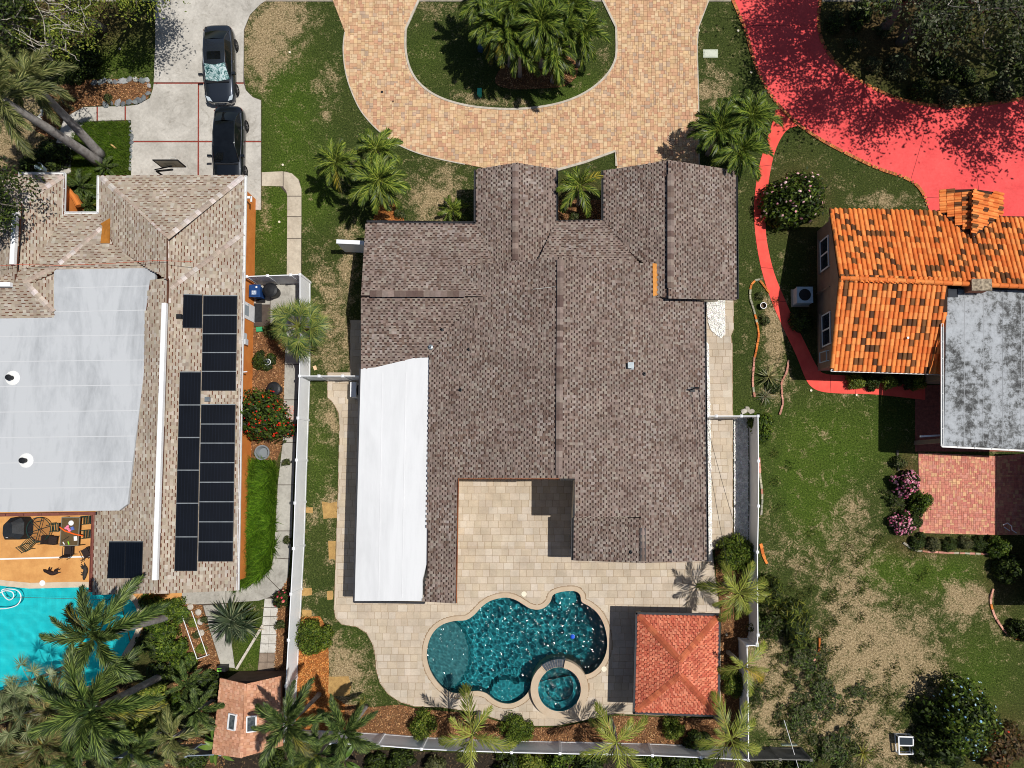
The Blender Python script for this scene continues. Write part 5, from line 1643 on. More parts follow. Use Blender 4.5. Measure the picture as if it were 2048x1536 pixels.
barkM = M('grey_bark', lin(120, 112, 104), lin(86, 78, 70), 6, .95, .6, 25, .02)
palmbark = M('ringed_palm_bark', lin(150, 146, 142), lin(112, 106, 102), 3, .9, .5, 14, .02)
brownbark = M('brown_fibre', lin(120, 88, 58), lin(84, 62, 42), 5, .95, .6, 20, .02)

# ---- fronds
def kite(mb, base, d, side, l, w, col, bend=0.0):
    tip = base + d * l + Vector((0, 0, -bend * l))
    m = base + d * (l * .4) + Vector((0, 0, -bend * l * .2))
    mb.mesh([base, m + side * w, tip, m - side * w], [(0, 1, 2, 3)], col)
STY = {  # leaflets per side, leaflet length factor, width, forward angle, planes, colours
    'feather': dict(n=30, k=.30, w=.026, fwd=48, planes=(18, 40), cols=[lin(56, 76, 24), lin(84, 104, 36), lin(112, 130, 46), lin(142, 152, 62)], droop=.25),
    'coconut': dict(n=29, k=.30, w=.023, fwd=48, planes=(12,), cols=[lin(112, 124, 44), lin(136, 142, 56), lin(92, 106, 40), lin(150, 152, 72)], droop=.35),
    'foxtail': dict(n=52, k=.24, w=.016, fwd=50, planes=(-60, -25, 10, 45, 75), cols=[lin(60, 80, 38), lin(88, 108, 52), lin(122, 138, 72), lin(44, 60, 30)], droop=.15),
    'pale': dict(n=50, k=.26, w=.017, fwd=50, planes=(-50, -10, 25, 60), cols=[lin(92, 100, 52), lin(118, 122, 68), lin(74, 84, 44), lin(140, 140, 88)], droop=.2),
    'dry': dict(n=26, k=.3, w=.024, fwd=48, planes=(5, 35), cols=[lin(110, 100, 62), lin(134, 122, 78), lin(84, 78, 48), lin(96, 104, 58)], droop=.3),
}
FR = {}
def frond_mesh(style, variant):
    key = (style, variant)
    if key in FR: return FR[key]
    S = STY[style]
    r = random.Random(hash(style) % 1000 + variant * 17 if False else sum(map(ord, style)) + variant * 17)
    e0 = math.radians((66, 42, 16, -8)[variant % 4])
    cur = math.radians((70, 85, 75, 55)[variant % 4])
    mb = MB()
    npt = 14
    pts = [Vector((0, 0, 0))]
    for i in range(npt):
        t = (i + .5) / npt
        e = e0 - cur * t ** 1.25
        pts.append(pts[-1] + Vector((math.cos(e), r.uniform(-.012, .012), math.sin(e))) / npt)
    R = [.018 * (1 - .85 * i / npt) + .003 for i in range(npt + 1)]
    rc = tuple(c * 1.25 for c in S['cols'][-1])
    mb.tube(pts, R, 4, rc)
    def at(t):
        f = t * npt; i = min(npt - 1, int(f)); return pts[i].lerp(pts[i + 1], f - i), (pts[i + 1] - pts[i]).normalized()
    for i in range(S['n']):
        t = .14 + .86 * (i + r.uniform(-.2, .2)) / S['n']
        t = min(.995, max(.1, t))
        p, f = at(t)
        side = Vector((0, 1, 0)); upv = f.cross(side) * -1
        if upv.z < 0: upv = -upv
        prof = math.sin(math.pi * min(1, .12 + .88 * t) ** .9) ** .6 if t < .97 else .35
        prof = max(.28, prof)
        for sg in (-1, 1):
            for a in S['planes']:
                if len(S['planes']) > 2 and r.random() < .35: continue
                a_ = math.radians(a + r.uniform(-9, 9))
                fw = math.radians(S['fwd'] + r.uniform(-8, 8) + 18 * t)
                out = side * sg * math.cos(a_) + upv * math.sin(a_)
                d = (f * math.cos(math.radians(90) - fw) + out * math.sin(math.radians(90) - fw)).normalized() if False else (f * math.sin(fw) + out * math.cos(fw)).normalized()
                l = S['k'] * prof * r.uniform(.85, 1.12)
                wv = d.cross(upv).normalized()
                kite(mb, p, d, wv, l, S['w'] * .5, vary(r.choice(S['cols']), r, .15), S['droop'] * r.uniform(.5, 1.3))
    me = mb.data('frond_%s' % style)
    me.materials.append(frondM)
    FR[key] = me
    return me
def fan_mesh(variant, style='sabal'):
    key = ('fan' + style, variant)
    if key in FR: return FR[key]
    r = random.Random(50 + variant)
    mb = MB()
    cols = [lin(58, 82, 38), lin(82, 104, 48), lin(104, 122, 56), lin(140, 144, 68)] if style == 'sabal' else [lin(150, 156, 112), lin(120, 132, 88), lin(92, 104, 66)]
    e0 = math.radians((55, 30, 8, -12)[variant % 4])
    d0 = Vector((math.cos(e0), 0, math.sin(e0)))
    hub = d0 * .58
    mb.tube([Vector((0, 0, 0)), hub * .5 + Vector((0, 0, .02)), hub], [.016, .012, .009], 4, cols[-1])
    f = (d0 + Vector((0, 0, -.35))).normalized(); s = Vector((0, 1, 0)); u = s.cross(f) * -1
    if u.z < 0: u = -u
    for i in range(44):
        a = math.radians(-128 + 256 * i / 43 + r.uniform(-3, 3))
        d = (f * math.cos(a) + s * math.sin(a) + u * r.uniform(.0, .22)).normalized()
        l = (.46 - .12 * abs(a) / 2.2) * r.uniform(.85, 1.1)
        kite(mb, hub, d, d.cross(u).normalized(), l, .0095, vary(r.choice(cols), r, .14), r.uniform(.05, .35))
    me = mb.data('fan_leaf'); me.materials.append(frondM); FR[key] = me
    return me
def sword_mesh(variant, cols, key0='yucca', w=.03):
    key = (key0, variant)
    if key in FR: return FR[key]
    r = random.Random(70 + variant)
    mb = MB()
    e = math.radians((75, 55, 35, 15)[variant % 4])
    p = Vector((0, 0, 0)); prev = None
    n = 5
    rows = []
    for i in range(n + 1):
        t = i / n
        ww = w * (1 - t) ** .7 * (.6 + 1.2 * t if t < .4 else 1.08) + .001
        rows.append((p + Vector((0, ww, 0)), p - Vector((0, ww, 0))))
        ee = e - math.radians(45) * t
        p = p + Vector((math.cos(ee), 0, math.sin(ee))) / n
    c = vary(r.choice(cols), r, .2)
    for a, b_ in zip(rows[:-1], rows[1:]):
        mb.face([a[0], a[1], b_[1], b_[0]], c)
    me = mb.data('sword_leaf'); me.materials.append(frondM); FR[key] = me
    return me
def broad_mesh(variant):
    key = ('broad', variant)
    if key in FR: return FR[key]
    r = random.Random(90 + variant)
    mb = MB(); e = math.radians((60, 40, 20, 5)[variant % 4])
    p = Vector((0, 0, 0)); rows = []
    n = 8
    c = r.choice([lin(104, 128, 52), lin(84, 112, 44), lin(130, 142, 66)])
    for i in range(n + 1):
        t = i / n
        w = .12 * math.sin(math.pi * min(1, max(0, (t - .15) / .85)) ** .8) + .006
        rows.append((p + Vector((0, w, w * .3)), p, p - Vector((0, w, -w * .3))))
        ee = e - math.radians(60) * t
        p = p + Vector((math.cos(ee), 0, math.sin(ee))) / n
    for a, b_ in zip(rows[:-1], rows[1:]):
        mb.face([a[0], a[1], b_[1], b_[0]], vary(c, r, .1)); mb.face([a[1], a[2], b_[2], b_[1]], vary(c, r, .1))
    me = mb.data('broad_leaf'); me.materials.append(frondM); FR[key] = me
    return me
def rosette(root, C, L, n, mesh_of, name, r, tint=(1, 1, 1), inner=0.3, tilt=(0, 0)):
    for i in range(n):
        q = i / max(1, n - 1)
        var = min(3, int((q + r.uniform(-.12, .12)) * 4)) if n > 3 else i % 4
        var = max(0, min(3, var))
        az = i * 2.39996 + r.uniform(-.25, .25)
        s = L * r.uniform(.85, 1.1) * (.72 + .28 * min(1, q * 1.6))
        mw = Matrix.Translation(C) @ Matrix.Rotation(az, 4, 'Z') @ Matrix.Rotation(r.uniform(-.25, .25), 4, 'X') @ Matrix.Diagonal((s, s, s, 1))
        k = r.uniform(.8, 1.18)
        old = q > .7 and r.random() < .12                      # an old frond going brown
        inst(name, mesh_of(var), root, mw, tuple(c * k * o for c, o in zip(tint, (1.5, 1.0, .7) if old else (1, 1, 1))))
def palm(px, h, L, style, n, label, seed, base=None, group=None, tr=.11, tint=(1, 1, 1), name='palm_tree', trunk_mat=None, shaft=True):
    r = random.Random(seed)
    C = G(*px, h)
    Bp = Vector((C.x, C.y, 0)) if base is None else G(*base, 0)
    root = thing(name, label, 'palm tree' if 'palm' in name else 'plant', Bp, group)
    mb = MB()
    k = 10
    pts = [Bp.lerp(C, i / k) + Vector((0, 0, 0)) + Vector((math.sin(i / k * 3.1) * .06 * h / 4, 0, 0)) for i in range(k + 1)]
    mb.tube(pts, [tr * (1.25 - .5 * i / k + (.25 if i == 0 else 0)) for i in range(k + 1)], 10)
    mb.build('trunk', trunk_mat or palmbark, root, smooth=True)
    if style == 'fan':
        rosette(root, C, L, n, lambda v: fan_mesh(v), 'fan_leaf', r, tint)
    elif style == 'palefan':
        rosette(root, C, L, n, lambda v: fan_mesh(v, 'pale'), 'fan_leaf', r, tint)
    elif style == 'broad':
        rosette(root, C, L, n, broad_mesh, 'leaf', r, tint)
    else:
        if shaft:
            mb = MB(); mb.tube([C - Vector((0, 0, .5)), C - Vector((0, 0, .1)), C + Vector((0, 0, .25))], [tr * .8, tr * .7, .02], 8, None); mb.build('crownshaft', M('green_crownshaft', lin(96, 116, 56), lin(120, 130, 70), 4, .5), root, smooth=True)
        rosette(root, C, L, n, lambda v: frond_mesh(style, v), 'frond', r, tint)
    return root
GI = 'palms in the driveway island'
isl = [((985, 40), 3.8, 'leftmost palm of the driveway island cluster'), ((1030, 5), 4.4, 'tall palm at the top of the island cluster'), ((1080, 42), 4.6, 'palm in the middle of the island cluster'), ((1140, 12), 4.2, 'palm at the top right of the island cluster'), ((1160, 62), 3.6, 'rightmost palm of the island cluster'), ((1035, 88), 3.4, 'lower left palm of the island cluster'), ((1105, 98), 3.5, 'lowest palm of the island cluster'), ((965, -5), 3.6, 'palm at the top left corner of the island cluster'), ((1085, -30), 4.4, 'island palm cut by the top edge'), ((1012, 55), 3.9, 'palm filling the left heart of the island cluster'), ((1122, 55), 4.0, 'palm filling the right heart of the island cluster')]
for i, (q, h, lab) in enumerate(isl):
    palm(q, h, 2.1, 'feather', 20, lab, 300 + i, group=GI, tint=(.8, .84, .78))
GF = 'feather palms in the front garden'
palm((672, 326), 3.0, 1.85, 'feather', 18, 'left palm of the front garden trio', 320, group=GF)
palm((752, 300), 2.9, 1.85, 'feather', 18, 'upper right palm of the front garden trio', 321, group=GF)
palm((757, 362), 3.4, 2.15, 'feather', 19, 'lower right palm of the front garden trio', 322, group=GF)
palm((1160, 372), 3.0, 1.75, 'feather', 12, 'single palm in the courtyard between two brown gables', 323)
GR = 'palms by the right front corner'
palm((1440, 258), 3.3, 2.2, 'feather', 20, 'left palm of the trio by the red path', 324, group=GR, tint=(.85, .9, .85))
palm((1503, 232), 3.5, 2.1, 'feather', 20, 'upper right palm of the trio by the red path', 325, group=GR, tint=(.85, .9, .85))
palm((1482, 300), 3.2, 2.1, 'feather', 20, 'lower palm of the trio by the red path', 326, group=GR, tint=(.9, .95, .9))
GB = 'yellow green palms along the garden fence'
palm((945, 1469), 3.6, 2.6, 'coconut', 8, 'yellow green palm below the pool by the bottom fence', 330, group=GB)
palm((1232, 1484), 3.6, 2.35, 'coconut', 10, 'yellow green palm below the spa by the bottom fence', 331, group=GB)
palm((1461, 1478), 3.6, 2.5, 'coconut', 9, 'yellow green palm in the bottom right fence corner', 332, group=GB)
palm((1477, 1186), 3.3, 2.3, 'coconut', 11, 'yellow green palm above the gazebo by the right fence', 333, group=GB)
palm((1486, 1334), 3.3, 2.0, 'coconut', 6, 'yellow green palm right of the gazebo', 334, group=GB)
GX = 'foxtail palms in the left gardens'
palm((577, 1447), 5.0, 2.7, 'foxtail', 13, 'bushy palm overhanging the shed roof', 340, group=GX)
palm((690, 1466), 4.4, 2.3, 'foxtail', 12, 'bushy palm right of the shed inside the fence', 341, group=GX)
palm((632, 1512), 4.2, 2.2, 'foxtail', 11, 'bushy palm at the bottom left fence corner', 342, group=GX)
palm((193, 1271), 7.0, 3.5, 'foxtail', 13, 'tall palm leaning over the turquoise pool', 343, base=(338, 1233), group=GX, tr=.19)
palm((184, 1418), 7.4, 3.8, 'foxtail', 14, 'tall palm leaning left below the turquoise pool', 344, base=(328, 1349), group=GX, tr=.19, tint=(1, 1, .9))
palm((56, 158), 6.0, 2.5, 'pale', 12, 'tall pale palm with the darker leaning trunk by the left house', 345, base=(203, 312), tr=.24)
palm((2, 198), 7.4, 2.9, 'pale', 13, 'tall pale palm with the light grey leaning trunk by the left house', 346, base=(200, 326), tr=.25)
GJ = 'palms of the bottom left thicket'
for i, (q, h, L_, st, n, lab) in enumerate([((40, 1432), 4.5, 2.4, 'palefan', 12, 'pale fan palm at the left edge of the thicket'), ((88, 1490), 4.2, 2.6, 'dry', 12, 'brownish palm low in the left thicket'), ((18, 1512), 4.0, 2.4, 'dry', 11, 'brownish palm in the bottom left corner'), ((262, 1500), 4.4, 2.2, 'foxtail', 11, 'dark bushy palm over the grey fence'), ((345, 1476), 3.6, 2.0, 'pale', 10, 'pale palm left of the shed by the fence'), ((60, 1362), 3.4, 2.0, 'palefan', 9, 'pale fan palm at the rim of the turquoise pool'), ((140, 1522), 4.0, 2.2, 'foxtail', 11, 'green palm at the bottom edge left of the grey fence'), ((300, 1525), 3.4, 1.8, 'dry', 9, 'brownish palm below the grey fence'), ((395, 1420), 2.6, 1.7, 'foxtail', 11, 'short dark palm beside the shed wall'), ((110, 1425), 3.8, 2.2, 'dry', 11, 'brownish palm under the tall leaning palm'), ((375, 1370), 2.0, 1.5, 'foxtail', 10, 'short dark green palm above the shed'), ((225, 1545), 3.6, 2.2, 'pale', 10, 'pale palm cut by the bottom edge of the picture')]):
    palm(q, h, L_, st, n, lab, 360 + i, group=GJ)
palm((596, 652), 3.2, 2.05, 'fan', 30, 'round fan palm growing over the white fence', 380, trunk_mat=brownbark, tr=.15)
palm((905, 420), .5, 1.25, 'feather', 12, 'low fern like cycad beside the front gable', 381, name='cycad', tr=.1, shaft=False)
palm((160, 372), .5, 1.3, 'foxtail', 10, 'low fern by the orange entry wall', 382, name='fern', tr=.06, shaft=False)
palm((178, 412), .5, 1.2, 'foxtail', 10, 'low fern tucked in the left roof corner', 383, name='fern', tr=.06, shaft=False)
palm((210, 335), .4, 1.0, 'foxtail', 9, 'low fern at the edge of the left garage roof', 384, name='fern', tr=.06, shaft=False)
palm((122, 200), .4, 1.0, 'dry', 9, 'spiky low plant in the mulch under the leaning trunks', 385, name='cycad', tr=.06, shaft=False)
palm((440, 1492), 1.6, 1.5, 'broad', 10, 'banana plant with broad pale leaves in front of the shed', 386, name='banana_plant', tr=.07)
palm((690, 1520), 1.8, 1.4, 'broad', 8, 'banana plant at the bottom fence beside the palms', 387, name='banana_plant', tr=.07)
YC = [lin(66, 82, 56), lin(92, 104, 74), lin(50, 64, 44), lin(128, 134, 100)]
def yucca(px, L, n, label, seed, h=.35, cols=YC, key='yucca', w=.042):
    r = random.Random(seed)
    C = G(*px, h)
    root = thing('yucca', label, 'plant', (C.x, C.y, 0))
    mb = MB(); mb.tube([(C.x, C.y, 0), (C.x, C.y, h + .05)], .1, 8); mb.build('stem', brownbark, root)
    rosette(root, C, L, n, lambda v: sword_mesh(v + 4 * r.randint(0, 2), cols, key, w), 'leaf', r)
yucca((464, 1240), 1.55, 150, 'large dark spiky yucca between two concrete walks', 400, .5)
yucca((488, 1250), 1.2, 90, 'smaller spiky yucca beside the large one near the white board', 401, .4)
yucca((1537, 754), .95, 36, 'pale spiky yucca in the dry bed by the right fence', 402, .2, [lin(150, 148, 96), lin(120, 122, 76)], 'paleyucca')
yucca((1530, 793), .7, 26, 'small grey spiky plant below the pale yucca', 403, .15, [lin(130, 128, 100), lin(104, 106, 82)], 'greyyucca')
yucca((1725, 1505), .9, 26, 'yellow green strappy plant by the dead garden bed', 404, .1, [lin(140, 138, 50), lin(112, 116, 44)], 'yellowyucca')

# ---- leafy shrubs
def blob_mesh(name, seed, nl, size, cols, lumps=26, flat=1.0, fl=None, rough=.22, aspect=.45, spread=False):
    """unit shrub (radius 1, height 'flat'): leaves on lumpy shells; optional flowers -> (foliage, flowers)"""
    r = random.Random(seed)
    mb, fb = MB(), MB()
    L_ = []
    for i in range(lumps):
        a = r.uniform(0, 6.28); z = r.uniform(.0, 1); rr = math.sqrt(1 - z * z) * (1 - rough)
        k = r.uniform(.75, 1.0)
        if spread:
            k = r.uniform(.1, 1.1); L_.append((Vector((math.cos(a) * k, math.sin(a) * k * r.uniform(.5, 1), r.uniform(.1, .5))), r.uniform(.1, .26), vary((1, 1, 1), r, .25)))
            continue
        L_.append((Vector((rr * math.cos(a) * k, rr * math.sin(a) * k, (.15 + z * .62) * flat)), r.uniform(.22, .38), vary((1, 1, 1), r, .16)))
    if not spread: L_.append((Vector((0, 0, .45 * flat)), .62, (1, 1, 1)))
    for i in range(nl):
        c, R_, tint = r.choice(L_)
        d = Vector((r.gauss(0, 1), r.gauss(0, 1), r.gauss(.35, 1)))
        if d.length < .01: continue
        d.normalize()
        p = c + d * R_ * (r.uniform(.72, 1.05) if r.random() < .85 else r.uniform(.9, 1.25))
        if p.z < .02: p.z = .02 + r.random() * .1
        n = (d + Vector((r.gauss(0, .45), r.gauss(0, .45), r.gauss(.25, .35)))).normalized()
        x = n.cross(Vector((r.gauss(0, 1), r.gauss(0, 1), r.gauss(0, 1)))).normalized()
        y = n.cross(x)
        s = size * r.uniform(.65, 1.3)
        col = tuple(a * b_ for a, b_ in zip(vary(r.choice(cols), r, .18), tint))
        mb.mesh([p - x * s, p + y * s * aspect, p + x * s, p - y * s * aspect], [(0, 1, 2, 3)], col)
    if fl:
        nf, fs, fcols = fl
        k = 0
        while k < nf:
            c, R_, tint = r.choice(L_)
            d = Vector((r.gauss(0, 1), r.gauss(0, 1), abs(r.gauss(.6, .7))))
            d.normalize()
            p = c + d * R_ * 1.08
            x = d.cross(Vector((r.gauss(0, 1), r.gauss(0, 1), .1))).normalized(); y = d.cross(x)
            s = fs * r.uniform(.7, 1.3)
            col = vary(r.choice(fcols), r, .12)
            ring = [p + (x * math.cos(2 * math.pi * q / 5) + y * math.sin(2 * math.pi * q / 5)) * s - d * s * .2 for q in range(5)]
            vs = [p + d * s * .2] + ring
            fb.mesh(vs, [(0, 1 + q, 1 + (q + 1) % 5) for q in range(5)], col)
            k += 1
    me = mb.data(name); me.materials.append(leafM)
    fm = None
    if fl:
        fm = fb.data('flower'); fm.materials.append(leafM)
    return me, fm
G_DARK = [lin(38, 50, 18), lin(54, 68, 24), lin(74, 88, 32), lin(30, 40, 15)]
G_MID = [lin(58, 78, 22), lin(80, 100, 30), lin(104, 120, 40), lin(44, 60, 18)]
G_YEL = [lin(92, 108, 34), lin(118, 128, 46), lin(72, 88, 30), lin(138, 142, 60)]
G_OLV = [lin(74, 78, 44), lin(92, 94, 56), lin(56, 60, 34), lin(112, 112, 74)]
SHR = {}
def shrub_kind(k):
    if k in SHR: return SHR[k]
    D = {'clipped': dict(seed=1, nl=4200, size=.09, cols=G_MID + G_YEL[:2], lumps=60, rough=.05),
         'clipped2': dict(seed=2, nl=2400, size=.095, cols=G_YEL + G_MID, lumps=36, rough=.14),
         'loose': dict(seed=3, nl=1700, size=.12, cols=G_MID, lumps=22, rough=.3),
         'dark': dict(seed=4, nl=1700, size=.12, cols=G_DARK, lumps=22, rough=.3),
         'olive': dict(seed=5, nl=1500, size=.13, cols=G_OLV, lumps=18, rough=.35),
         'yellow': dict(seed=6, nl=1600, size=.12, cols=G_YEL, lumps=22, rough=.3),
         'spiky': dict(seed=7, nl=1700, size=.2, cols=G_DARK + [lin(120, 122, 44), lin(96, 104, 40)], lumps=20, rough=.3, aspect=.16),
         'red': dict(seed=8, nl=3000, size=.085, cols=G_DARK + G_MID[:2], lumps=40, rough=.18, fl=(230, .032, [lin(226, 44, 26), lin(236, 84, 24), lin(210, 28, 40)])),
         'pink': dict(seed=9, nl=2800, size=.09, cols=G_MID + G_DARK, lumps=36, rough=.22, fl=(85, .045, [lin(240, 190, 190), lin(244, 206, 204), lin(232, 160, 170)])),
         'boug': dict(seed=10, nl=900, size=.13, cols=G_DARK, lumps=18, rough=.3, fl=(380, .07, [lin(222, 140, 164), lin(200, 96, 130), lin(236, 176, 190)])),
         'blue': dict(seed=11, nl=3400, size=.075, cols=G_DARK + G_MID + [lin(104, 116, 40)], lumps=40, rough=.3, fl=(110, .028, [lin(150, 196, 226), lin(190, 220, 236)])),
         'rose': dict(seed=12, nl=1000, size=.13, cols=G_DARK, lumps=16, rough=.35, fl=(26, .12, [lin(236, 150, 130), lin(222, 70, 96), lin(244, 190, 160)])),
         'ruddy': dict(seed=13, nl=2200, size=.1, cols=[lin(84, 66, 36), lin(104, 80, 42), lin(66, 62, 32), lin(70, 50, 30)], lumps=26, rough=.35, fl=(26, .03, [lin(214, 70, 40)])),
         'sprawl': dict(seed=15, nl=1500, size=.1, cols=G_DARK + G_OLV + G_MID[:2], lumps=30, spread=True, aspect=.3),
         'weed': dict(seed=14, nl=420, size=.17, cols=G_OLV + G_DARK, lumps=10, rough=.5, aspect=.25),
         }[k]
    D['nl'] = int(D['nl'] * 1.7); D['size'] *= .72
    SHR[k] = blob_mesh('foliage', **D)
    return SHR[k]
def shrub(px, rpx, kind, label, h=None, group=None, seed=0, name='shrub', tint=(1, 1, 1), stretch=(1, 1)):
    r = random.Random(seed * 31 + int(px[0]) + int(px[1]))
    R_ = rpx * MPP * .95
    h = h or R_ * 1.25
    C = G(*px, h * .5)
    root = thing(name, label, 'shrub' if name == 'shrub' else name.replace('_', ' '), (C.x, C.y, 0), group)
    fo, fl = shrub_kind(kind)
    mw = Matrix.Translation((C.x, C.y, 0)) @ Matrix.Rotation(r.uniform(0, 6.28), 4, 'Z') @ Matrix.Diagonal((R_ * r.uniform(.86, 1.16), R_ * r.uniform(.86, 1.16), h, 1)) if stretch == (1, 1) else Matrix.Translation((C.x, C.y, 0)) @ Matrix.Diagonal((R_ * stretch[0], R_ * stretch[1], h, 1))
    inst('crown', fo, root, mw, tint)
    if fl: inst('flowers', fl, root, mw)
    mb = MB()
    for i in range(3):
        a = i * 2.1 + r.random()
        mb.tube([(C.x, C.y, 0), (C.x + math.cos(a) * R_ * .3, C.y + math.sin(a) * R_ * .3, h * .55)], [.035, .012], 5)
    mb.build('stem', barkM, root)
    return root
GS = 'round shrubs along the pool garden fence'
shrub((620, 1274), 36, 'clipped', 'large clipped round shrub in orange mulch by the left fence', group=GS, h=1.3)
shrub((846, 1452), 32, 'clipped2', 'round shrub left of the yellow palm at the bottom fence', group=GS)
shrub((1030, 1458), 29, 'clipped', 'round shrub right of the yellow palm below the pool', group=GS)
shrub((1346, 1458), 27, 'clipped2', 'round shrub in the mulch under the gazebo', group=GS)
shrub((1474, 1112), 40, 'clipped', 'round shrub at the corner of the right eave', group=GS)
shrub((1470, 1368), 26, 'clipped2', 'small round shrub right of the gazebo', group=GS)
shrub((521, 830), 64, 'red', 'flowering tree full of small red blossoms by the orange wall', h=2.6, name='flowering_tree')
shrub((1592, 396), 70, 'pink', 'big bush with pale pink blossoms beside the red path', h=2.4)
shrub((565, 1200), 26, 'rose', 'rose bush with salmon blossoms by the white fence', h=1.0)
GO = 'wild bushes outside the right fence'
shrub((1545, 1184), 42, 'spiky', 'dark bush leaning on the right fence beside the palm', group=GO)
shrub((1588, 1252), 52, 'spiky', 'big dark bush on the straw lawn edge', group=GO, h=1.6)
shrub((1545, 1248), 44, 'sprawl', 'dark bush between the fence and the big wild bush', group=GO)
shrub((1522, 850), 34, 'loose', 'green bush at the top corner of the right fence', group=GO)
shrub((1606, 1318), 44, 'sprawl', 'olive green bush below the big wild bush', group=GO, h=.8)
shrub((1645, 1385), 50, 'sprawl', 'sprawling olive bush inside the pink edging', group=GO, h=.7)
shrub((1600, 1432), 52, 'sprawl', 'low green bush under the slanting white wire', group=GO, h=.7)
shrub((1514, 1395), 26, 'sprawl', 'green clump against the outer fence face', group=GO, h=.8)
shrub((1665, 1500), 56, 'sprawl', 'dark low bush at the bottom edge right of the fence', group=GO, h=.8)
shrub((1715, 1385), 26, 'sprawl', 'small dark weed clump on the sand', group=GO, h=.4)
shrub((1925, 1432), 84, 'blue', 'large bush dotted with pale blue blossoms in the bottom right', h=2.8)
shrub((1880, 1500), 55, 'dark', 'dark bush below the pale blue blossoms', h=1.8)
shrub((2005, 1490), 70, 'ruddy', 'rusty brown bush in the bottom right corner', h=1.6)
shrub((1606, 640), 30, 'dark', 'dark shrub below the air conditioner by the right house', h=1.0)
GHe = 'low shrubs under the tile roof eave'
for i, (q, rr_) in enumerate((((1712, 762), 20), ((1745, 764), 22), ((1778, 763), 20), ((1810, 762), 22), ((1838, 764), 20))):
    shrub(q, rr_, 'yellow' if i % 2 == 0 else 'dark', '%s low shrub in the row under the tile roof eave' % ['leftmost', 'second', 'middle', 'fourth', 'rightmost'][i], group=GHe, h=.7)
shrub((1812, 968), 36, 'boug', 'pink blossom bush left of the red brick patio', h=1.3)
shrub((1842, 1002), 32, 'loose', 'green bush below the pink blossom bush', h=1.1)
shrub((1824, 1036), 30, 'dark', 'dark bush between the pink blossom bushes', h=.9)
shrub((1796, 1002), 28, 'sprawl', 'straggly bush at the lawn side of the pink blossoms', h=.8)
shrub((1800, 925), 22, 'weed', 'thin shrub at the top left corner of the brick patio', h=.7)
shrub((1806, 1045), 28, 'boug', 'smaller pink blossom bush at the lower patio corner', h=.9, tint=(.8, .8, .8))
GP_ = 'low shrubs below the brick patio'
for i, q in enumerate(((1838, 1082), (1868, 1086), (1900, 1088), (1932, 1088), (1962, 1088))):
    shrub(q, 20, ('dark', 'olive')[i % 2], '%s low shrub in the row below the brick patio' % ['leftmost', 'second', 'middle', 'fourth', 'rightmost'][i], group=GP_, h=.55)
shrub((1998, 1092), 25, 'loose', 'bright green bush at the right end of the patio row', h=1.0)
shrub((2022, 1140), 40, 'dark', 'dark leafy bush in the shade at the right edge', h=1.4)
shrub((2040, 1262), 28, 'dark', 'dark bush inside the curved edging at the right edge', h=.9)
# left gardens
GL = 'thicket bushes beside the turquoise pool'
for i, (q, rr_, kd, lab, h) in enumerate([((300, 1212), 34, 'loose', 'green ivy bush at the pool corner below the deck', .7), ((350, 1222), 32, 'loose', 'green ivy bush left of the white planting frame', .6), ((362, 1330), 34, 'loose', 'green ivy bush under the planting frame end', .7), ((300, 1290), 36, 'dark', 'dark ivy bush at the pool rim between the trunks', .7), ((318, 1240), 46, 'loose', 'green bush right of the leaning palm trunk', 1.1), ((340, 1290), 44, 'loose', 'green bush below the leaning palm trunk', 1.1), ((325, 1335), 40, 'dark', 'dark green bush between the two leaning trunks', 1.0), ((300, 1395), 46, 'yellow', 'yellow green bush under the lower leaning trunk', 1.1), ((405, 1385), 40, 'dark', 'dark bush above the shed roof edge', 1.2), ((355, 1415), 34, 'loose', 'green bush in the middle of the thicket', 1.0), ((375, 1440), 30, 'olive', 'olive bush left of the shed', .9), ((285, 1455), 46, 'yellow', 'yellow green bush above the grey fence', 1.2), ((230, 1480), 44, 'olive', 'olive bush behind the grey fence', 1.3), ((150, 1450), 50, 'dark', 'dark bush in the heart of the thicket', 1.4), ((70, 1460), 50, 'dark', 'dark bush at the left of the thicket', 1.3), ((20, 1400), 44, 'olive', 'olive bush at the left picture edge by the pool', 1.2), ((40, 1520), 50, 'dark', 'dark bush in the bottom left corner', 1.3), ((120, 1530), 40, 'yellow', 'yellow green bush at the bottom edge', 1.0), ((200, 1525), 40, 'olive', 'olive bush at the bottom edge below the thicket', 1.0), ((380, 1520), 36, 'dark', 'dark bush below the grey fence near the shed', .9), ((300, 1500), 30, 'loose', 'green bush just behind the grey fence', 1.0)]):
    shrub(q, rr_, kd, lab, group=GL, h=h)
GU = 'bushes outside the bottom fence'
for i, (xx, rr_, kd) in enumerate([(545, 34, 'dark'), (612, 34, 'yellow'), (748, 30, 'dark'), (800, 34, 'dark'), (868, 30, 'olive'), (1010, 36, 'dark'), (1062, 34, 'yellow'), (1118, 36, 'loose'), (1175, 34, 'dark'), (1298, 36, 'loose'), (1352, 34, 'dark'), (1405, 38, 'loose'), (1540, 36, 'weed'), (1598, 34, 'dark')]):
    nm = ['first', 'second', 'third', 'fourth', 'fifth', 'sixth', 'seventh', 'eighth', 'ninth', 'tenth', 'eleventh', 'twelfth', 'thirteenth', 'fourteenth'][i]
    shrub((xx, 1530), rr_, kd, '%s dark bush from the left along the bottom edge' % nm, group=GU, h=1.0)
shrub((1395, 1490), 30, 'dark', 'dark bush in the shade inside the bottom fence', h=.9)
GT_ = 'undergrowth by the left house'
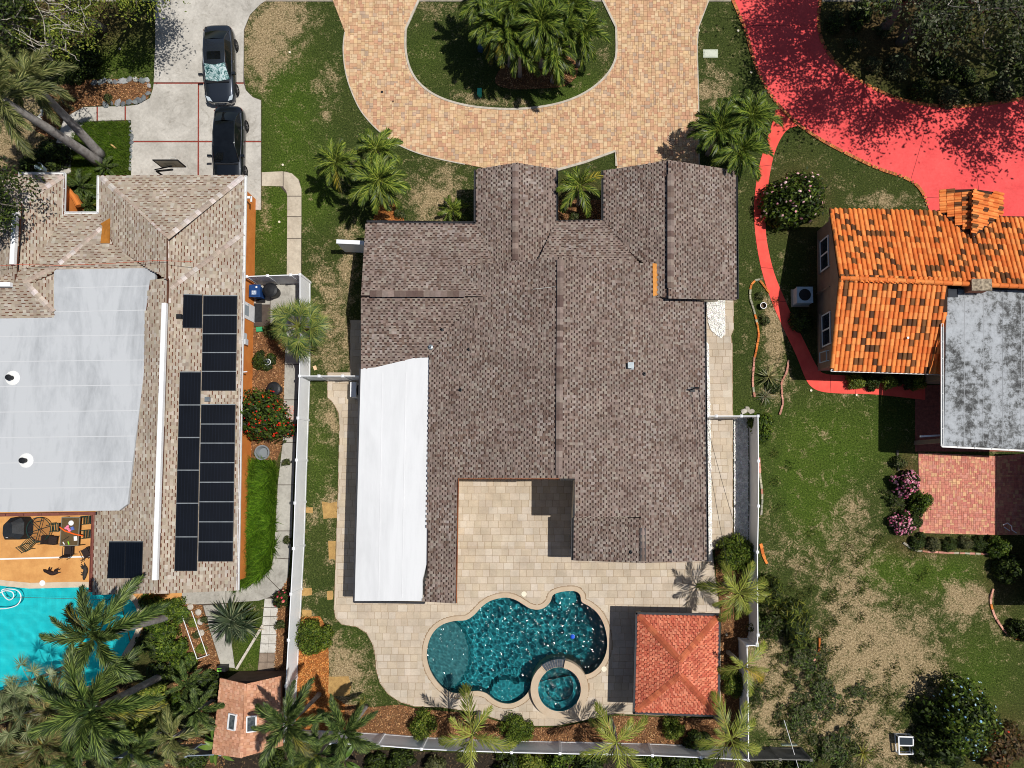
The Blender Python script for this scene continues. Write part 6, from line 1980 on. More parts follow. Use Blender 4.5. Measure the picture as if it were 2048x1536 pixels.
for i, (q, rr_, kd, lab, h) in enumerate([((95, 310), 40, 'dark', 'dark shrub under the pale palms', 1.0), ((60, 335), 34, 'dark', 'dark shrub above the left roof edge', 1.0), ((30, 45), 46, 'dark', 'shaded shrub in the top left corner', 1.2), ((100, 60), 46, 'olive', 'olive shrub under the twiggy tree', 1.1), ((165, 110), 40, 'dark', 'dark shrub beside the small bright lawn', 1.2), ((150, 150), 26, 'dark', 'dark low shrub above the mulch bed', .7), ((216, 196), 16, 'weed', 'low weedy plant on the mulch edge', .35), ((545, 660), 30, 'weed', 'shaded weeds under the fan palm', .5), ((528, 720), 24, 'dark', 'small dark shrub beside the orange wall', .6), ((575, 1080), 16, 'weed', 'small weed at the white fence base', .4), ((572, 925), 14, 'weed', 'small weed by the fence next to the walk', .4), ((560, 1250), 18, 'weed', 'weed patch between board walk and fence', .4), ((800, 425), 20, 'weed', 'low weed by the left eave', .4), ((1148, 432), 18, 'weed', 'low reddish weed in the courtyard', .4), ((1490, 600), 0, 'weed', '', 0)]):
    if rr_: shrub(q, rr_, kd, lab, group=GT_, h=h)
GD = 'small plants in the dry bed by the red path'
shrub((1530, 640), 18, 'weed', 'dark tuft in the dry bed above the fence corner', group=GD, h=.35)
shrub((1548, 772), 18, 'dark', 'green clump beside the pale yucca', group=GD, h=.4)
shrub((1520, 592), 14, 'weed', 'round brown tuft at the tip of the dry bed', group=GD, h=.3)
# shaded plants in the red driveway island
GK = 'shaded shrubs in the red driveway island'
r_ = random.Random(77)
words_ = ['first', 'second', 'third', 'fourth', 'fifth', 'sixth', 'seventh', 'eighth', 'ninth', 'tenth', 'eleventh', 'twelfth', 'thirteenth', 'fourteenth']
for i, q in enumerate([(1672, 40), (1705, 90), (1745, 130), (1722, 30), (1770, 60), (1800, 130), (1840, 175), (1850, 90), (1895, 190), (1930, 150), (1960, 185), (2010, 175), (1890, 130), (2030, 120)]):
    shrub(q, r_.randint(24, 34), ('dark', 'weed', 'olive')[i % 3], '%s shaded shrub from the left in the dark driveway island' % words_[i], group=GK, h=r_.uniform(.5, .9))

# ---- trees
def tree(base, crown, h, R_, label, seed, leaf=.16, nclust=120, per=70, cols=G_DARK, zr=.45, trunk_r=.28, bare=0, lean=None, csize=.75):
    r = random.Random(seed)
    Bp = G(*base, 0)
    C = G(*crown, h)
    root = thing('broadleaf_tree', label, 'tree', Bp)
    mb = MB()
    fork = Bp.lerp(C, .42); fork.z = h * .45
    mb.tube([Bp, Bp.lerp(fork, .5) + Vector((.12, .05, 0)), fork], [trunk_r * 1.25, trunk_r, trunk_r * .85], 10)
    tips = []
    for i in range(11):
        a = i * 2.4 + r.uniform(-.3, .3)
        rr = R_ * r.uniform(.35, .75)
        e = Vector((C.x + rr * math.cos(a), C.y + rr * math.sin(a), h + r.uniform(-.25, .35) * R_ * zr))
        m = fork.lerp(e, .5) + Vector((r.uniform(-.4, .4), r.uniform(-.4, .4), r.uniform(.1, .6)))
        mb.tube([fork, m, e], [trunk_r * .5, trunk_r * .3, .05], 7)
        for k in range(3):
            e2 = e + Vector((r.gauss(0, 1), r.gauss(0, 1), r.gauss(.1, .5))) * R_ * .25
            mb.tube([m.lerp(e, .6), e.lerp(e2, .5) + Vector((0, 0, .1)), e2], [.06, .04, .015], 5)
            tips.append(e2)
        tips.append(e)
    mb.build('trunk', barkM, root, smooth=True)
    lb = MB()
    for k in range(nclust):
        if r.random() < .55:
            c = r.choice(tips) + Vector((r.gauss(0, .5), r.gauss(0, .5), r.gauss(.2, .4)))
        else:
            a = r.uniform(0, 6.28); q = math.sqrt(r.random()) * R_
            c = Vector((C.x + q * math.cos(a), C.y + q * math.sin(a), h + r.uniform(-.3, .7) * R_ * zr * math.sqrt(max(0, 1 - (q / R_) ** 2))))
        s = csize * r.uniform(.6, 1.3)
        tint = r.uniform(.75, 1.25)
        for i in range(int(per * 1.5 * r.uniform(.5, 1.3))):
            d = Vector((r.gauss(0, 1), r.gauss(0, 1), r.gauss(0, .6)))
            p = c + d * s * .45
            n = Vector((r.gauss(0, .5), r.gauss(0, .5), 1)).normalized()
            x = n.cross(Vector((r.gauss(0, 1), r.gauss(0, 1), 0.1))).normalized(); y = n.cross(x)
            l = leaf * r.uniform(.6, 1.25) * .5
            lb.mesh([p - x * l, p + y * l * .5, p + x * l, p - y * l * .5], [(0, 1, 2, 3)], tuple(v * tint for v in vary(r.choice(cols), r, .2)))
    lb.build('crown', leafM, root)
    if bare:
        bb = MB()
        for i in range(bare):
            e = r.choice(tips)
            p = e.copy(); d = Vector((r.gauss(0, 1), r.gauss(0, 1), r.gauss(.5, .3))).normalized()
            pts = [p.copy()]
            for k in range(5):
                d = (d + Vector((r.gauss(0, .4), r.gauss(0, .4), r.gauss(0, .25)))).normalized()
                p = p + d * .45; pts.append(p.copy())
            bb.tube(pts, [.035, .03, .025, .02, .015, .008], 5)
        bb.build('bare_twigs', M('pale_dead_twig', lin(186, 180, 166), lin(150, 142, 128), 4, .9), root)
SAGE = [lin(86, 92, 66), lin(108, 112, 84), lin(66, 72, 48), lin(56, 64, 38)]
tree((1800, 85), (1965, -105), 8.0, 6.3, 'big twiggy grey green tree shading the red driveway island', 500, .22, 100, 120, SAGE + G_DARK, bare=40, csize=1.35)
tree((2065, 150), (2290, -40), 8.0, 5.6, 'leafy tree reaching in over the right edge', 501, .24, 95, 120, G_DARK, bare=10, csize=1.35)
tree((1765, 60), (1850, -70), 6.5, 3.6, 'leafy tree at the top of the driveway island', 502, .22, 55, 110, G_DARK + SAGE[:2], csize=1.2)
tree((205, 60), (110, 10), 5.5, 2.9, 'twiggy yellow green tree with pale bare branches in the top left', 503, .16, 60, 70, G_YEL, bare=46)
tree((330, -60), (262, -60), 5.5, 2.7, 'yellow green tree cut by the top edge over the left driveway', 504, .16, 62, 80, G_YEL, csize=.9)
tree((60, 80), (-30, -20), 6.5, 3.6, 'dark tree in the top left corner', 505, .18, 80, 70, G_DARK)
tree((-60, 400), (-40, 385), 5.5, 2.2, 'dark leafy tree reaching over the left roof edge', 506, .2, 60, 55, G_DARK)

# ---- strappy green bank beside the left walk, and grass blades on the lawns
def blades(name, n, seed, accept, hgt, wid, cols, label, x0, y0, x1, y1, lean=.6, k3=2, bump=0.0):
    r = np.random.RandomState(seed)
    px = r.uniform(x0, x1, n); py = r.uniform(y0, y1, n)
    ok = accept(px, py, r)
    px, py = px[ok], py[ok]
    m = len(px)
    D = np.stack([(px - PPX) / FPX, -(py - PPY) / FPX * CT + ST, -(py - PPY) / FPX * ST - CT], 1)
    t = -CAM_H / D[:, 2]
    X, Y = D[:, 0] * t, D[:, 1] * t
    V, C = [], []
    cc = np.array(cols)
    for j in range(k3):
        a = r.uniform(0, 6.283, m)
        h = hgt * r.uniform(.5, 1.3, m) * (1 + bump * np.sin(X * 5.1 + 1.3 * np.sin(Y * 3)) * np.sin(Y * 4.3 + X))
        le = lean * r.uniform(.3, 1.2, m) * h
        dx, dy = np.cos(a), np.sin(a)
        w = wid * r.uniform(.6, 1.3, m)
        b0 = np.stack([X - dy * w, Y + dx * w, np.full(m, .0)], 1)
        b1 = np.stack([X + dy * w, Y - dx * w, np.full(m, .0)], 1)
        tp = np.stack([X + dx * le, Y + dy * le, h], 1)
        V.append(np.stack([b0, b1, tp], 1))
        C.append(cc[r.randint(0, len(cols), m)] * r.uniform(.75, 1.3, (m, 1)) * (1 + np.clip(field(LUSH, px, py), 0, 1)[:, None] * np.array([.12, .32, -.1])))
    V = np.concatenate(V).reshape(-1, 3); C = np.concatenate(C)
    nf = len(V) // 3
    me = bpy.data.meshes.new(name)
    me.vertices.add(len(V)); me.vertices.foreach_set('co', V.astype(np.float32).ravel())
    me.loops.add(len(V)); me.loops.foreach_set('vertex_index', np.arange(len(V), dtype=np.int32))
    me.polygons.add(nf); me.polygons.foreach_set('loop_start', np.arange(0, len(V), 3, dtype=np.int32)); me.polygons.foreach_set('loop_total', np.full(nf, 3, np.int32))
    me.update(calc_edges=True)
    at = me.color_attributes.new('Col', 'FLOAT_COLOR', 'CORNER')
    at.data.foreach_set('color', np.concatenate([np.repeat(C, 3, 0), np.ones((len(V), 1))], 1).astype(np.float32).ravel())
    me.materials.append(leafM)
    o = bpy.data.objects.new(name, me); COL.objects.link(o)
    return tag(o, label, kind='stuff')
BANK = [(500, 925), (550, 925), (552, 965), (548, 1100), (540, 1135), (512, 1162), (474, 1176), (478, 1080), (490, 960)]
blades('ground_cover', 17000, 5, lambda x, y, r: inpoly_np(x, y, BANK), .55, .028, [lin(70, 100, 24), lin(92, 122, 34), lin(112, 138, 44), lin(52, 78, 20)], 'long strappy green ground cover beside the left walk', 470, 920, 556, 1180, .9, 2, .8)
GSQ = [(146, 245), (262, 243), (262, 352), (197, 352), (197, 426), (132, 426), (132, 352), (145, 345)]
blades('ground_cover', 9000, 6, lambda x, y, r: inpoly_np(x, y, GSQ), .22, .012, [lin(70, 92, 20), lin(92, 110, 30), lin(56, 76, 18)], 'long grass square in front of the left garage', 130, 240, 265, 430, 1.0, 2)
HARD = [DRIVE_PX, LD_OUT, PATIO_PX, LPOOL_PX, [(500, 560), (604, 560), (604, 345), (523, 345), (523, 372), (574, 390), (574, 560)], RD_L + [(1890, 470), (2250, 470), (2250, 140)] + list(reversed(RD_ISL)), RP_L + list(reversed(RP_R)), [(1830, 770), (2250, 770), (2250, 1070), (1836, 1066)], [(0, 1000), (365, 1000), (365, 1300), (0, 1300)], [(0, 350), (490, 350), (520, 560), (600, 560), (586, 1180), (0, 1180)], [(1660, 420), (2048, 420), (2048, 760), (1660, 745)], [(725, 450), (1475, 440), (1475, 600), (1400, 1130), (720, 760)]] + [b_[1] for b_ in BEDS]
def lawn_ok(x, y, r):
    ok = np.ones(len(x), bool)
    for i, h in enumerate(HARD):
        inside = inpoly_np(x, y, h)
        if i == 0: inside &= ~inpoly_np(x, y, ISL_PX)
        ok &= ~inside
    d = np.clip(field(DRY, x, y), 0, 1)
    return ok & (r.uniform(0, 1, len(x)) > d * .9)
blades('grass', 150000, 7, lawn_ok, .075, .012, [lin(44, 62, 18), lin(66, 86, 28), lin(108, 120, 56), lin(26, 40, 12), lin(34, 50, 14)], 'short green lawn grass', -10, -10, 2058, 1546, 1.0, 1, .3)
def dry_ok(x, y, r):
    ok = np.ones(len(x), bool)
    for i, h in enumerate(HARD):
        inside = inpoly_np(x, y, h)
        if i == 0: inside &= ~inpoly_np(x, y, ISL_PX)
        ok &= ~inside
    d = np.clip(field(DRY, x, y), 0, 1)
    return ok & (r.uniform(0, 1, len(x)) < d * .8)
blades('dry_grass', 50000, 8, dry_ok, .06, .013, [lin(172, 150, 110), lin(140, 118, 84), lin(200, 178, 140), lin(92, 74, 48), lin(60, 62, 32), lin(76, 62, 40)], 'dry straw coloured grass', -10, -10, 2058, 1546, 1.4, 1)

def clump(x, y, k=.055):
    return np.sin(x * k + 1.7 * np.sin(y * k * .8)) * np.sin(y * k * 1.1 + 1.3 * np.sin(x * k * .7)) + .6 * np.sin(x * k * 2.3 + y * k * 1.9)
def weed_ok(x, y, r):
    z = field([(1640, 1440, 130, 80, 1.0), (1600, 1330, 60, 70, .8), (1660, 1180, 80, 80, .45), (1780, 1350, 90, 50, .4), (1740, 1110, 70, 60, .3), (1560, 1250, 50, 70, .7), (1530, 760, 25, 60, .5), (1800, 1500, 60, 40, .4), (1580, 90, 0.1, 0.1, 0)], x, y)
    ok = inpoly_np(x, y, [(1505, 560), (1560, 600), (1575, 700), (1570, 830), (1620, 1050), (1850, 1080), (1900, 1300), (1900, 1536), (1505, 1536)])
    return ok & (clump(x, y) + r.uniform(-.5, .5, len(x)) > 1.15 - z * 1.2)
blades('weeds', 60000, 12, weed_ok, .17, .016, [lin(46, 60, 24), lin(64, 80, 30), lin(90, 98, 44), lin(34, 46, 18), lin(110, 108, 56)], 'scattered green weeds on the dry right yard', 1500, 550, 1910, 1540, 1.2, 2, .4)

# ================================================================== FENCES
def fence(label, tops, mat, ht=1.83, group='white vinyl fence runs', style='privacy', skip=()):
    """tops: photo pixels of the post tops, one after the other"""
    P = [G(x, y, ht) for x, y in tops]
    root = thing('fence', label, 'fence', (P[0].x, P[0].y, 0), group)
    for i, p in enumerate(P):
        b = MB(); b.box((p.x, p.y, ht / 2), (.127, .127, ht), math.atan2(P[1].y - P[0].y, P[1].x - P[0].x)); o = b.build('post', mat, root)
        b = MB(); a = math.atan2(P[1].y - P[0].y, P[1].x - P[0].x)
        b.box((p.x, p.y, ht + .015), (.16, .16, .03), a)
        c, s = math.cos(a), math.sin(a)
        q = [Vector((p.x + (x * c - y * s) * .075, p.y + (x * s + y * c) * .075, ht + .03)) for x, y in ((-1, -1), (1, -1), (1, 1), (-1, 1))]
        for k in range(4): b.face([q[k], q[(k + 1) % 4], Vector((p.x, p.y, ht + .075))])
        b.build('post_cap', mat, o)
    for i in range(len(P) - 1):
        if i in skip: continue
        a, c = P[i], P[i + 1]
        d = (c - a); L_ = d.length; d.normalize()
        n = Vector((-d.y, d.x, 0))
        b = MB()
        k = max(2, int(L_ / .17))
        for j in range(k):
            m = a + d * (L_ * (j + .5) / k)
            b.box((m.x, m.y, ht * .5), (L_ / k - .012, .022, ht - .2), math.atan2(d.y, d.x))
        b.bar(Vector((a.x, a.y, ht * .5)), Vector((c.x, c.y, ht * .5)), .012, ht - .22)
        pn = b.build('panel', mat, root)
        b = MB(); b.bar(Vector((a.x, a.y, ht - .06)), Vector((c.x, c.y, ht - .06)), .05, .14); b.build('top_rail', mat, root)
        b = MB(); b.bar(Vector((a.x, a.y, .1)), Vector((c.x, c.y, .1)), .05, .14); b.build('bottom_rail', mat, root)
    return root
vin = M('white_vinyl', (0.82, 0.83, 0.84))
fence('long white vinyl fence between the left walk and the pool garden', [(600, 549), (600, 617), (600, 685), (599, 752), (596, 836), (593, 920), (590, 1006), (587, 1097), (582, 1188), (577, 1280), (572, 1372), (567, 1464)], vin)
fence('short white fence closing the bin yard', [(493, 553), (535, 551.5), (581, 550), (600, 549)], vin)
fence('white cross fence between left fence and house', [(599, 752), (638, 752), (685, 752), (721, 752)], vin)
fence('short white fence from the right eave to the corner post', [(1414, 832), (1433, 832), (1483, 832), (1516, 832)], vin)
fence('long white fence beside the grey gravel strip', [(1516, 832), (1517, 922), (1517, 1012), (1515, 1104), (1515, 1190), (1516, 1270), (1514, 1288)], vin)
fence('white fence right of the gazebo ending in the bottom corner', [(1514, 1291), (1494, 1291), (1496, 1390), (1497, 1455), (1497, 1520)], vin)
fence('white fence along the bottom of the pool garden', [(567, 1482), (660, 1486), (754, 1491), (843, 1498), (930, 1502), (1023, 1505), (1120, 1507), (1212, 1509), (1305, 1511), (1402, 1515), (1497, 1520)], vin)
gvin = M('grey_blue_fence', lin(150, 162, 174), lin(120, 132, 144), 1.5, .5)
fence('grey blue fence behind the bottom left thicket', [(205, 1516), (302, 1514), (371, 1512), (440, 1509)], gvin, group='')
fence('low grey fence at the bottom right of the corner post', [(1497, 1520), (1560, 1519), (1622, 1520)], M('weathered_grey_fence', lin(120, 118, 112), lin(96, 94, 90), 2, .8), group='')

# ================================================================== CARS
def car_paint(name, c):
    m, nt, N, L, B = newmat(name)
    B.inputs['Base Color'].default_value = (*c, 1)
    B.inputs['Metallic'].default_value = .55
    B.inputs['Roughness'].default_value = .32
    B.inputs['Coat Weight'].default_value = 1.0
    B.inputs['Coat Roughness'].default_value = .03
    return m
glassM = M('tinted_car_glass', lin(12, 14, 16), lin(18, 21, 24), 2, .05, spec=.6)
tyreM = M('tyre_rubber', lin(22, 22, 23), None, 4, .85)
rimM = M('alloy_rim', lin(150, 150, 152), None, 4, .3, metal=.9)
chromeM = M('chrome_trim', lin(200, 204, 208), None, 4, .15, metal=1.0)
def car(px, heading, paint, label, sunroof, shade, z=.034, glassroof=False):
    """heading: world angle of the nose"""
    c = G(*px, .9); c.z = z
    root = thing('parked_car', label, 'car', c, 'dark sedans on the left driveway')
    f = Vector((math.cos(heading), math.sin(heading), 0)); s = Vector((-f.y, f.x, 0)); u = Vector((0, 0, 1))
    W = lambda x, y, zz: c + f * x + s * y + u * zz
    st = [(2.44, .30, .50, .36), (2.40, .62, .58, .26), (2.28, .80, .66, .22), (2.0, .885, .745, .2), (1.55, .915, .83, .2), (1.1, .925, .90, .2), (.8, .925, .925, .2), (.2, .925, .94, .2), (-.5, .925, .95, .2), (-1.1, .925, .97, .2), (-1.6, .92, .985, .2), (-2.0, .90, .985, .22), (-2.25, .84, .965, .25), (-2.37, .70, .90, .3), (-2.42, .45, .70, .4)]
    ring = []
    for x, w, zb, z0 in st:
        half = [(0, z0), (w * .9, z0), (w * .985, z0 + .12), (w, z0 + (zb - z0) * .45), (w * .985, z0 + (zb - z0) * .72), (w * .93, zb - .045), (w * .84, zb), (w * .5, zb + .025), (0, zb + .035)]
        full = half + [(-y, zz) for y, zz in reversed(half[1:-1])]
        ring.append([W(x, y, zz) for y, zz in full])
    m = len(ring[0])
    b = MB()
    vs = [v for r_ in ring for v in r_]
    fs = []
    for i in range(len(ring) - 1):
        for k in range(m):
            k2 = (k + 1) % m
            fs.append((i * m + k, (i + 1) * m + k, (i + 1) * m + k2, i * m + k2))
    fs.append(tuple(reversed(range(m)))); fs.append(tuple(range((len(ring) - 1) * m, len(ring) * m)))
    b.mesh(vs, fs)
    body = b.build('body', paint, root, smooth=True)
    # greenhouse: stations (x, half width, z) of base line and roof line
    def patch(rows, name, mat, smooth=True, parent=None):
        bb = MB(); n = len(rows[0])
        bb.mesh([p for r_ in rows for p in r_], [(i * n + k, i * n + k + 1, (i + 1) * n + k + 1, (i + 1) * n + k) for i in range(len(rows) - 1) for k in range(n - 1)])
        return bb.build(name, mat, parent or root, smooth=smooth)
    ys = (-1, -.6, 0, .6, 1)
    crown = (0, .025, .04, .025, 0)
    wsr = [(1.12, .76, .93, .02), (.75, .71, 1.14, .04), (.32, .64, 1.37, .06)]
    def rows(lst, bow):
        return [[W(x + bow * (1 - abs(y)), w * y, zz + cr * .8) for y, cr in zip(ys, crown)] for x, w, zz, _ in lst]
    shade_o = None
    patch(list(reversed(rows(wsr, .14))), 'windshield', shade or glassM)
    roof = [(.32, .64, 1.37, 0), (.0, .635, 1.42, 0), (-.5, .63, 1.44, 0), (-.95, .62, 1.41, 0), (-1.2, .60, 1.36, 0)]
    rm = patch(list(reversed([[W(x + (.14 if i == 0 else 0) * (1 - abs(y)), w * y, zz + cr * .8) for y, cr in zip(ys, crown)] for i, (x, w, zz, _) in enumerate(roof)])), 'roof', glassM if glassroof else paint)
    if sunroof:
        patch(list(reversed([[W(x, .42 * y, zz) for y in (-1, 0, 1)] for x, zz in ((.12, 1.445), (-.12, 1.462), (-.36, 1.474))])), 'sunroof', glassM, parent=rm)
    rw = [(-1.2, .60, 1.36, 0), (-1.55, .67, 1.2, 0), (-1.9, .72, 1.01, 0)]
    patch(list(reversed(rows(rw, -.06))), 'rear_window', glassM)
    for sg in (-1, 1):
        top = [(1.12, .76, .93), (.32, .64, 1.37), (-.5, .63, 1.44), (-1.2, .60, 1.36), (-1.9, .72, 1.01)]
        bot = [(1.12, .80, .92), (.32, .86, .935), (-.5, .865, .95), (-1.2, .86, .97), (-1.9, .80, .985)]
        for i, nm in enumerate(('side_window', 'side_window', 'side_window', 'rear_quarter')):
            q = [W(top[i][0], sg * top[i][1], top[i][2]), W(top[i + 1][0], sg * top[i + 1][1], top[i + 1][2]), W(bot[i + 1][0], sg * bot[i + 1][1], bot[i + 1][2]), W(bot[i][0], sg * bot[i][1], bot[i][2])]
            if sg > 0: q.reverse()
            bb = MB(); bb.face(q); bb.build(nm, glassM if i < 3 else paint, root)
        # roof rail / pillar line
        bb = MB(); bb.tube([W(x, sg * (w + .012), zz + .012) for x, w, zz in top], .035, 6); bb.build('roof_rail', paint, root, smooth=True)
        bb = MB(); bb.tube([W(x, sg * (w + .008), zz + .01) for x, w, zz in bot], .012, 5); bb.build('window_trim', chromeM, root)
        # mirror
        bb = MB(); p = W(.82, sg * 1.02, 1.0); bb.box(p, (.14, .24, .15), heading); bb.bar(W(.82, sg * .88, .96), W(.82, sg * .98, .98), .05, .04); bb.build('wing_mirror', paint, root)
        # lamps
        bb = MB(); bb.face([W(2.36, sg * .48, .645), W(2.30, sg * .76, .675), W(2.02, sg * .86, .765), W(2.12, sg * .62, .735)][::(1 if sg > 0 else -1)]); bb.build('headlight', M('headlight_lens', lin(180, 190, 196), None, 2, .08, spec=.7), root)
        bb = MB(); bb.face([W(-2.10, sg * .885, .90), W(-2.33, sg * .74, .90), W(-2.36, sg * .74, .80), W(-2.12, sg * .89, .78)][::(1 if sg > 0 else -1)]); bb.build('taillight', M('taillight_lens', lin(140, 16, 20), None, 2, .15), root)
        for xx in (1.48, -1.42):
            bb = MB()
            cc = W(xx, sg * .84, .335)
            prof = [(.20, -.11), (.30, -.115), (.335, -.08), (.335, .08), (.30, .115), (.20, .11)]
            n = 24
            vs = []
            for r0, t in prof:
                for k in range(n):
                    a = 2 * math.pi * k / n
                    vs.append(cc + f * (r0 * math.cos(a)) + u * (r0 * math.sin(a)) + s * (t * sg))
            bb.mesh(vs, [(i * n + k, i * n + (k + 1) % n, (i + 1) * n + (k + 1) % n, (i + 1) * n + k) for i in range(len(prof) - 1) for k in range(n)])
            w_ = bb.build('wheel', tyreM, root, smooth=True)
            bb = MB()
            for k in range(5):
                a = 2 * math.pi * k / 5
                bb.bar(cc + s * (.105 * sg), cc + s * (.10 * sg) + f * (.21 * math.cos(a)) + u * (.21 * math.sin(a)), .05, .03)
            bb.build('rim', rimM, w_)
        bb = MB(); bb.bar(W(.05, sg * .935, .80), W(-.15, sg * .935, .80), .02, .03); bb.bar(W(-.95, sg * .935, .82), W(-1.15, sg * .935, .82), .02, .03); bb.build('door_handle', chromeM, root)
    bb = MB(); bb.bar(W(2.415, -.5, .585), W(2.415, .5, .585), .02, .05); bb.bar(W(2.41, -.45, .50), W(2.41, .45, .50), .02, .09); bb.build('grille', chromeM, root)
    bb = MB(); bb.bar(W(1.28, -.7, .935), W(1.28, .7, .935), .1, .02); bb.build('cowl', blackm, root)
    return root
shadeM, nt, N, L, B = newmat('silver_sunshade_behind_glass')
tc = posvec(nt)
wv_ = noise_node(nt, 3.2, 3, .6, tc, 2.5)
L.new(ramp(nt, wv_.outputs[0], [(.36, lin(40, 84, 84)), (.5, lin(140, 180, 176)), (.6, lin(224, 238, 236))]), B.inputs['Base Color'])
B.inputs['Roughness'].default_value = .25; B.inputs['Metallic'].default_value = .3; B.inputs['Coat Weight'].default_value = 1.0
car((436, 125), math.radians(-87.5), car_paint('graphite_paint', lin(50, 56, 65)), 'graphite sedan with silver sunshade and sunroof at the top of the driveway', True, shadeM)
car((455, 288), math.radians(-90), car_paint('black_paint', lin(27, 32, 38)), 'black glass roofed sedan half under the left garage eave', False, None, glassroof=True)

# ================================================================== STREET AND GARDEN THINGS
# basketball hoop
hp = thing('basketball_hoop', 'basketball hoop with slanted glass backboard by the left garage roof', 'basketball hoop', G(352, 372, 0))
p0 = G(352, 372, 0); bc = G(339, 327, 3.35)
b = MB(); b.tube([Vector((p0.x, p0.y, 0)), Vector((p0.x, p0.y, 2.2)), Vector((bc.x + .1, bc.y - .3, 3.2))], .06, 8); b.bar(Vector((bc.x, bc.y - .05, 3.1)), Vector((p0.x, p0.y, 2.4)), .05, .05); b.build('pole', blackm, hp)
bm_ = M('backboard_tan', lin(150, 146, 126), None, 2, .3)
b = MB(); b.box(bc, (1.4, .04, .9)); bb_ = b.build('backboard', bm_, hp)
b = MB()
for s_ in (-1, 1):
    b.box(bc + Vector((0, 0, .45 * s_)), (1.46, .06, .06)); b.box(bc + Vector((.7 * s_, 0, 0)), (.06, .06, .9)); b.box(bc + Vector((.25 * s_, .01, -.12)), (.03, .06, .4))
b.box(bc + Vector((0, .01, .08)), (.5, .06, .03)); b.build('frame', blackm, bb_)
b = MB(); rc = bc + Vector((0, .28, -.3)); b.tube([rc + Vector((.225 * math.cos(a * .3927), .225 * math.sin(a * .3927), 0)) for a in range(17)], .012, 5, cap=False); b.build('rim', M('white_ring', lin(206, 206, 200)), hp)
# bins
blueM = M('blue_bin_plastic', lin(28, 66, 120), lin(22, 54, 104), 3, .5)
t = thing('recycling_bin', 'square blue recycling bin with white label in the fenced yard', 'bin', G(510, 583, 0))
p = G(510, 582, 1.0); p.z = 0
b = MB(); n_ = [(-.3, -.34), (.3, -.34), (.3, .34), (-.3, .34)]
b.mesh([(p.x + x * .82, p.y + y * .82, .06) for x, y in n_] + [(p.x + x, p.y + y, .98) for x, y in n_], [(3, 2, 1, 0), (0, 1, 5, 4), (1, 2, 6, 5), (2, 3, 7, 6), (3, 0, 4, 7), (4, 5, 6, 7)]); b.build('body', blueM, t)
b = MB(); b.box((p.x, p.y, 1.02), (.68, .76, .07)); b.box((p.x, p.y + .02, 1.07), (.56, .6, .05)); l_ = b.build('lid', blueM, t)
b = MB(); b.box((p.x - .02, p.y - .12, 1.1), (.28, .24, .006)); b.build('sticker', M('white_sticker', lin(206, 214, 222), lin(120, 140, 170), 14, .5), l_)
b = MB(); b.lathe((p.x + .12, p.y + .22, 1.09), [(.06, 0), (.06, .01)], 12); b.build('sticker', whm, l_)
b = MB(); b.tube([(p.x - .26, p.y - .4, .12), (p.x + .26, p.y - .4, .12)], .1, 10); b.build('wheel', blackm, t)
def round_bin(px, r0, h, label, mat, open_top=False, rim=None, name='bin', cat='bin'):
    p = G(*px, h); p.z = 0
    t = thing(name, label, cat, p)
    b = MB()
    if open_top: b.lathe(p, [(r0 * .7, 0), (r0, h), (r0 * .86, h), (r0 * .62, .1)], 22)
    else: b.lathe(p, [(r0 * .8, 0), (r0, h * .85), (r0 * 1.08, h * .86), (r0 * 1.05, h * .92), (r0 * .75, h * 1.0), (r0 * .2, h * 1.03)], 22)
    b.build('body', mat, t, smooth=False)
    b = MB()
    if open_top: b.lathe(p, [(r0 * 1.02, h - .02), (r0 * 1.02, h + .02), (r0 * .84, h + .02), (r0 * .84, h - .02)], 22, cap=False); b.build('rim', rim or mat, t)
    else:
        for s_ in (-1, 1): b.box((p.x + s_ * r0 * 1.08, p.y, h * .8), (.08, .16, .1))
        b.build('handle', mat, t)
    return t
round_bin((539, 579), .42, .95, 'round black rubbish bin next to the blue bin', blackm)
round_bin((546, 777), .40, .75, 'black round composter beside the red flowering tree', blackm, cat='composter', name='composter')
round_bin((535, 724), .2, .35, 'grey garden pot in the shade of the fan palm', M('grey_pot', lin(110, 116, 122), None, 3, .6), True, whm, 'flower_pot', 'pot')
round_bin((77, 333), .26, .5, 'blue grey ceramic pot beside the shaded path', M('blue_pot', lin(120, 140, 150), None, 3, .5), True, M('pale_blue_rim', lin(170, 186, 190)), 'flower_pot', 'pot')
round_bin((1527, 611), .2, .3, 'white ringed garden pot in the dry bed', M('soil_brown', lin(96, 80, 62)), True, whm, 'flower_pot', 'pot')
round_bin((524, 905), .45, .4, 'grey tub holding the red flowering tree', M('grey_tub', lin(120, 126, 130), None, 3, .5), True, None, 'planter_tub', 'planter')
# door mat
b = MB(); b.prism(GP([(509, 607), (524, 607), (524, 644), (509, 644)]), .03, .05); o = b.build('door_mat', M('dark_rubber_mat', lin(34, 34, 36), lin(44, 44, 46), 8, .9, .4, 40), None, label='dark rubber door mat outside the white side door', cat='mat')
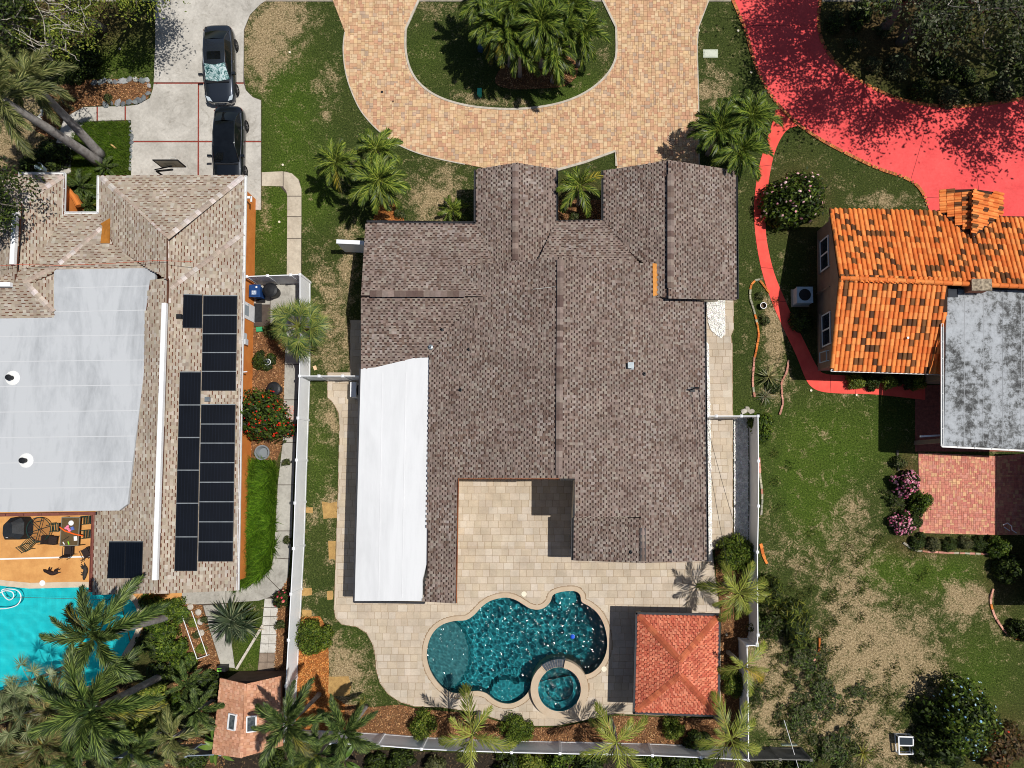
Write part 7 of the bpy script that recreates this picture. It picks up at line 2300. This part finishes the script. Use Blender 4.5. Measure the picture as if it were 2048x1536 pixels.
# air conditioners
def ac_unit(px, label, mat, w=.85, h=.8):
    p = G(*px, h); p.z = 0
    t = thing('air_conditioner', label, 'air conditioner', p)
    b = MB(); b.box((p.x, p.y, .06), (w * 1.15, w * 1.15, .12)); b.build('pad', conc, t)
    b = MB(); b.box((p.x, p.y, h / 2 + .06), (w, w, h - .08)); b.build('cabinet', mat, t)
    b = MB(); b.box((p.x, p.y, h + .04), (w * 1.04, w * 1.04, .05)); tp = b.build('top_panel', mat, t)
    b = MB(); b.lathe((p.x, p.y, h + .066), [(w * .38, 0), (w * .38, .012), (w * .3, .013)], 24); b.build('fan_opening', blackm, tp)
    b = MB()
    for k in range(1, 4): b.lathe((p.x, p.y, h + .083), [(w * .38 * k / 3, 0), (w * .38 * k / 3 - .012, .004)], 24, cap=False)
    for k in range(4): a = k * math.pi / 4; b.bar((p.x - w * .38 * math.cos(a), p.y - w * .38 * math.sin(a), h + .086), (p.x + w * .38 * math.cos(a), p.y + w * .38 * math.sin(a), h + .086), .012, .008)
    b.build('fan_grille', blackm, tp)
ac_unit((1609, 590), 'pale blue air conditioner in the shade beside the right house', M('pale_blue_cabinet', lin(176, 196, 206), lin(160, 180, 190), 3, .5), .95, .85)
p = G(706, 779, .9); p.z = 0
t = thing('air_conditioner', 'slim white air conditioner beside the white flat roof', 'air conditioner', p)
b = MB(); b.box((p.x, p.y, .05), (.6, 1.0, .1)); b.build('pad', conc, t)
b = MB(); b.box((p.x, p.y, .48), (.36, .9, .78)); b.build('cabinet', whm, t)
b = MB(); b.tube([(p.x + .19, p.y, .5), (p.x + .22, p.y, .5)], .32, 20); b.build('fan_grille', blackm, t)
# small covers, boxes, sprinklers
def disc(px, r0, z, name, label, cat, mat, h=.02, group=None):
    p = G(*px, z)
    b = MB(); b.lathe(p, [(r0, 0), (r0, h), (r0 * .82, h), (r0 * .8, h * .6), (r0 * .1, h * .6), (r0 * .08, h)], 20)
    return b.build(name, mat, None, label=label, cat=cat, group=group)
cr = M('cream_lid', lin(222, 212, 190), None, 3, .6)
disc((1048, 1188), .16, .058, 'skimmer_lid', 'round cream lid on the patio above the pool', 'lid', cr)
disc((1208, 1338), .16, .058, 'skimmer_lid', 'round cream lid on the patio right of the spa', 'lid', cr)
disc((85, 1166), .17, .065, 'skimmer_lid', 'round white lid at the edge of the turquoise pool', 'lid', whm)
disc((764, 184), .08, .047, 'drain_cover', 'small dark cover in the paver driveway bend', 'cover', blackm)
disc((786, 203), .06, .047, 'drain_cover', 'smaller dark cover below the first in the driveway bend', 'cover', M('brown_cover', lin(90, 70, 54)))
disc((1397, 61), .09, .02, 'sprinkler_head', 'round white sprinkler at the right driveway edge', 'sprinkler', cr)
for q, lab in (((580, 105), 'white sprinkler in the lawn beside the left driveway'), ((566, 330), 'white sprinkler in the bright lawn above the walk'), ((559, 444), 'white sprinkler in the narrow lawn by the orange wall'), ((1476, 62), 'white sprinkler at the red driveway edge'), ((1502, 145), 'white sprinkler where the red driveway bends'), ((1622, 781), 'white sprinkler at the red path corner'), ((1713, 790), 'white sprinkler below the red path'), ((240, 98), 'white sprinkler on the small top left lawn'), ((1453, 1269), 'white sprinkler ring in the mulch by the gazebo')):
    disc(q, .07, .01, 'sprinkler_head', lab, 'sprinkler', cr, .05)
b = MB(); g_ = [(1407, 100), (1435, 100), (1435, 115), (1407, 115)]
b.prism(offset_poly(GP(g_), .02), 0, .03); vb = b.build('valve_box', M('valve_box_green', lin(190, 196, 176), lin(176, 182, 162), 3, .7), None, label='pale rectangular utility box lid on the right front lawn', cat='utility box')
b = MB(); b.prism(offset_poly(GP(g_), -.05), .03, .038); b.build('lid', M('valve_lid', lin(196, 200, 182), lin(184, 188, 170), 3, .7), vb)
b = MB(); b.prism(GP([(956, 181), (964, 181), (964, 193), (960, 196), (955, 192)]), 0, .3); b.build('utility_marker', M('mint_green', lin(70, 190, 160), None, 3, .5), None, label='mint green utility marker at the island lawn edge', cat='marker')
b = MB(); b.prism(GP([(515, 656), (527, 655), (528, 664), (516, 665)]), 0, .25); b.build('utility_box', M('box_green', lin(56, 150, 100), None, 3, .5), None, label='green utility box in the mulch by the side door', cat='utility box')
b = MB(); b.prism(GP([(958, 95), (967, 97), (965, 106), (956, 104)]), 0, .4); b.build('garden_box', M('blue_grey_box', lin(60, 84, 104), None, 3, .5), None, label='small blue box in the shadow of the island palms', cat='box')
b = MB(); a = G(222, 289, .06); b.tube([a, G(232, 297, .06)], .055, 8); b.build('log', M('fresh_wood', lin(206, 166, 112), None, 4, .8), None, label='short pale log on the long grass', cat='log')
b = MB(); b.prism(GP([(626, 733), (632, 731), (635, 739), (629, 741)]), 0, .06); b.build('loose_brick', M('pale_brick', lin(206, 176, 140)), None, label='loose pale brick on the grass by the fence', cat='brick')
# edging stones
stM = M('grey_stone', (0.75,) * 3, (1.15,) * 3, 3, .9, .6, 12, .03, src='obj', fine=.15)
def stone_mesh(seed):
    r = random.Random(seed); bm = bmesh.new(); bmesh.ops.create_icosphere(bm, subdivisions=1, radius=.5)
    for v in bm.verts: v.co *= r.uniform(.75, 1.15); v.co.z *= .6
    me = bpy.data.meshes.new('stone'); bm.to_mesh(me); bm.free(); me.materials.append(stM); return me
SM = [stone_mesh(i) for i in range(4)]
def stones(name, label, pxs, size, cols, seed, jit=2.0):
    r = random.Random(seed)
    t = thing(name, label, 'edging', G(*pxs[0], 0))
    for q in pxs:
        p = G(q[0] + r.uniform(-jit, jit), q[1] + r.uniform(-jit, jit), .04)
        s_ = size * r.uniform(.7, 1.35)
        inst('stone', r.choice(SM), t, Matrix.Translation(p) @ Matrix.Rotation(r.uniform(0, 6), 4, 'Z') @ Matrix.Diagonal((s_ * 1.3, s_, s_ * .8, 1)), vary(r.choice(cols), r, .15))
def along(px, step):
    out = []; acc = 0
    for a, c in zip(px[:-1], px[1:]):
        d = math.hypot(c[0] - a[0], c[1] - a[1]); n = max(1, int(d / step))
        out += [(a[0] + (c[0] - a[0]) * k / n, a[1] + (c[1] - a[1]) * k / n) for k in range(n)]
    return out
GCOL = [lin(150, 152, 150), lin(120, 124, 124), lin(170, 168, 160), lin(104, 108, 110)]
stones('stone_edging', 'grey rock edging round the mulch bed at the left driveway', along([(190, 165), (230, 163), (270, 160), (296, 160), (300, 172), (296, 186), (288, 198), (270, 205), (235, 207), (200, 210)], 9), .36, GCOL, 1)
stones('stone_edging', 'small grey stones along the left driveway beside long grass', along([(258, 243), (263, 262), (262, 300), (259, 345)], 7), .22, GCOL, 2, 1)
stones('stone_edging', 'white stones beside the leaning palm trunks', [(82, 230), (80, 237), (85, 222), (90, 214)], .3, [lin(200, 198, 190), lin(176, 172, 164)], 3, 1)
stones('stone_pile', 'rough white stones at the top right fence corner', [(1488, 823), (1496, 818), (1502, 824)], .4, [lin(196, 190, 178), lin(170, 164, 150)], 4, 1)
# brick edging lines of the right garden
def edging(label, pts, cols, w=.11, bl=.32, seed=0):
    r = random.Random(seed)
    t = thing('garden_edging', label, 'edging', G(*pts[0], 0))
    P = smooth_poly(pts, False, 5)
    b = MB(); b.box((0, 0, .05), (1, 1, .1)); me = b.data('edging_brick'); me.materials.append(bra_o)
    Q = [Vector(q) for q in GP(P)]
    acc = 0
    for a, c in zip(Q[:-1], Q[1:]):
        d = c - a; L_ = d.length
        s_ = acc
        while s_ < L_:
            m = a + d.normalized() * s_
            inst('edging_brick', me, t, Matrix.Translation((m.x, m.y, r.uniform(-.03, .02))) @ Matrix.Rotation(math.atan2(d.y, d.x) + r.uniform(-.06, .06), 4, 'Z') @ Matrix.Diagonal((bl * .94, w * r.uniform(.9, 1.15), 1, 1)), vary(r.choice(cols), r, .15))
            s_ += bl
        acc = s_ - L_
OC = [lin(206, 122, 58), lin(190, 106, 48)]; PC = [lin(206, 150, 130), lin(190, 134, 116), lin(176, 120, 100)]; GC = [lin(150, 146, 128), lin(170, 164, 140)]
edging('grey and orange brick edging curling round the dry bed', [(1535, 582), (1520, 563), (1512, 561), (1502, 572), (1500, 595), (1507, 620), (1514, 648)], GC + OC, seed=1)
edging('orange brick edging along the left of the dry bed', [(1514, 650), (1517, 668), (1514, 690), (1509, 715)], OC, seed=2)
edging('pale brick edging below the orange one', [(1508, 718), (1506, 745), (1505, 765), (1508, 790)], GC + PC, seed=3)
edging('dark pink brick edging winding right of the pale yucca', [(1576, 725), (1572, 745), (1563, 765), (1563, 785), (1565, 805), (1560, 825), (1556, 833)], PC, seed=4)
edging('orange plank edging beside the right fence', [(1522, 1092), (1527, 1112), (1534, 1128)], OC, w=.16, seed=5)
edging('orange edging right of the big wild bush', [(1638, 1280), (1637, 1300), (1630, 1315)], OC, seed=6)
edging('pink curved edging below the orange piece', [(1629, 1317), (1622, 1335), (1622, 1350)], PC, seed=7)
edging('pink edging arc at the sand bed bottom', [(1638, 1378), (1652, 1390), (1676, 1395)], PC, seed=8)
edging('pale brick arc with an orange end at the right edge', [(1984, 1182), (1980, 1200), (1986, 1225), (1998, 1248), (2015, 1268), (2040, 1280)], PC + OC[:1], seed=9)
edging('dark border at the left of the brick patio', [(1794, 905), (1795, 925), (1796, 945)], [lin(90, 84, 76)], seed=10)
edging('pale brick border below the patio shrubs', [(1810, 1088), (1830, 1100), (1870, 1104), (1920, 1106), (1985, 1108)], PC + GC, seed=11)
edging('faint edging between right fence and lawn', [(1518, 920), (1520, 955), (1524, 990), (1522, 1030)], PC + GC, seed=12)
# cold frame
cf = thing('cold_frame', 'white framed cold frame box on the sand in the bottom right', 'cold frame', G(1812, 1490, 0))
c0 = [G(1797, 1473, .55), G(1826, 1474, .55), G(1826, 1508, .45), G(1798, 1508, .45)]
b = MB()
for i in range(4): b.bar(c0[i], c0[(i + 1) % 4], .07, .07)
b.bar((c0[0] + c0[3]) / 2 , (c0[1] + c0[2]) / 2, .07, .07); b.build('lid_frame', whm, cf)
b = MB()
for q in c0: b.bar(q, Vector((q.x, q.y, 0)), .06, .06)
for i in range(4): b.bar(Vector((c0[i].x, c0[i].y, .1)), Vector((c0[(i + 1) % 4].x, c0[(i + 1) % 4].y, .1)), .04, .06)
b.build('leg', whm, cf)
b = MB(); b.slab([c0[0], c0[1], (c0[1] + c0[2]) / 2, (c0[0] + c0[3]) / 2], .02); b.build('pane', M('dark_mesh_pane', lin(44, 52, 60), None, 3, .3), cf)
# slanting wire and sign board at the bottom right
b = MB(); b.tube([G(1568, 1440, .9), G(1582, 1485, 1.0), G(1598, 1540, 1.3)], .015, 5); b.build('wire', whm, None, label='white slanting wire over the low bushes', cat='wire')
b = MB(); b.box(G(1578, 1489, .9), (.9, .05, .22)); sg = b.build('board', M('mossy_board', lin(150, 160, 150), lin(90, 110, 90), 9, .8), None, label='small mossy white board beside the wire', cat='board')
b = MB(); q = G(1578, 1489, .9); b.box((q.x, q.y, .42), (.06, .06, .84)); b.build('post', barkM, sg)
# white planting frames
def pipe_frame(label, pts, r0=.035):
    t = thing('planting_frame', label, 'frame', G(*pts[0], 0))
    for a, c in zip(pts[:-1], pts[1:]):
        b = MB(); A_, C_ = G(*a, .3), G(*c, .3)
        b.tube([A_, C_], r0, 7); b.tube([A_, Vector((A_.x, A_.y, 0))], r0, 7); b.build('pipe', whm, t)
pipe_frame('white pipe frame lying over the planting bed', [(364, 1231), (394, 1318), (414, 1311), (383, 1222)], .024)
for i, (q, kd) in enumerate((((385, 1245), 'yellow'), ((392, 1270), 'weed'), ((402, 1298), 'yellow'), ((375, 1240), 'weed'), ((408, 1240), 'weed'))): shrub(q, 13, kd, ['yellow green tuft at the top of the white pipe frame', 'grey tuft in the middle of the white pipe frame', 'yellow green tuft at the foot of the white pipe frame', 'grey tuft outside the left pipe', 'weedy tuft beside the white stones'][i], h=.3, group='plants in the pipe frame bed')
for i, q in enumerate(((398, 1224), (382, 1213), (402, 1243), (404, 1265))):
    b = MB(); p = G(*q, 0); b.lathe(p, [(.16, 0), (.2, .1), (.14, .16), (.03, .17)], 10); b.build('garden_stone', M('pale_garden_stone', lin(196, 190, 180), lin(160, 150, 136), 4, .9), None, label=['white stone ornament at the frame top', 'flat stone above the white frames', 'orange tinted stone inside the right frame', 'pale stone lower inside the right frame'][i], cat='stone')
b = MB(); b.bar(G(526, 1250, .12), G(473, 1338, .12), .14, .1); b.build('white_beam', M('weathered_white_wood', lin(206, 200, 188), lin(170, 160, 144), 6, .9), None, label='weathered white beam lying across the small lawn', cat='beam')
# lime and black tool bag by the shed
b = MB(); p = G(446, 1336, .3); b.box(p, (.5, .35, .5)); b.tube([p + Vector((-.2, 0, .25)), p + Vector((0, 0, .5)), p + Vector((.2, 0, .25))], .03, 6); o = b.build('tool_bag', blackm, None, label='black and lime tool bag at the shed corner', cat='bag')
b = MB(); b.box(p + Vector((-.1, -.05, .26)), (.25, .2, .05)); b.build('lime_panel', M('lime_plastic', lin(120, 190, 70), None, 3, .5), o)
# round metal wind spinner by the shed
t = thing('wind_spinner', 'round ribbed metal disc on a pole before the shed', 'ornament', G(462, 1497, 0))
p = G(460, 1499, 1.5)
b = MB(); b.tube([(p.x, p.y, 0), p], .02, 6); b.build('pole', pipe, t)
b = MB()
for k in range(24): a = 2 * math.pi * k / 24; b.bar(p, p + Vector((.24 * math.cos(a), .24 * math.sin(a), 0)), .04, .012)
b.lathe(p, [(.25, -.01), (.25, .01)], 24); b.build('disc', M('pale_metal', lin(170, 182, 188), None, 3, .35, metal=.4), t)

# ================================================================== LEFT DECK FURNITURE, DOGS, TOYS
grnM = M('dark_green_metal', lin(30, 62, 56), lin(24, 50, 46), 3, .45)
brnM = M('dark_brown_wicker', lin(50, 38, 34), lin(38, 28, 26), 10, .8, .4, 40)
dz = .042
# covered grill
gp = G(22, 1060, .95); gp.z = dz
b = MB(); n_ = [(-.62, -.35), (-.5, -.62), (.35, -.62), (.62, -.3), (.62, .45), (.42, .75), (-.2, .75), (-.62, .3)]
vs = [(gp.x + x * 1.08, gp.y + y * 1.0, dz) for x, y in n_] + [(gp.x + x, gp.y + y * .95, .75) for x, y in n_] + [(gp.x + x * .45 - .1, gp.y + y * .6, 1.1) for x, y in n_]
b.mesh(vs, [(i, (i + 1) % 8, 8 + (i + 1) % 8, 8 + i) for i in range(8)] + [(8 + i, 8 + (i + 1) % 8, 16 + (i + 1) % 8, 16 + i) for i in range(8)] + [tuple(range(16, 24))])
gr = b.build('covered_grill', M('black_cover_cloth', lin(24, 27, 31), lin(34, 38, 43), 2, .6, .4, 10, .03), None, label='grill under a black cloth cover on the tan deck', cat='grill')
b = MB(); b.box((gp.x - .2, gp.y - .35, .985), (.13, .22, .01)); b.build('care_tag', whm, gr)
# glass table
t = thing('glass_table', 'round glass table with green metal frame on the tan deck', 'table', G(77, 1060, 0))
tc_ = G(77, 1059, .72)
b = MB(); b.tube([tc_ + Vector((.72 * math.cos(a * .19635), .72 * math.sin(a * .19635), 0)) for a in range(33)], .025, 6, cap=False); b.build('rim', grnM, t)
b = MB()
for k in range(6): a = k * math.pi / 3 + .3; b.bar(tc_ - Vector((0, 0, .03)), tc_ + Vector((.72 * math.cos(a), .72 * math.sin(a), -.03)), .03, .02)
b.build('spoke', grnM, t)
for k in range(4): a = k * math.pi / 2 + .5; b = MB(); b.tube([tc_ + Vector((.5 * math.cos(a), .5 * math.sin(a), -.02)), Vector((tc_.x + .55 * math.cos(a), tc_.y + .55 * math.sin(a), dz))], .025, 6); b.build('leg', grnM, t)
m, nt, N, L, B = newmat('amber_table_glass'); N.remove(B)
tr = N.new('ShaderNodeBsdfTransparent'); tr.inputs[0].default_value = (.95, .93, .88, 1); gl = N.new('ShaderNodeBsdfGlossy'); gl.inputs['Roughness'].default_value = .05; mx = N.new('ShaderNodeMixShader'); mx.inputs[0].default_value = .08
L.new(tr.outputs[0], mx.inputs[1]); L.new(gl.outputs[0], mx.inputs[2]); L.new(mx.outputs[0], N['Material Output'].inputs['Surface'])
b = MB(); b.lathe(tc_, [(.7, .0), (.7, .012)], 32); b.build('glass_top', m, t)
def slat_chair(px, rot, label, mat, slats=True):
    p = G(*px, .42); p.z = dz
    t = thing('patio_chair', label, 'chair', p, 'chairs on the tan deck')
    c_, s_ = math.cos(rot), math.sin(rot)
    W = lambda x, y, z: Vector((p.x + x * c_ - y * s_, p.y + x * s_ + y * c_, dz + z))
    if slats:
        for k in range(5): b = MB(); b.bar(W(-.22, -.2 + k * .1, .42), W(.22, -.2 + k * .1, .42), .04, .02); b.build('seat_slat', mat, t)
        for k in range(5): b = MB(); b.bar(W(-.22, -.27 - k * .06, .47 + k * .1), W(.22, -.27 - k * .06, .47 + k * .1), .04, .02); b.build('back_slat', mat, t)
    else:
        b = MB(); b.box(W(0, 0, .42), (.5, .48, .07), rot); b.build('seat', mat, t)
        b = MB(); b.mesh([W(-.25, -.24, .42), W(.25, -.24, .42), W(.25, -.36, .9), W(-.25, -.36, .9), W(-.25, -.29, .42), W(.25, -.29, .42), W(.25, -.41, .9), W(-.25, -.41, .9)], [(0, 1, 2, 3), (7, 6, 5, 4), (3, 2, 6, 7), (0, 3, 7, 4), (1, 5, 6, 2)]); b.build('backrest', mat, t)
    for x in (-.24, .24):
        b = MB(); b.tube([W(x, .24, 0), W(x, .22, .62), W(x, -.3, .64)], .02, 6); b.build('arm', mat, t)
        for y in (-.28, .24): b = MB(); b.tube([W(x, y, 0), W(x, y * .9, .44)], .02, 6); b.build('leg', mat, t)
        b = MB(); b.tube([W(x, -.24, .42), W(x, -.52, .95)], .02, 6); b.build('back_post', mat, t)
slat_chair((62, 1086), math.radians(-40), 'green slatted chair at the lower left of the glass table', grnM)
slat_chair((112, 1054), math.radians(90), 'green slatted chair between the glass table and the brown table', grnM)
slat_chair((174, 1040), math.radians(95), 'upper green slatted chair right of the brown table', grnM)
slat_chair((174, 1068), math.radians(95), 'lower green slatted chair right of the brown table', grnM)
slat_chair((107, 1080), math.radians(-95), 'brown wicker chair left of the brown table', brnM, False)
slat_chair((139, 1100), math.radians(0), 'brown wicker chair below the brown table', brnM, False)
slat_chair((174, 1104), math.radians(30), 'brown wicker chair turned under the gutter', brnM, False)
# dining table
t = thing('dining_table', 'rectangular brown dining table on the tan deck', 'table', G(141, 1064, 0))
q4 = [G(124, 1035, .74), G(160, 1035, .74), G(156, 1091, .74), G(120, 1091, .74)]
b = MB(); b.slab(q4, .03); b.build('table_top', M('brown_table_top', lin(96, 78, 50), lin(84, 68, 44), 6, .6, fine=.08), t)
b = MB()
for i in range(4): b.bar(q4[i], q4[(i + 1) % 4], .04, .045)
b.build('frame', M('grey_metal_frame', lin(120, 118, 108)), t)
for q in q4: b = MB(); b.bar(Vector((q.x * .99 + tc_.x * .01, q.y, .7)), Vector((q.x * .99 + tc_.x * .01, q.y, dz)), .05, .05); b.build('leg', blackm, t)
tz = .745
b = MB()
pts = [G(119, 1054, tz + .05), G(130, 1062, tz + .05), G(148, 1068, tz + .05), G(166, 1072, tz + .05)]
b.tube(pts, .04, 8); b.build('pool_noodle', M('orange_foam', lin(240, 100, 30), None, 3, .7), None, label='bent orange foam noodle across the brown table', cat='pool noodle')
b = MB(); p = G(143, 1046, tz); b.lathe(p, [(.13, 0), (.16, .04), (.13, .08), (.07, .08), (.07, .02)], 18); o = b.build('toy_ring', whm, None, label='white toy ring on the brown table', cat='toy'); 
b = MB(); p = G(133, 1056, tz); bm_p = M('pink_toy', lin(236, 130, 160), None, 3, .6)
for dx, dy in ((0, 0), (.14, -.05), (.1, .1), (.22, -.14)): b.lathe((p.x + dx, p.y + dy, tz), [(.04, 0), (.085, .05), (.05, .12), (.01, .13)], 10)
b.build('toy_pile', bm_p, None, label='small pile of pink toys on the brown table', cat='toys')
b = MB(); b.box(G(145, 1057, tz + .04), (.16, .2, .08), .3); b.build('toy_block', M('blue_toy', lin(90, 110, 180), None, 3, .6), None, label='blue toy block beside the pink toys', cat='toy')
b = MB(); b.box(G(151, 1077, tz + .006), (.2, .26, .01), .1); b.build('paper', whm, None, label='white sheet of paper on the brown table', cat='paper')
b = MB(); b.bar(G(125, 1081, tz + .02), G(138, 1073, tz + .02), .025, .025); b.build('stick', blackm, None, label='thin dark stick on the brown table', cat='stick')
b = MB(); b.tube([G(136, 1083, tz + .03), G(138, 1089, tz + .03)], .03, 8); b.build('marker', M('lime_marker', lin(140, 220, 40), None, 3, .5), None, label='lime green marker on the brown table', cat='marker')
b = MB(); b.tube([G(126, 1084, tz + .03), G(129, 1089, tz + .03)], .03, 8); b.build('marker', whm, None, label='white marker on the brown table', cat='marker')
# dogs lying on the deck
def dog(name_lab, P, mat, label):
    """P: dict of joints in world coordinates with radii"""
    me = bpy.data.meshes.new('body')
    keys = list(P['v'].keys())
    org = Vector(P['v']['pelvis'][0]); org.z = dz
    me.from_pydata([Vector(P['v'][k][0]) - org for k in keys], [(keys.index(a), keys.index(c)) for a, c in P['e']], [])
    o = bpy.data.objects.new('dog', me); COL.objects.link(o); o.location = org
    md = o.modifiers.new('skin', 'SKIN')
    for i, k in enumerate(keys):
        sv = me.skin_vertices[0].data[i]; rr = P['v'][k][1] * 1.3; sv.radius = (rr, rr); sv.use_root = (k == 'pelvis')
    md.use_smooth_shade = True
    o.modifiers.new('sub', 'SUBSURF').levels = 2; o.modifiers['sub'].render_levels = 2
    me.materials.append(mat)
    return tag(o, label, 'dog', 'dogs lying on the tan deck')
def make_dog(head_px, tail_px, legdir, mat, label, z=.13):
    H, T = G(*head_px, z), G(*tail_px, z)
    ax = (T - H); L_ = ax.length; ax.normalize(); sd_ = Vector((-ax.y, ax.x, 0)) * legdir
    W = lambda t, s_, zz: (H + ax * (L_ * t) + sd_ * (L_ * s_) + Vector((0, 0, zz - z)) )
    v = {'nose': (W(-.02, .06, .10), .028), 'muzzle': (W(.05, .035, .12), .04), 'head': (W(.12, .01, .14), .068), 'neck': (W(.22, -.02, .14), .07), 'chest': (W(.36, -.06, .16), .125), 'mid': (W(.52, -.09, .15), .11), 'belly': (W(.66, -.08, .14), .105), 'pelvis': (W(.78, -.04, .14), .105), 'tail1': (W(.90, -.01, .10), .028), 'tail2': (W(1.06, .06, .07), .016),
         'earL': (W(.15, -.07, .2), .022), 'earR': (W(.13, .085, .17), .022),
         'fa1': (W(.36, .06, .12), .05), 'fa2': (W(.30, .17, .09), .032), 'fa3': (W(.34, .27, .07), .026), 'fb1': (W(.40, .05, .09), .05), 'fb2': (W(.42, .16, .07), .03), 'fb3': (W(.46, .25, .06), .026),
         'ha1': (W(.76, .07, .13), .065), 'ha2': (W(.68, .15, .10), .04), 'ha3': (W(.80, .21, .08), .028), 'ha4': (W(.86, .29, .06), .024), 'hb1': (W(.80, .06, .09), .06), 'hb2': (W(.78, .15, .07), .036), 'hb3': (W(.90, .18, .06), .026), 'hb4': (W(.98, .25, .06), .022)}
    e = [('nose', 'muzzle'), ('muzzle', 'head'), ('head', 'neck'), ('neck', 'chest'), ('chest', 'mid'), ('mid', 'belly'), ('belly', 'pelvis'), ('pelvis', 'tail1'), ('tail1', 'tail2'), ('head', 'earL'), ('head', 'earR'), ('chest', 'fa1'), ('fa1', 'fa2'), ('fa2', 'fa3'), ('chest', 'fb1'), ('fb1', 'fb2'), ('fb2', 'fb3'), ('pelvis', 'ha1'), ('ha1', 'ha2'), ('ha2', 'ha3'), ('ha3', 'ha4'), ('pelvis', 'hb1'), ('hb1', 'hb2'), ('hb2', 'hb3'), ('hb3', 'hb4')]
    return dog('dog', {'v': v, 'e': e}, mat, label)
make_dog((86, 1141), (119, 1146), 1, M('dark_brown_fur', lin(46, 28, 24), lin(34, 22, 20), 6, .7, .4, 40), 'dark brown dog lying on its side in the middle of the deck')
make_dog((169, 1160), (169, 1127), 1, M('grey_black_fur', lin(58, 54, 50), lin(36, 33, 31), 6, .7, .4, 40), 'grey black dog lying against the gutter side of the deck')
# hose in the turquoise pool, ladder
b = MB()
pts = [G(x, y, -.07) for x, y in smooth_poly([(-10, 1192), (8, 1182), (24, 1184), (27, 1194), (18, 1200), (8, 1192), (4, 1180), (20, 1178), (36, 1182), (42, 1195), (34, 1210), (12, 1217), (-10, 1217)], False, 5)]
b.tube(pts, .03, 6); b.build('pool_hose', whm, None, label='white hose coiled in the corner of the turquoise pool', cat='hose')
b = MB(); pts = [G(x, y, .5) for x, y in ((213, 1216), (226, 1205), (236, 1192))]
for d_ in (0, .45):
    b.tube([G(214, 1218, -.4) + Vector((0, d_, 0)), G(222, 1209, .45) + Vector((0, d_, 0)), G(236, 1194, .5) + Vector((0, d_, 0)), G(240, 1190, .05) + Vector((0, d_, 0))], .025, 6)
b.build('pool_rail', M('dark_steel', lin(60, 66, 70), None, 3, .3, metal=.6), None, label='dark metal handrail at the turquoise pool corner', cat='handrail')
# blue float in the teal pool
b = MB(); p = G(1145, 1273, WATER_Z + .02); b.lathe(p, [(.05, -.06), (.13, -.02), (.14, .05), (.1, .11), (.04, .14), (.04, .18), (.01, .19)], 16); fl_ = b.build('chlorine_float', M('blue_float_plastic', lin(30, 90, 210), None, 3, .4), None, label='small blue float drifting in the teal pool', cat='float')
b = MB(); b.lathe(p, [(.135, .0), (.15, .02), (.135, .04)], 16, cap=False); b.build('float_ring', M('pale_blue_ring', lin(150, 190, 230)), fl_)
# garden lamp between the fence palms, black pots
b = MB(); p = G(953, 1446, .35); b.lathe(p, [(.05, -.35), (.05, 0), (.14, .02), (.14, .08), (.03, .16)], 12); b.build('garden_lamp', pipe, None, label='small metal garden lamp in the mulch under the yellow palm', cat='lamp')
# mower / tangle of white tubing in the shade of the right wing
b = MB(); b.tube([G(x, y, .5) for x, y in ((2006, 1050), (2015, 1046), (2023, 1052), (2024, 1060), (2033, 1066))], .03, 6); b.tube([G(x, y, .2) for x, y in ((2008, 1054), (2020, 1062))], .03, 6); b.build('white_chair_frame', whm, None, label='white tubular frame in the shade right of the brick patio', cat='frame')
# red blossoms fallen on the left walk
scatter_chips('fallen_petals', [(567, 808), (590, 812), (588, 880), (566, 872)], 60, .05, [lin(214, 90, 70), lin(226, 120, 90)], .0355, 'fallen red petals on the grey walk', chipm, 301, base=lin(182, 164, 152))
